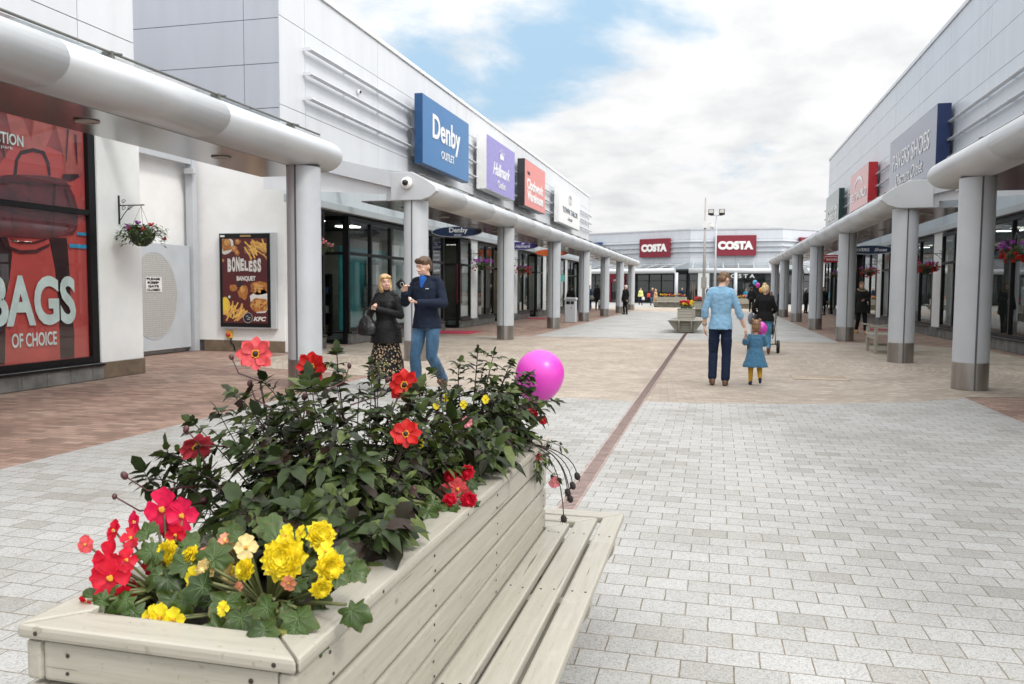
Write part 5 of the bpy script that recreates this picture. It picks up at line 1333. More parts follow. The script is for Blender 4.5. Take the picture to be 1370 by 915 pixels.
for p in ((-.95,2.8,1.05),(-.90,2.85,1.02),(-.80,2.8,1.05),(-.97,2.75,1.03)): flower(d2, 'single', p, PM['yellow'], .035)
wl = MB(); wm_ = pm('withered', (.018,.012,.012), .8)
for p in ((-.545,3.2,.655),(-.555,3.2,.60),(-.565,3.2,.625),(-.58,3.2,.515),(-.53,3.22,.69)):
    mb = MB(); bud(mb, p, .013, (.3,.2,-1))
    for q in range(6): leaf(mb, p, (rp.uniform(-1,1), rp.uniform(-1,1), rp.uniform(-1,.3)), (0,0,1), .022, .010, .2)
    mb.build('withered_head', wm_, d2)
    s0 = Vector((-.70,3.05,.85)); p1 = Vector(p); md = Vector((p1.x-.01, p1.y-.02, .80)); wl.tube([s0*(1-t)**2 + md*2*t*(1-t) + p1*t*t for t in [i/8 for i in range(9)]], .0022, 5)
wl.build('withered_stem', stem_m, d2)

# -- begonias
def beg_leaf(mb, base, n, d, size, mi=0):
    n = Vector(n).normalized(); d = Vector(d) - n*Vector(d).dot(n); d.normalize(); side = n.cross(d); base = Vector(base)
    c = base + d*size*.30; K = 56; ph = rp.uniform(0, 6); cup = rp.uniform(-.10,.14); V = 9
    def P(t, rr, dh=0.):
        r_ = size*.52*(1.08 + .24*math.cos(t) + .08*math.sin(t*2.0+.5) - .26*rr*abs(math.sin(t*3.0+ph))**1.3)
        da = abs(abs(((t+math.pi) % (2*math.pi))-math.pi)-math.pi)
        if da < .5: r_ *= .5 + da
        if rr > .9: r_ *= 1 + .08*math.sin(t*V+ph) + rp.uniform(-.05,.05)
        h = size*(-.03 + cup*rr*rr + .07*rr*rr*math.sin(t*3+ph) - .17*rr**2.2*max(0, math.cos(t)) + .045*abs(math.cos(t*V*.5))*rr*(1-rr*.4) + dh)
        return c + (d*math.cos(t) + side*math.sin(t))*r_*rr + n*h
    v = [c - n*size*.03]; f = []; RG = (.25, .5, .75, .93, 1.0)
    for rr in RG:
        for i in range(K): v.append(P(2*math.pi*i/K, rr))
    o = len(v)
    mb.add(v, [(0, 1+i, 1+(i+1) % K) for i in range(K)] , mi, True)
    base_i = len(mb.v) - len(v)
    for k in range(len(RG)-1):
        for i in range(K):
            j = (i+1) % K
            mb.f.append([base_i+1+k*K+i, base_i+1+(k+1)*K+i, base_i+1+(k+1)*K+j, base_i+1+k*K+j]); mb.mi.append(2 if k == len(RG)-2 and rp.random() < .7 else mi); mb.sm.append(True)
    for q in range(V):
        t = 2*math.pi*(q+.0)/V
        if abs(t-math.pi) < .4: continue
        mb.tube([P(t, rr, .012) for rr in (.02,.3,.6,.88)], [size*.012, size*.010, size*.006, size*.002], 4, 1)
def begonia(label, leaves, flowers, root, name='begonia_plant'):
    t = thing(name, label, 'plant'); mb = MB(); st = MB()
    rt = Vector(root); mid_ = sum((Vector(l[0]) for l in leaves), Vector())/len(leaves); leaves = list(leaves)
    for i in range(int(len(leaves)*1.2)):
        l = leaves[rp.randrange(len(leaves))]; q = Vector(l[0]) + Vector((rp.uniform(-.05,.05), rp.uniform(-.03,.07), rp.uniform(-.035,.015)))
        if q.z < .80 or q.x > -.66: continue
        dd = q - rt; leaves.append((tuple(q), (dd.x*2+rp.uniform(-.4,.4), dd.y*2-.5+rp.uniform(-.4,.3), .7), (dd.x+rp.uniform(-.05,.05), dd.y+rp.uniform(-.05,.05), rp.uniform(-.08,.04)), rp.uniform(.03,.055)))
    for p, n, d, sz in leaves:
        sz = sz*.70 if sz > .06 else sz
        beg_leaf(mb, p, n, d, sz); st.tube([root, Vector(p)*.6 + Vector(root)*.4 + Vector((0,0,.02)), p], [.005,.004,.003], 6)
    mb.build('foliage', [begonia_leaf, vein_m, rim_m], t); st.build('stem', gstem_m, t)
    for fl_ in flowers: flower(t, *fl_[:4], nrm=fl_[4] if len(fl_) > 4 else None, stem_from=(Vector(root)+Vector((0,0,.03))), petals=fl_[6] if len(fl_) > 6 else 8)
    return t
def lv(lst): return [(p, (rp.uniform(-.3,.3)+.25, -.75+rp.uniform(-.2,.2), .75), d, s_) for p, d, s_ in lst]
begonia('crimson begonia with single yellow-eyed flowers at the near left corner of the foreground planter',
    lv([((-1.12,1.33,.85),(-.4,-.5,-.6),.085),((-1.08,1.31,.835),(.2,-.6,-.7),.08),((-1.18,1.33,.84),(-.7,-.3,-.5),.075),((-1.06,1.36,.88),(.6,-.1,-.3),.08),((-1.13,1.42,.93),(-.3,-.2,.5),.07),((-1.10,1.40,.90),(-.6,0,.2),.07),((-1.05,1.40,.92),(.5,0,.3),.065),((-1.08,1.45,.90),(.2,.2,.6),.07),((-1.16,1.36,.86),(-.6,-.4,-.1),.07),((-1.03,1.35,.85),(.5,-.5,-.5),.06)]),
    [('single',(-1.160,1.5,.965),PM['magenta'],.097,(.3,-1,.1)),('single',(-1.105,1.49,.958),PM['magenta'],.08,(.6,-1,.1)),('single',(-1.162,1.34,.868),PM['beg'],.09,(.4,-1,.2)),('single',(-1.185,1.36,.895),PM['beg'],.085,(.0,-1,.4)),
     ('single',(-1.292,1.42,.900),PM['coral'],.042,(.1,-1,.2),None,5),('single',(-1.245,1.45,.925),PM['beg'],.05,(-.3,-.8,.3),None,5),('single',(-1.195,1.44,.915),PM['beg'],.055,(.2,-.8,.7)),('single',(-1.15,1.50,.93),PM['beg'],.055,(-.3,-.9,.3)),
     ('single',(-1.18,1.50,.955),PM['rose'],.04,(-.6,-.7,.3)),('single',(-1.12,1.33,.845),PM['beg'],.05,(.5,-.8,-.4)),('single',(-1.185,1.30,.833),PM['beg'],.034,(-.2,-.8,-.6)),('single',(-1.13,1.42,.87),PM['beg'],.045,(.3,-.9,0)),('single',(-1.21,1.38,.865),PM['beg'],.06,(-.2,-.9,.3)),('single',(-1.14,1.36,.90),PM['beg'],.05,(.5,-.9,.4)),('single',(-1.20,1.46,.945),PM['magenta'],.05,(-.4,-.9,.2),None,5),('single',(-1.14,1.38,.835),PM['beg'],.045,(.0,-.9,-.2)),('single',(-1.10,1.46,.925),PM['beg'],.05,(.4,-.9,.0))], (-1.09,1.42,.775))
mb_fl = [('double',(-.782,1.35,.937),PM['yellow'],.094,(.3,-1,.35)),('double',(-.742,1.42,.965),PM['yellow'],.064,(.55,-.8,.3)),('double',(-.682,1.34,.935),PM['yellow'],.062,(.75,-.8,.0)),('double',(-.685,1.31,.905),PM['yellow'],.045,(.6,-.8,-.3)),
     ('double',(-1.09,1.42,.90),PM['yellow'],.06,(-.1,-1,.2)),('single',(-.945,1.43,.918),PM['cream'],.060,(.6,-.8,.2)),('single',(-.935,1.40,.895),PM['yellow'],.052,(-.3,-.9,-.3)),('single',(-.985,1.42,.905),PM['cream'],.05,(-.5,-.8,.1)),('single',(-1.0,1.42,.898),PM['peach'],.045,(.2,-1,0)),
     ('single',(-.955,1.42,.935),PM['peach'],.035,(.3,-.9,.4)),('single',(-.755,1.32,.905),PM['peach'],.036,(.2,-.9,-.5)),('single',(-.93,1.40,.875),PM['cream'],.05,(.5,-.7,-.5)),
     ('single',(-1.005,1.285,.825),PM['yellow'],.055,(.1,-.9,.3)),('single',(-1.035,1.29,.82),PM['yellow'],.05,(-.3,-.8,.4)),('single',(-.975,1.285,.825),PM['yellow'],.048,(.3,-.9,.2)),('single',(-.80,1.45,.955),PM['yellow'],.035,(-.2,-.9,.4)),('double',(-1.02,1.40,.905),PM['yellow'],.05,(-.3,-.9,.3)),('double',(-.965,1.37,.895),PM['cream'],.046,(.2,-.9,.2)),('single',(-.90,1.41,.93),PM['cream'],.055,(.5,-.8,.4)),('double',(-.87,1.36,.905),PM['yellow'],.05,(-.4,-.9,.1)),('single',(-.99,1.37,.875),PM['yellow'],.05,(.1,-.9,.1)),('single',(-.83,1.44,.95),PM['yellow'],.05,(-.2,-.8,.5)),('single',(-.70,1.36,.955),PM['yellow'],.04,(.2,-.9,.5)),('single',(-.88,1.30,.85),PM['yellow'],.03,(.2,-.9,.2)),('single',(-.90,1.38,.86),PM['peach'],.022)]
begonia('yellow double begonia with broad crinkled leaves in the near right corner of the foreground planter',
    lv([((-.90,1.34,.865),(.3,-.4,-.7),.10),((-.86,1.32,.845),(.5,-.5,-.6),.095),((-.94,1.36,.90),(-.2,-.1,.8),.11),((-.93,1.34,.88),(-.5,-.2,-.2),.09),((-.88,1.30,.83),(.1,-.7,-.6),.10),((-.78,1.31,.875),(-.4,-.5,-.6),.085),((-.73,1.30,.868),(.4,-.5,-.6),.095),((-.72,1.29,.85),(.0,-.7,-.7),.08),((-.76,1.27,.845),(-.5,-.6,-.3),.075),((-.64,1.32,.875),(.8,-.2,-.6),.08),((-.84,1.42,.93),(0,.3,.8),.09),((-.79,1.44,.94),(.4,.2,.6),.08),((-1.0,1.38,.885),(-.6,0,.3),.08),((-1.06,1.38,.88),(-.5,-.3,-.5),.075),((-.98,1.34,.855),(-.3,-.6,-.5),.07),((-.70,1.38,.93),(.6,.2,.4),.075),((-.87,1.45,.94),(-.2,.5,.6),.09),((-.74,1.36,.90),(.3,.3,.3),.08),((-.95,1.44,.93),(-.5,.3,.5),.08)]),
    mb_fl, (-.86,1.42,.775))
begonia('small crimson begonia at the right edge of the foreground planter halfway along',
    [((-.72,2.12,.85),(.5,-.5,.6),(.6,-.3,-.5),.08),((-.70,2.2,.86),(.5,-.4,.7),(.6,.2,-.3),.075),((-.74,2.1,.87),(.3,-.7,.6),(-.2,-.5,-.3),.075),((-.71,2.28,.87),(.4,-.4,.8),(.5,.5,0),.07),((-.75,2.05,.86),(.2,-.6,.7),(.3,-.7,-.3),.08)],
    [('double',(-.735,2.2,.907),PM['beg'],.045),('double',(-.70,2.25,.909),PM['beg'],.052),('single',(-.712,2.2,.872),PM['coral'],.07,(.3,-1,.1),None,5),('double',(-.712,2.13,.856),PM['beg'],.048),('double',(-.672,2.18,.846),PM['beg'],.054),('single',(-.74,2.16,.875),PM['rose'],.04)], (-.75,2.18,.775))

# -- bedding in the far planters
def bedding(label, loc, rz, cols, seed, ln=1.9, w_=.42):
    global rp
    old = rp; rp = random.Random(seed)
    t = thing('bedding_plants', label, 'plants', loc, rz, 'bedding in the far planters'); fm = MB()
    for i in range(420):
        p = Vector((rp.uniform(-w_/2,w_/2), rp.uniform(-ln/2,ln/2), rp.uniform(0,.20))); leaf(fm, p, (rp.uniform(-1,1), rp.uniform(-1,1), rp.uniform(-.2,.8)), (0,0,1), rp.uniform(.06,.11), .05, .3, 0, .2, 0, 3)
    fm.build('foliage', bask_leaf, t)
    for k, (cm, n) in enumerate(cols):
        fb = MB()
        for i in range(n):
            p = Vector((rp.uniform(-w_/2,w_/2), rp.uniform(-ln/2,ln/2), rp.uniform(.14,.30)))
            for q in range(7): fb.ell(p + Vector((rp.uniform(-.03,.03), rp.uniform(-.03,.03), rp.uniform(-.02,.03))), (.03,.03,.022), 6, 4)
        fb.build('blossom', cm, t)
    rp = old; return t
bedding('red and yellow flowers in the lone cream planter at the end of the drain', (-.96,29.0,.78), 0, [(PM['beg'],34),(PM['yellow'],16)], 4)
bedding('red flowers in the planter half hidden behind the man in the blue shirt', (-.90,46.4,.78), 0, [(PM['red'],40)], 5)
bedding('red, pink and yellow flowers along the long planter in front of the coffee shop', (-3.55,69.6,.82), R(84), [(PM['coral'],26),(PM['yellow'],22),(PM['beg'],20)], 6, 2.2)
bedding('orange and yellow flowers in the planter behind the woman in black', (2.1,67.0,.78), R(90), [(PM['peach'],30),(PM['yellow'],22),(PM['red'],20)], 8)

# -- hanging baskets
BK = {31:'mixed green basket on the near white pier', 32:'pink basket just behind the nearest left column', 33:'purple and pink basket after the navy oval sign', 34:'trailing red and orange basket on the left', 35:'basket above the wooden bench', 36:'scarlet basket between the two nearest right columns', 37:'purple basket at the right edge', 38:'dark purple basket far along the right arcade'}
def basket(label, loc, wall_x, seed, sc, cols, trail=.25, nleaf=330):
    global rp
    old = rp; rp = random.Random(seed)
    t = thing('hanging_basket', label, 'hanging basket', loc, 0, 'hanging baskets on the shop piers'); fm = MB()
    bs = MB(); bs.lathe([(0,-.19),(.08,-.18),(.15,-.12),(.19,-.03),(.20,0)], n=20, caps=False)
    bs.build('basket', pm('basket_green_%d' % seed, (.035,.06,.03), .8, 0, .4, 30, .5, 60), t)
    wr = MB()
    for i in range(10):
        a = 2*math.pi*i/10; wr.tube([(.205*math.cos(a), .205*math.sin(a), 0), (.155*math.cos(a), .155*math.sin(a), -.125), (.05*math.cos(a), .05*math.sin(a), -.19)], .004, 4)
    wr.tube([(.205*math.cos(2*math.pi*i/20), .205*math.sin(2*math.pi*i/20), 0) for i in range(21)], .006, 5)
    wr.build('wire', M_['rail'], t)
    ch = MB()
    for i in range(3):
        a = 2*math.pi*i/3; ch.tube([(.2*math.cos(a), .2*math.sin(a), 0), (0,0,.46)], .004, 4)
    ch.build('chain', M_['rail'], t)
    for i in range(nleaf):
        a = rp.uniform(0, 6.283); r_ = rp.uniform(.05, .36)*sc; z = rp.uniform(.0,.16) - max(0, r_-.2)*trail*4*rp.random()
        leaf(fm, (r_*math.cos(a), r_*math.sin(a), z), (math.cos(a)+rp.uniform(-.7,.7), math.sin(a)+rp.uniform(-.7,.7), rp.uniform(-.5,.7)), (0,0,1), rp.uniform(.05,.09), .04, .4, 0, .2, 0, 3)
    fm.build('foliage', bask_leaf, t)
    for cm, n, zlo, zhi in cols:
        fb = MB()
        for i in range(n):
            a = rp.uniform(0, 6.283); r_ = rp.uniform(.12, .37)*sc; p = Vector((r_*math.cos(a), r_*math.sin(a), rp.uniform(zlo,zhi)))
            for q in range(5):
                d_ = Vector((rp.uniform(-1,1), rp.uniform(-1,1), rp.uniform(-.5,1))).normalized(); petal(fb, p, d_, (CAM-Vector(loc)).normalized() + d_*.3, .052, .046, .1, 0, .05, .5, 2, 2)
            fb.ell(p, (.024,.024,.024), 6, 4)
        fb.build('blossom', cm, t)
    rp = old
    s = 1 if wall_x < loc[0] else -1
    b = thing('basket_bracket', 'dark scrolled bracket carrying the ' + BK[seed], 'bracket'); mb = MB(); x, y, z = loc; zt = z+.47
    mb.box(wall_x, y-.015, zt-.30, wall_x+s*.012, y+.015, zt+.16)
    mb.tube([(wall_x, y, zt+.0), (x+s*.06, y, zt+.0)], .010, 6)
    sp = [(wall_x+s*(.02+.25*t_), y, zt-.24+.22*math.sin(t_*1.5)) for t_ in [i/10 for i in range(11)]]; mb.tube(sp, .007, 5)
    for cx_, cz_ in ((.09,-.05),(.20,-.05),(.09,.06)): mb.tube([(wall_x+s*(cx_+.04*math.cos(i*.6)*(1-i/16)), y, zt+cz_+.04*math.sin(i*.6)*(1-i/16)) for i in range(13)], .005, 5)
    mb.build('scroll', M_['black'], b); return t
basket('mixed green hanging basket with few blossoms on the near white pier', (-8.95,11.2,2.29), XL+.03, 31, 1.0, [(PM['violet'],3,.1,.2),(PM['coral'],6,-.05,.15)], .35, 620)
basket('pink-flowered hanging basket just behind the nearest left column', (-8.75,16.75,2.36), XL+.2, 32, 1.0, [(PM['pink'],22,0,.2)])
basket('purple and pink hanging basket on the white pier after the navy oval sign', (-8.75,30.1,2.36), XL+.2, 33, 1.15, [(PM['violet'],40,.08,.24),(PM['coral'],8,-.2,-.05)])
basket('red, pink and orange trailing hanging basket between the third and fourth left columns', (-8.75,36.9,2.38), XL+.2, 34, 1.1, [(PM['violet'],14,.08,.2),(PM['red'],24,-.1,.12),(PM['coral'],24,-.3,.05)], .6)
basket('red, pink and purple hanging basket on the white pier above the wooden bench', (6.5,38.0,2.30), XR-.2, 35, 1.1, [(PM['coral'],34,-.1,.16),(PM['violet'],12,.06,.22),(PM['beg'],8,-.24,-.1)])
basket('scarlet and purple hanging basket between the two nearest right columns', (6.5,28.3,2.20), XR-.2, 36, 1.1, [(PM['red'],48,-.14,.16),(PM['coral'],24,-.1,.18),(PM['violet'],12,.06,.24)])
basket('purple and red hanging basket cut off by the right edge of the picture', (6.45,20.2,2.32), XR-.2, 37, 1.05, [(PM['violet'],24,.05,.26),(PM['red'],34,-.2,.02),(PM['coral'],14,-.1,.1)])
basket('dark purple hanging basket half hidden far along the right arcade', (6.5,47.6,2.36), XR-.2, 38, 1.0, [(PM['violet'],24,0,.2),(PM['beg'],8,-.1,.05)])

# -- balloons
def balloon(label, loc, r_, col, tilt=(0,0), sw=True, group=None, end=None):
    t = thing('balloon', label, 'balloon', loc, 0, group)
    m = pm('balloon_'+label.split()[0]+str(int(abs(loc[1]*100))), col, .30, 0, .02, 2); b = m.node_tree.nodes['Principled BSDF']
    b.inputs['Subsurface Weight'].default_value = .5; b.inputs['Subsurface Radius'].default_value = (.1,.05,.08); b.inputs['Subsurface Scale'].default_value = .3
    M = Matrix.Rotation(tilt[0], 4, 'Y') @ Matrix.Rotation(tilt[1], 4, 'X')
    pr = []
    for i in range(25):
        a = -math.pi/2 + math.pi*i/24; k = math.sin(a); rr = math.cos(a)*r_; zz_ = k*r_*(1.0 if k > 0 else 1.30)
        if k < 0: rr *= (1 - .10*abs(k)**2)
        pr.append((max(rr, .0015), zz_))
    MB().lathe(pr, n=40, M=M, caps=True).build('skin', m, t)
    MB().lathe([(.001,0),(r_*.06,-r_*.05),(r_*.10,-r_*.10),(.001,-r_*.09)], (0,0,-r_*1.29), 12, M=M).build('knot', m, t)
    if end is not None:
        p0 = M @ Vector((0,0,-r_*1.36)); p1 = Vector(end) - Vector(loc)
        MB().tube([p0, p0*.5+p1*.5+Vector((.01,0,-.02)), p1], .0012, 4).build('string', M_['white'], t)
    return t
balloon('large magenta pink balloon behind the far end of the foreground planter', (-.775,3.62,1.062), .112, (.60,.055,.44), (R(14),0), end=(-.80,3.26,.83))
# ------------------------------------------------------------------ people
def V3(*a): return Vector(a)
def remesh(mb, name, mat, parent, vox, smooth=2, wrinkle=0, wscale=9, M=None):
    """melts overlapping closed shapes into one continuous surface"""
    me = bpy.data.meshes.new('tmp'); me.from_pydata(mb.v, [], mb.f); me.update()
    o = bpy.data.objects.new('tmp', me); COL.objects.link(o)
    md = o.modifiers.new('r', 'REMESH'); md.mode = 'VOXEL'; md.voxel_size = vox; md.use_smooth_shade = True
    if smooth: sm = o.modifiers.new('s', 'SMOOTH'); sm.iterations = smooth; sm.factor = .5
    dg = bpy.context.evaluated_depsgraph_get()
    m2 = bpy.data.meshes.new_from_object(o.evaluated_get(dg)); bpy.data.objects.remove(o); bpy.data.meshes.remove(me)
    m2.name = name; m2.materials.clear(); m2.materials.append(mat)
    if wrinkle:
        nn = [v.normal.copy() for v in m2.vertices]
        for v, n in zip(m2.vertices, nn):
            p = v.co*wscale; k = noise.noise(Vector((p.x, p.y, p.z*.6))) + .5*noise.noise(p*2.3)
            v.co += n*wrinkle*k
    m2.polygons.foreach_set('use_smooth', [True]*len(m2.polygons)); m2.update()
    ob = bpy.data.objects.new(name, m2); COL.objects.link(ob); ob.parent = parent
    return ob
def hand(mb, w, d, palm, r=1., curl=35, side=1, spread=6, fingers=True):
    """palm plus five bent fingers. d: towards the fingertips, palm: direction the palm faces, side: thumb side sign"""
    w, d, palm = Vector(w), Vector(d).normalized(), Vector(palm); palm = (palm - d*palm.dot(d)).normalized(); sd = d.cross(palm)*side
    k = r
    c0 = w + d*.045*k
    for q in (-.024, -.008, .008, .024): mb.cap(w + d*.012*k + sd*q*.6*k, w + d*.082*k + sd*q*k, .0145*k, .0125*k, 8)
    if not fingers: return
    L_ = (.062, .074, .080, .070)
    for i, q in enumerate((-.029, -.010, .010, .028)):   # little ... index, thumb lies beyond the index side
        p = w + d*.085*k + sd*q*k; a = 0; ln = L_[i]*k; dd = (d + sd*math.tan(R(spread*(i-1.5)/1.5))).normalized()
        for j, (fr_, rr) in enumerate(((.42,.0088),(.32,.0080),(.26,.0070))):
            a += R(curl*(.7 if j == 0 else 1.)); v = dd*math.cos(a) + palm*math.sin(a); p2 = p + v*ln*fr_; mb.cap(p, p2, rr*k, rr*.9*k, 8); p = p2
    p = w + d*.025*k + sd*.024*k; v = (d*.6 + sd*.7 + palm*.35).normalized(); p2 = p + v*.042*k; mb.cap(p, p2, .0125*k, .0105*k, 8)
    v = (d*.9 + sd*.15 + palm*.45).normalized(); mb.cap(p2, p2 + v*.035*k, .0105*k, .0085*k, 8)
def skinm(name, c): 
    m = pm(name, c, .5, 0, .06, 14); b = m.node_tree.nodes['Principled BSDF']; b.inputs['Subsurface Weight'].default_value = .12; b.inputs['Subsurface Radius'].default_value = (.02,.008,.004); b.inputs['Subsurface Scale'].default_value = .4; return m
SKIN = skinm('skin_fair', (.58,.36,.27)); SKIN2 = skinm('skin_pale', (.64,.42,.34))
EYE = pm('eye_dark', (.03,.02,.018), .2); LIP = pm('lip', (.42,.14,.12), .5); BROW = pm('brow', (.12,.07,.04), .8); SCL = pm('eye_white', (.6,.57,.54), .3)
LEATHER = pm('brown_leather', (.11,.05,.025), .45, 0, .25, 12); BLK = pm('black_leather', (.006,.006,.007), .45, 0, .2, 8)

class Person:
    """front is -Y, the person's left is +X; sizes for a 1.75 m figure, scaled by h"""
    def __init__(s, label, loc, rz, h, group=None, vox=.0075, female=False, skin=None, girth=1.):
        s.t = thing('person', label, 'person', loc, rz, group); s.k = h/1.75; s.t.scale = (s.k,)*3
        s.vox = vox; s.f = female; s.skin = skin or SKIN; s.g = girth; s.B = MB()
        s.J = dict(sL=V3(.185,.015,1.43), sR=V3(-.185,.015,1.43), eL=V3(.24,.03,1.14), eR=V3(-.24,.03,1.14), wL=V3(.25,-.04,.90), wR=V3(-.25,-.04,.90),
                   hL=V3(.09,0,.90), hR=V3(-.09,0,.90), kL=V3(.10,-.02,.49), kR=V3(-.10,-.02,.49), aL=V3(.105,.02,.085), aR=V3(-.105,.02,.085), neck=V3(0,.005,1.475))
        if female:
            s.J.update(sL=V3(.165,.015,1.42), sR=V3(-.165,.015,1.42), eL=V3(.205,.03,1.14), eR=V3(-.205,.03,1.14))
        s.yaw = s.nod = 0; s.tilt = 0
        s.detail = vox < .012
    def head(s, yaw=0, nod=0, tilt=0, face=True, big=1.0):
        s.HM = Matrix.Translation(s.J['neck'] + V3(0,0,-.028)) @ Matrix.Rotation(R(yaw), 4, 'Z') @ Matrix.Rotation(R(nod), 4, 'X') @ Matrix.Rotation(R(tilt), 4, 'Y') @ Matrix.Scale(big, 4) @ Matrix.Translation((0,-.005,-1.475))
        M = s.HM; b = s.B
        b.ell((0,.012,1.655), (.075,.094,.098), 20, 14, M); b.ell((0,-.022,1.605), (.060,.066,.080), 18, 12, M); b.ell((0,-.05,1.552), (.030,.028,.022), 12, 8, M)
        b.ell((.035,-.045,1.615), (.028,.03,.03), 10, 8, M); b.ell((-.035,-.045,1.615), (.028,.03,.03), 10, 8, M); b.ell((0,-.075,1.675), (.05,.018,.02), 12, 8, M)
        b.cap((0,.018,1.44), (0,.005,1.58), .056 if not s.f else .048, .052 if not s.f else .045, 14, M if abs(yaw) < 5 and abs(nod) < 5 else M)
        if s.detail:
            b.cap((0,-.086,1.655), (0,-.104,1.618), .008, .013, 10, M); b.ell((.011,-.094,1.612), (.010,.010,.008), 8, 6, M); b.ell((-.011,-.094,1.612), (.010,.010,.008), 8, 6, M)
            for sx in (-1, 1): b.ell((sx*.078,.018,1.635), (.010,.020,.031), 10, 8, M)
            b.ell((0,-.086,1.575), (.022,.012,.009), 10, 6, M)
    def limbs(s, curl=30, hands=True, palms=None):
        b, J = s.B, s.J; k = .86 if s.f else 1
        for q, sg in (('L', 1), ('R', -1)):
            b.cap(J['s'+q]*.93+V3(0,0,.08), J['e'+q], .046*k, .040*k); b.cap(J['e'+q], J['w'+q], .041*k, .027*k)
            d = (J['w'+q]-J['e'+q]).normalized(); pl = V3(-sg, 0, 0); cu = curl; dd = d; th = 1
            if palms and q in palms: dd, pl, cu, th = palms[q]; dd = Vector(dd); pl = Vector(pl)
            if hands:
                hw = J['w'+q] + d*.012
                sdv = Vector(dd).normalized().cross((pl - dd.normalized()*pl.dot(dd.normalized())).normalized())
                hand(b, hw, dd, pl, .93*k+.07, cu, th if palms and q in palms else (1 if sdv.dot(V3(0,-1,0)) > 0 else -1), 6, s.detail or True)
            b.cap(J['h'+q], J['k'+q], .078, .053); b.cap(J['k'+q], J['a'+q], .052, .036)
        b.ringloft([(.84,0,0,.13,.10),(.95,0,.01,.150,.105),(1.06,0,0,.130,.095),(1.2,0,0,.140,.10),(1.34,0,0,.145,.085),(1.42,0,.01,.10,.06),(1.48,0,.015,.05,.045)])
    def body(s): s.limbs_done = True; return remesh(s.B, 'body', s.skin, s.t, s.vox*.85, 1)
    def shoes(s, mat, hl=.0, toeL=(0,-1), toeR=(0,-1), lift=(0,0)):
        for q, tv, lf in (('L', toeL, lift[0]), ('R', toeR, lift[1])):
            a = s.J['a'+q]; d = Vector((tv[0], tv[1], 0)).normalized(); m = MB(); z0 = a.z-.085
            pitch = Matrix.Rotation(R(lf), 3, Vector((d.y, -d.x, 0)))
            def P(f, z): return a + pitch @ (d*f + V3(0,0,z-.085))
            m.cap(P(-.03,.045), P(.05,.055), .042, .045, 12); m.cap(P(.02,.04), P(.15,.030), .044, .034, 12); m.cap(P(-.04,.02), P(.16,.016), .036, .032, 12); m.cap(P(-.015,.08), P(-.01,.12), .044, .042, 12)
            o = remesh(m, 'shoe', mat, s.t, max(.008, s.vox), 1)
    def trousers(s, mat, hem=.055, bag=1., top=1.02, low=.05):
        m = MB(); J = s.J; g_ = s.g
        for q in 'LR':
            h, k, a = J['h'+q], J['k'+q], J['a'+q]; end = a + (k-a).normalized()*(low-.0)
            m.cap(h*.9 + k*.1 + V3(0,.012,0), k, .094*bag*g_, .070*bag); m.cap(k, end, .070*bag, hem*bag)
            m.cap(k + (h-k)*.5 + V3(0,.012,0), k, .086*bag, .071*bag)
        m.ringloft([(.82,0,.01,.12*g_,.10*g_),(.90,0,.02,.160*g_,.118*g_),(.98,0,.01,.140*g_,.10*g_),(top-.01,0,0,.130*g_,.09*g_)])
        m.ell((.070,.05,.90), (.08,.07,.08)); m.ell((-.070,.05,.90), (.08,.07,.08))
        return remesh(m, 'trousers', mat, s.t, s.vox, 2, .0055 if s.detail else 0, 11)
    def top(s, mat, name='jacket', hem=.86, thick=.028, sl=1., flare=0, collar=0, sleeve_end=1., wr=.007, hemr=None):
        m = MB(); J = s.J; g_ = s.g; th = thick; w_ = .92 if s.f else 1
        hr = hemr or ((.172+flare)*g_, (.130+flare)*g_)
        m.ringloft([(hem,0,.012,hr[0]+th*.6+.008,hr[1]+th*.6+.012),(max(hem+.04,.95) if hem < .9 else hem+.03,0,.01,.166*g_+th*.6+flare*.75,.130*g_+th*.6+flare*.75),(1.08,0,0,(.140*g_+th*.7)*w_,.100*g_+th*.7),(1.22,0,-.004,(.158*g_+th*.7)*w_,.112*g_+th*.7),(1.34,0,0,(.178*g_+th*.6)*w_,.112*g_+th*.6),(1.405,0,.01,.172*w_,.088+th*.4),(1.45,0,.014,.125*w_,.074),(1.485,0,.015,.075,.062)], 28)
        if s.f:
            m.ell((.075,-.085,1.27), (.075,.06,.07)); m.ell((-.075,-.085,1.27), (.075,.06,.07))
        for sx, q in ((1,'L'),(-1,'R')): m.cap((sx*.02,.012,1.462), (J['s'+q].x*.88, .012, J['s'+q].z+.0), .052, .050)
        for q in 'LR':
            a, e, w2 = J['s'+q], J['e'+q], J['w'+q]; k = .9 if s.f else 1
            end = e + (w2-e)*sleeve_end
            a2 = V3(a.x*.94, a.y, a.z-.040); m.cap(a2, e, (.055+th*.3)*k*sl, (.050+th*.3)*k*sl)
            m.cap(e, end, (.052+th*.3)*k*sl, (.036+th*.35+(1-sleeve_end)*.02)*k*sl)
        if collar: 
            m.ringloft([(1.43,0,.012,.085,.078),(1.47,0,.008,.072,.070),(1.47+collar,0,.004,.074,.072)], 20)
        return remesh(m, name, mat, s.t, s.vox, 2, wr if s.detail else 0, 10)
    def hair(s, mat, blobs, vox=None, wr=.004):
        m = MB()
        for c, r_ in blobs: m.ell(c, r_, 18, 12, s.HM)
        return remesh(m, 'hair', mat, s.t, vox or s.vox, 1, wr if s.detail else 0, 40)
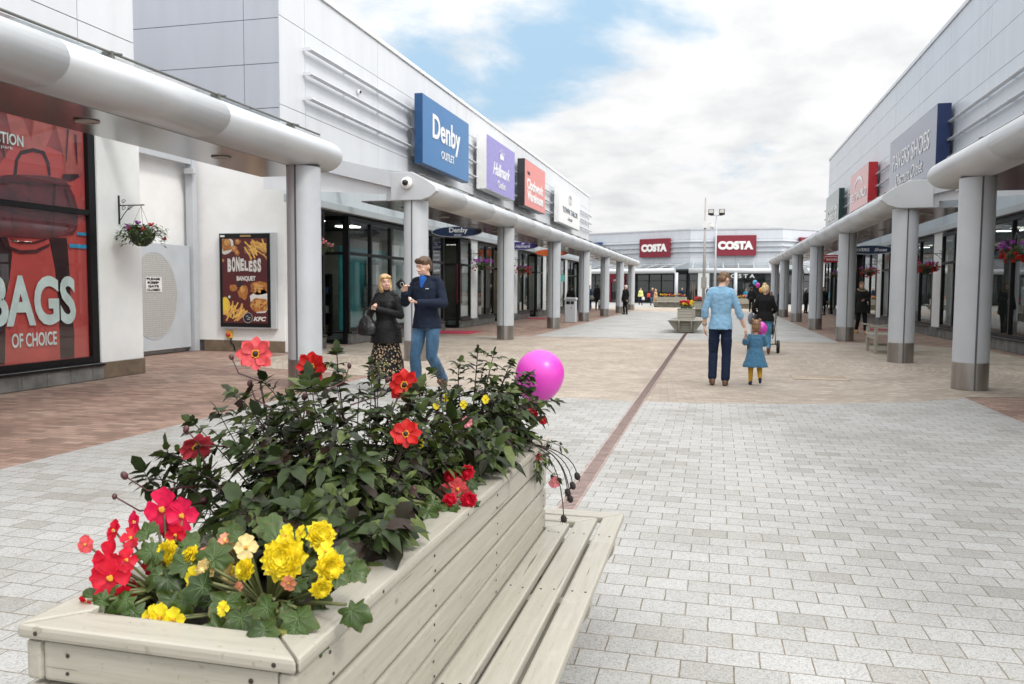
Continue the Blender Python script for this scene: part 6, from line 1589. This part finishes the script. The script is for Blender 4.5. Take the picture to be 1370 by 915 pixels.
    def face(s, brow=BROW, lips=LIP, mouth=.018):
        M = s.HM
        for sx in (-1, 1):
            e = MB(); e.ell((sx*.032,-.0755,1.652), (.0115,.008,.0050), 10, 6, M, 0); e.ell((sx*.032,-.0815,1.652), (.0058,.004,.0058), 8, 6, M, 1); e.build('eye', [SCL, EYE], s.t)
            e = MB(); e.tube([(sx*.015,-.085,1.672),(sx*.032,-.087,1.677),(sx*.05,-.076,1.670)], [.0018,.0024,.0014], 6, M=M); e.build('eyebrow', brow, s.t)
        e = MB(); e.ell((0,-.092,1.580), (mouth,.008,.0042), 10, 6, M); e.ell((0,-.090,1.571), (mouth*.85,.008,.0045), 10, 6, M); e.build('mouth', lips, s.t)
    def cap_hair(s, mat, length=0, fringe=.0, wr=.004):
        bl = [((0,.022,1.690), (.084,.098,.084)), ((0,.055,1.645), (.080,.068,.090))]
        if fringe: bl += [((.028,-.055,1.725), (.05,.035,.030+fringe)), ((-.028,-.055,1.725), (.05,.035,.028+fringe))]
        return s.hair(mat, bl, None, wr)
def HAIR(n, c): return pm(n, c, .5, 0, .45, 60, .6, 120, stretch=(1,1,.25))
H_br = HAIR('hair_brown', (.085,.045,.022)); H_bl = HAIR('hair_blonde', (.48,.31,.14)); H_db = HAIR('hair_dark', (.03,.02,.014)); H_gr = HAIR('hair_grey', (.55,.54,.52)); H_lb = HAIR('hair_light_brown', (.22,.12,.055)); H_pl = HAIR('hair_pale', (.62,.47,.25))
navy = cloth_mat('navy_fleece', (.008,.0135,.029)); jeans = cloth_mat('blue_denim', (.030,.075,.135), 'denim'); djeans = cloth_mat('dark_denim', (.008,.016,.042)); blackc = cloth_mat('black_cloth', (.007,.007,.008)); quilt = cloth_mat('black_quilt', (.007,.007,.008), 'quilt', .6)
skyb = cloth_mat('pale_blue_cotton', (.20,.365,.52)); leo = cloth_mat('spotted_skirt', (.02,.02,.02), 'leopard'); roy = cloth_mat('royal_blue', (.01,.09,.38)); denimd = cloth_mat('denim_dress', (.055,.16,.265), 'plain'); must = cloth_mat('mustard_tights', (.50,.27,.02))

# -- the man with the wallet
p = Person('man in a navy fleece and faded jeans looking at his black wallet', (-3.80,10.35,0), R(-10), 1.90, girth=.98)
J = p.J
J.update(eR=V3(-.27,-.06,1.16), wR=V3(-.135,-.285,1.275), eL=V3(.27,-.04,1.155), wL=V3(.055,-.26,1.165), kR=V3(-.10,-.10,.50), aR=V3(-.10,-.06,.085), kL=V3(.105,-.05,.50), aL=V3(.10,.28,.155), hL=V3(.09,.0,.9))
p.head(yaw=-20, nod=14)
p.limbs(palms=dict(R=((.25,-.25,.9), (.55,-.35,-.3), 42, -1), L=((-.75,-.55,.10), (-.2,-.2,1), 38, -1)))
p.body(); p.face()
p.cap_hair(H_br, fringe=.008)
m = MB()
for q in 'LR': m.cap(J['s'+q], J['s'+q]*.9+J['e'+q]*.1, .05, .05)
p.top(navy, 'fleece', hem=.845, collar=.035)
m = MB(); m.tube([(0,-.122,1.345),(0,-.115,1.38),(0,-.100,1.43),(0,-.072,1.478)], [.012,.022,.036,.050], 12); remesh(m, 'tee_shirt', roy, p.t, .008, 1)
mb = MB(); mb.box(.078,-.152,1.331,.122,-.147,1.339); mb.build('chest_logo', M_['white'], p.t)
p.trousers(jeans, .066, 1.02)
p.shoes(LEATHER, toeR=(-.1,-1), toeL=(.15,-1), lift=(28,0))
wal = thing('wallet', 'open black wallet with a metal ring held up by the man in the navy fleece', 'wallet')
def world(pn, v): 
    M = Matrix.Translation(pn.t.location) @ Matrix.Rotation(pn.t.rotation_euler.z, 4, 'Z') @ Matrix.Scale(pn.k, 4); return M @ Vector(v)
wp = world(p, (-.150,-.345,1.395)); wal.location = wp
Mw = Matrix.Rotation(R(-35), 4, 'Y') @ Matrix.Rotation(R(-20), 4, 'Z')
MB().box(-.075,-.008,-.045,.055,.008,.05, M=Mw).build('cover', BLK, wal, bevel=.005)
MB().box(-.07,-.016,-.04,.05,-.010,.045, M=Mw).build('flap', BLK, wal, bevel=.003)
mb = MB(); mb.tube([(.02+.028*math.cos(i*.524), -.02, -.02+.028*math.sin(i*.524)) for i in range(13)], .0035, 6, M=Mw); mb.build('ring', M_['alu'], wal)
t = thing('tissue', 'small crumpled white paper in the left hand of the man in the navy fleece', 'paper', world(p, (-.035,-.315,1.21)))
m = MB()
for q in range(6): m.ell((rng.uniform(-.012,.012), rng.uniform(-.012,.012), rng.uniform(-.004,.012)), (.017,.014,.012), 8, 6)
remesh(m, 'paper', M_['white'], t, .005, 1, .003, 80)

# -- the woman in black
p = Person('blonde woman in a black quilted coat and spotted skirt turning to the man beside her', (-4.50,10.62,0), R(-2), 1.66, female=True, girth=1.04)
J = p.J
J.update(eR=V3(-.25,-.02,1.15), wR=V3(-.115,-.215,1.235), eL=V3(.25,-.03,1.13), wL=V3(-.015,-.225,1.225), kL=V3(.09,-.03,.49), aL=V3(.09,.05,.085), kR=V3(-.09,-.08,.49), aR=V3(-.09,-.12,.085))
p.head(yaw=38, nod=0, tilt=-4)
p.limbs(palms=dict(R=((.45,-.45,.55), (.8,.2,-.5), 60, -1), L=((-.85,-.35,.25), (-.1,.8,-.2), 62, -1)))
p.body(); p.face(pm('brow_fair', (.22,.13,.06), .8), pm('lip_rose', (.45,.12,.12), .4), .02)
p.hair(H_bl, [((0,.022,1.695), (.088,.100,.082)), ((0,.065,1.62), (.088,.062,.125)), ((.070,.03,1.60), (.030,.062,.125)), ((-.070,.03,1.60), (.030,.062,.125)), ((.025,-.062,1.722), (.058,.030,.026)), ((-.035,-.058,1.722), (.045,.030,.026)), ((.062,-.01,1.545), (.026,.045,.06)), ((-.062,-.01,1.545), (.026,.045,.06)), ((0,.07,1.52), (.08,.05,.07))])
p.top(quilt, 'coat', hem=.72, collar=.04, flare=.04, hemr=(.225,.18), wr=.006, sl=1.05)
m = MB(); m.ringloft([(.20,0,0,.30,.225),(.40,0,.0,.262,.20),(.60,0,.0,.225,.165),(.80,0,.0,.18,.13)], 32); remesh(m, 'skirt', leo, p.t, .009, 1, .012, 9)
m = MB()
for q in 'LR': m.cap(J['k'+q], J['a'+q], .056, .043); 
remesh(m, 'boots', BLK, p.t, .009, 1)
p.shoes(BLK)
hb = thing('handbag', 'black leather handbag hanging from the arm of the blonde woman', 'bag', world(p, (-.235,-.16,1.0)))
m = MB(); m.loft([[(x*w_, y*d_, z) for x, y in [(math.cos(2*math.pi*i/20), math.sin(2*math.pi*i/20)) for i in range(20)]] for z, w_, d_ in ((-.16,.10,.05),(-.14,.145,.075),(-.05,.15,.08),(.05,.11,.055),(.12,.06,.03))]); remesh(m, 'pouch', BLK, hb, .008, 1, .008, 14)
MB().tube([(-.06,0,.10),(-.03,-.0,.2),(.03,-.0,.23),(.08,-.01,.2),(.07,0,.1)], .009, 8).build('strap', BLK, hb)
rg_ = MB()
for c in ((.10,-.07,.22),(.13,-.07,.235)): rg_.tube([(c[0]+.022*math.cos(i*.524), c[1], c[2]+.022*math.sin(i*.524)) for i in range(13)], .004, 6)
rg_.build('rings', M_['alu'], hb)

# -- the father, seen from behind
p = Person('man in a pale blue shirt seen from behind holding the hand of a small girl', (.09,12.75,0), R(180), 1.765, girth=.93)
J = p.J   # his left is -X in the picture once turned
J.update(sL=V3(.168,.015,1.425), sR=V3(-.168,.015,1.425), eL=V3(.232,.03,1.15), wL=V3(.238,-.03,.905), eR=V3(-.252,.02,1.145), wR=V3(-.345,-.03,.90), kL=V3(.10,-.03,.49), aL=V3(.105,.05,.10), kR=V3(-.095,.0,.49), aR=V3(-.085,.06,.085), hL=V3(.085,0,.9), hR=V3(-.085,0,.9))
p.head(yaw=-38, nod=22)
p.limbs(palms=dict(L=((-.05,-.12,-1), (-1,.1,0), 22, 1), R=((-.42,-.08,-.9), (.9,0,-.4), 18, -1)))
p.body(); p.face()
p.hair(HAIR('hair_cropped', (.15,.085,.045)), [((0,.022,1.688), (.0795,.097,.079)), ((0,.060,1.640), (.074,.056,.066))], None, .002)
p.top(skyb, 'shirt', hem=.855, thick=.024, collar=.03, sleeve_end=.36, sl=.94, wr=.012)
m = MB()
for q in 'LR':
    e, w2 = J['e'+q], J['w'+q]; d_ = (w2-e); m.cap(e+d_*.28, e+d_*.40, .055, .052)
remesh(m, 'rolled_cuffs', skyb, p.t, .009, 1, .006, 16)
mb = MB(); mb.box(-.10,.118,1.318,.10,.132,1.324); 
p.trousers(djeans, .066, 1.0, low=.03)
p.shoes(LEATHER, toeL=(.12,-1), toeR=(-.12,-1), lift=(0,0))
mb = MB(); wv = J['wL']; mb.lathe([(.033,-.014),(.036,-.012),(.036,.012),(.033,.014)], tuple(wv + V3(0,0,.02)), 20, caps=False); mb.build('watch', M_['steel'], p.t)
gl_ = MB(); gl_.tube([(-.082,.02,1.66),(-.078,-.06,1.663),(-.05,-.095,1.66)], .0035, 6, M=p.HM); gl_.build('glasses', BLK, p.t)

# -- the small girl
p = Person('small girl in a blue denim dress and mustard tights seen from behind', (.62,12.9,0), R(180), .985, vox=.012, female=True)
J = p.J
J.update(sL=V3(.17,.01,1.32), sR=V3(-.17,.01,1.32), eL=V3(.285,.08,1.15), wL=V3(.275,.17,1.345), eR=V3(-.25,-.08,1.12), wR=V3(-.20,-.30,1.12), hL=V3(.10,0,.80), hR=V3(-.10,0,.80), kL=V3(.115,0,.44), kR=V3(-.115,0,.44), aL=V3(.115,.0,.10), aR=V3(-.13,.16,.17), neck=V3(0,.005,1.39))
p.detail = True
p.head(nod=4, big=1.42)
p.B.cap((0,.015,1.36), (0,.01,1.46), .06, .06)
b, k = p.B, 1.1
for q in 'LR': b.cap(J['s'+q], J['e'+q], .055, .048); b.cap(J['e'+q], J['w'+q], .048, .036); b.cap(J['h'+q], J['k'+q], .085, .065); b.cap(J['k'+q], J['a'+q], .065, .05)
hand(b, J['wL'], (.12,.15,1), (.9,.1,0), 1.05, 40, 1); hand(b, J['wR'], (.2,-1,.1), (0,0,-1), 1.05, 45, 1)
b.ringloft([(.80,0,0,.13,.11),(1.0,0,0,.145,.115),(1.2,0,0,.145,.11),(1.32,0,0,.12,.09),(1.40,0,.01,.06,.055)])
p.body(); p.face()
gh = HAIR('hair_girl', (.20,.105,.05)); p.hair(gh, [((0,.022,1.692), (.086,.102,.085)), ((0,.06,1.63), (.082,.062,.092)), ((.062,.045,1.765), (.036,.036,.034)), ((-.062,.045,1.765), (.036,.036,.034)), ((.05,.075,1.56), (.03,.03,.03)), ((-.05,.075,1.56), (.03,.03,.03))], .011, .004)
mb = MB(); mb.tube([(0,.128,1.70),(0,.10,1.765),(0,.04,1.778)], .004, 5, M=p.HM); mb.build('parting', SKIN2, p.t)
m = MB(); m.ringloft([(.50,0,.01,.335,.27),(.56,0,.01,.325,.262),(.75,0,.01,.262,.215),(.95,0,.005,.205,.165),(1.02,0,0,.185,.15),(1.15,0,0,.192,.15),(1.28,0,0,.19,.14),(1.36,0,.01,.12,.09),(1.39,0,.01,.085,.075)], 36)
for q in 'LR': m.cap(J['s'+q], J['s'+q]*.15+J['e'+q]*.85, .085, .080); m.cap(J['e'+q]*.95+J['s'+q]*.05, J['e'+q]*.6+J['w'+q]*.4, .078, .07)
remesh(m, 'dress', denimd, p.t, .013, 1, .012, 8)
mb = MB()
for i in range(3): mb.ell((0,.158-.006*i,1.25-.07*i), (.012,.008,.012), 8, 6)
mb.build('button', pm('dark_button', (.05,.04,.03), .4), p.t)
m = MB()
for q in 'LR': m.cap(J['h'+q], J['k'+q], .09, .072); m.cap(J['k'+q], J['a'+q], .071, .055)
remesh(m, 'tights', must, p.t, .013, 1)
p.shoes(cloth_mat('navy_shoe', (.01,.03,.07)), toeL=(.15,-1), toeR=(-.1,-1), lift=(0,38))
balloon('magenta balloon carried by the small girl, at her right shoulder', (.70,13.2,.86), .105, (.60,.055,.44), (R(8),0), end=tuple(world(p, (-.20,-.36,1.10))))

# -- the woman with the buggy
p = Person('woman in black with a pale blonde bun, seen from behind pushing a buggy', (1.10,19.2,0), R(180), 1.60, vox=.012, female=True, girth=1.12)
p.detail = True
J = p.J
J.update(eL=V3(.27,-.02,1.12), wL=V3(.20,-.30,1.03), eR=V3(-.27,-.02,1.12), wR=V3(-.20,-.30,1.03), kL=V3(.10,-.10,.49), aL=V3(.10,-.10,.09), kR=V3(-.10,.02,.49), aR=V3(-.10,.20,.13))
p.head(yaw=-40, nod=6); p.limbs(curl=60); p.body(); p.face()
p.hair(H_pl, [((0,.024,1.69), (.086,.10,.083)), ((0,.06,1.64), (.082,.06,.085)), ((0,.06,1.765), (.055,.05,.045))])
p.top(cloth_mat('black_knit', (.006,.006,.007)), 'jumper', hem=.84, thick=.035, wr=.009)
p.trousers(cloth_mat('pram_jeans', (.05,.16,.26), 'denim'), .055, 1.0)
p.shoes(LEATHER, lift=(0,25))
bg_ = thing('buggy', 'dark three-wheeled buggy pushed by the woman in black', 'buggy', (1.12,19.95,0))
fr_ = MB()
for sx in (-.27, .27):
    fr_.tube([(sx*.85,-.42,1.02),(sx,-.30,.98),(sx,.05,.62),(sx*.9,.45,.30)], .016, 8); fr_.tube([(sx,-.02,.70),(sx,-.18,.20)], .016, 8); fr_.tube([(sx,.0,.62),(sx*.8,.40,.62)], .014, 8)
fr_.tube([(-.27*.85,-.42,1.02),(.27*.85,-.42,1.02)], .02, 8); fr_.tube([(-.3,-.18,.2),(.3,-.18,.2)], .016, 8); fr_.build('frame', M_['steel'], bg_)
def wheel(x, y, r_, w_):
    M = Matrix.Translation((x, y, r_)) @ Matrix.Rotation(R(90), 4, 'Y')
    o = MB().lathe([(r_*.72,-w_/2),(r_*.95,-w_/2),(r_,-w_*.3),(r_,w_*.3),(r_*.95,w_/2),(r_*.72,w_/2)], (0,0,0), 28, M=M, caps=False).build('wheel', BLK, bg_)
    h = MB(); h.lathe([(0,-w_*.4),(r_*.25,-w_*.4),(r_*.25,w_*.4),(0,w_*.4)], (0,0,0), 16, M=M)
    for i in range(6): a = i*1.047; h.tube([(0,0,0),(r_*.74*math.cos(a), r_*.74*math.sin(a), 0)], r_*.06, 5, M=M)
    h.build('rim', M_['alub'], o)
wheel(.33,-.18,.15,.06); wheel(-.33,-.18,.15,.06); wheel(0,.55,.13,.05)
m = MB(); m.loft([[(x_*w_, y_, z_) for x_ in (1,)] for x_, w_, y_, z_ in ()] if False else [[(.24*math.cos(a), .05+.28*math.sin(a), z_) for a in [2*math.pi*i/16 for i in range(16)]] for z_ in (.42,.60,.68)]); m.build('seat', pm('buggy_fabric', (.03,.03,.035), .8), bg_)
m = MB(); m.ell((0,.0,.78), (.25,.30,.22), 18, 10); m.build('hood', pm('buggy_hood', (.035,.035,.04), .8), bg_)
m = MB(); m.ell((-.30,-.30,.80), (.07,.09,.14), 12, 8); m.build('hanging_bag', pm('buggy_bag', (.16,.17,.20), .8), bg_)

# -- passers-by further off
def passer(label, loc, rz, h, top, trou, hair, hairst='short', hem=.85, female=False, skirt=None, group='passers-by far along the street', yaw=0, nod=0, pose=None, vox=.020, girth=1.05, shoes=None, coat=0, collar=0):
    p = Person(label, (loc[0], loc[1], .004), rz, h, group, vox, female, None, girth)
    if pose: p.J.update(pose)
    p.head(yaw=yaw, nod=nod); p.limbs(); p.body()
    if loc[1] < 62: p.face()
    if hairst == 'short': p.cap_hair(hair)
    elif hairst == 'long': p.hair(hair, [((0,.024,1.692), (.088,.10,.083)), ((0,.07,1.56), (.088,.055,.17))])
    else: p.hair(hair, [((0,.022,1.69), (.090,.102,.085)), ((0,.055,1.63), (.085,.07,.11))])
    p.top(top, 'coat' if hem < .8 else 'jacket', hem=hem, thick=.04, collar=collar, flare=coat)
    p.trousers(trou, .06, 1.0); p.shoes(shoes or BLK)
    return p
def cm(n, c): return cloth_mat(n, c)
WALK = dict(kL=V3(.09,-.12,.50), aL=V3(.09,-.20,.10), kR=V3(-.09,.0,.49), aR=V3(-.09,.18,.12))
CARRY = dict(eR=V3(-.25,.0,1.13), wR=V3(-.2,-.2,1.03))
dk = cm('dark_wool', (.012,.012,.015)); dkb = cm('dark_blue_wool', (.014,.02,.045)); gry = cm('grey_cloth', (.05,.05,.055))
passer('white-haired old man in a dark coat standing by the last left columns', (-5.15,48.0), R(-42), 1.74, dk, blackc, H_gr, 'short', hem=.72, vox=.014, pose=dict(kL=V3(.12,-.03,.49), aL=V3(.15,0,.085)), yaw=-35, coat=.015)
p = passer('woman in a dark fur-collared parka and tan boots by the right shops', (4.84,29.6), R(8), 1.79, cm('olive_parka', (.016,.018,.016)), blackc, H_lb, 'bun', hem=.70, female=True, vox=.013, pose=dict(WALK, eL=V3(.22,-.03,1.14), wL=V3(.03,-.22,1.12)), shoes=pm('tan_boot', (.42,.22,.06), .6), coat=.02, group=None)
m = MB()
for i in range(14): a = 2*math.pi*i/14; m.ell((.115*math.cos(a), .03+.10*math.sin(a), 1.46+.03*math.sin(a)), (.04,.04,.04), 8, 6)
remesh(m, 'fur_collar', HAIR('fur', (.30,.22,.13)), p.t, .013, 1, .006, 40)
passer('dark figure at a shop window behind the litter bin', (-7.6,43.4), R(160), 1.66, dk, blackc, H_db, 'bun')
passer('person in a blue jacket carrying a pale bag under the left canopy', (-8.45,55.6), R(170), 1.78, cm('blue_jacket', (.05,.075,.14)), djeans, H_lb, 'bun', female=True, pose=WALK)
passer('person in a black coat and dark hat with a mustard scarf under the left canopy', (-8.15,57.6), R(175), 1.86, dk, djeans, H_db, 'bun', hem=.7)
passer('woman in a pale yellow cardigan and navy trousers outside the coffee shop', (-6.88,77.6), R(20), 1.66, cm('pale_yellow', (.58,.60,.22)), cm('navy_trousers', (.012,.018,.05)), H_lb, 'bun', female=True, pose=WALK, girth=1.2)
passer('woman in a dark plum jacket and jeans carrying a red bag, outside the coffee shop', (-5.62,75.6), R(30), 1.66, cm('plum', (.05,.025,.045)), jeans, H_bl, 'bun', female=True, pose=WALK, girth=1.15)
SIT = dict(hL=V3(.09,0,.52), hR=V3(-.09,0,.52))
pp = passer('person in a long tan coat bending by the end of the far planter bench', (-4.95,70.3), R(60), 1.55, cm('tan_coat', (.42,.27,.14)), cm('tan_coat_b', (.36,.23,.12)), H_bl, 'bun', hem=.45, female=True, coat=.05)
passer('man in a dark jacket eating by the white pier of the coffee shop', (-3.35,86.0), R(10), 1.76, dkb, djeans, H_db, 'short', pose=dict(eR=V3(-.25,-.05,1.15), wR=V3(-.09,-.2,1.38)))
passer('grey-haired man in a navy jumper at the coffee shop window, beside the mast', (-.75,84.5), R(-60), 1.86, dkb, djeans, H_gr, 'short')
passer('person in a teal top standing in front of the middle coffee shop window', (3.0,84.8), R(160), 1.62, cm('teal_top', (.02,.18,.30)), djeans, H_lb, 'bun')
passer('dark-haired person in black facing the balloons, left one of the pair', (2.42,57.6), R(170), 1.72, dk, blackc, H_db, 'short')
passer('dark-haired person in black under the balloons, right one of the pair', (3.35,58.0), R(200), 1.76, dk, blackc, H_db, 'short')
passer('girl in a black coat with bare legs and white shoes by the right columns', (3.18,49.7), R(190), 1.40, dk, cm('legs', (.30,.20,.16)), H_lb, 'long', hem=.62, female=True, coat=.04, shoes=M_['white'], vox=.018)
passer('person in a navy jacket bending to the girl by the right columns', (3.62,49.2), R(60), 1.50, dkb, djeans, H_db, 'bun', nod=18, pose=dict(eR=V3(-.22,-.2,1.2), wR=V3(-.1,-.4,1.25)))
passer('grey-haired person in a black cardigan between two right columns', (5.75,55.8), R(120), 1.64, dk, blackc, H_gr, 'bun', female=True)
passer('dark-haired person in black standing under the far right canopy', (6.35,52.0), R(30), 1.70, dk, blackc, H_db, 'long', hem=.72)
# balloons over the far group
BG = 'bunch of balloons over the far group'
for lab, l, c in (('pale blue balloon at the top of the far bunch', (2.60,57.3,2.02), (.10,.42,.62)), ('magenta balloon in the middle of the far bunch', (2.78,57.2,1.84), (.60,.05,.42)), ('orange balloon beside the blonde head of the woman in black', (3.0,56.9,1.52), (.75,.32,.05)), ('small pink balloon above the girl in the black coat', (3.02,50.2,1.50), (.68,.08,.38))):
    balloon(lab, l, .15 if l[1] > 55 else .10, c, (R(6),0), group=BG)
# bags of the far people
for lab, l, c, sz in (('pale handbag on the arm of the person in the blue jacket', (-8.25,55.3,.92), (.35,.34,.33), .13), ('white carrier bag of the woman in yellow', (-6.62,77.4,.66), (.62,.58,.56), .14), ('red shoulder bag of the woman in plum', (-5.95,75.5,.98), (.60,.06,.035), .17), ('white and green carrier bag of the person in the black coat', (-7.9,57.3,.55), (.55,.62,.50), .18)):
    t = thing('carried_bag', lab, 'bag', l); m = MB(); m.loft([[(sz*w_*math.cos(a), sz*.45*w_*math.sin(a), z_*sz) for a in [2*math.pi*i/14 for i in range(14)]] for z_, w_ in ((-1.2,.8),(-1.1,1),(0,1.),(.9,.8),(1.0,.7))]); m.build('pouch', pm('bag_'+lab.split()[0]+lab.split()[1], c, .5), t)
    MB().tube([(-sz*.5,0,sz*.9),(-sz*.3,0,sz*2.0),(sz*.3,0,sz*2.0),(sz*.5,0,sz*.9)], .010, 6).build('strap', BLK, t)
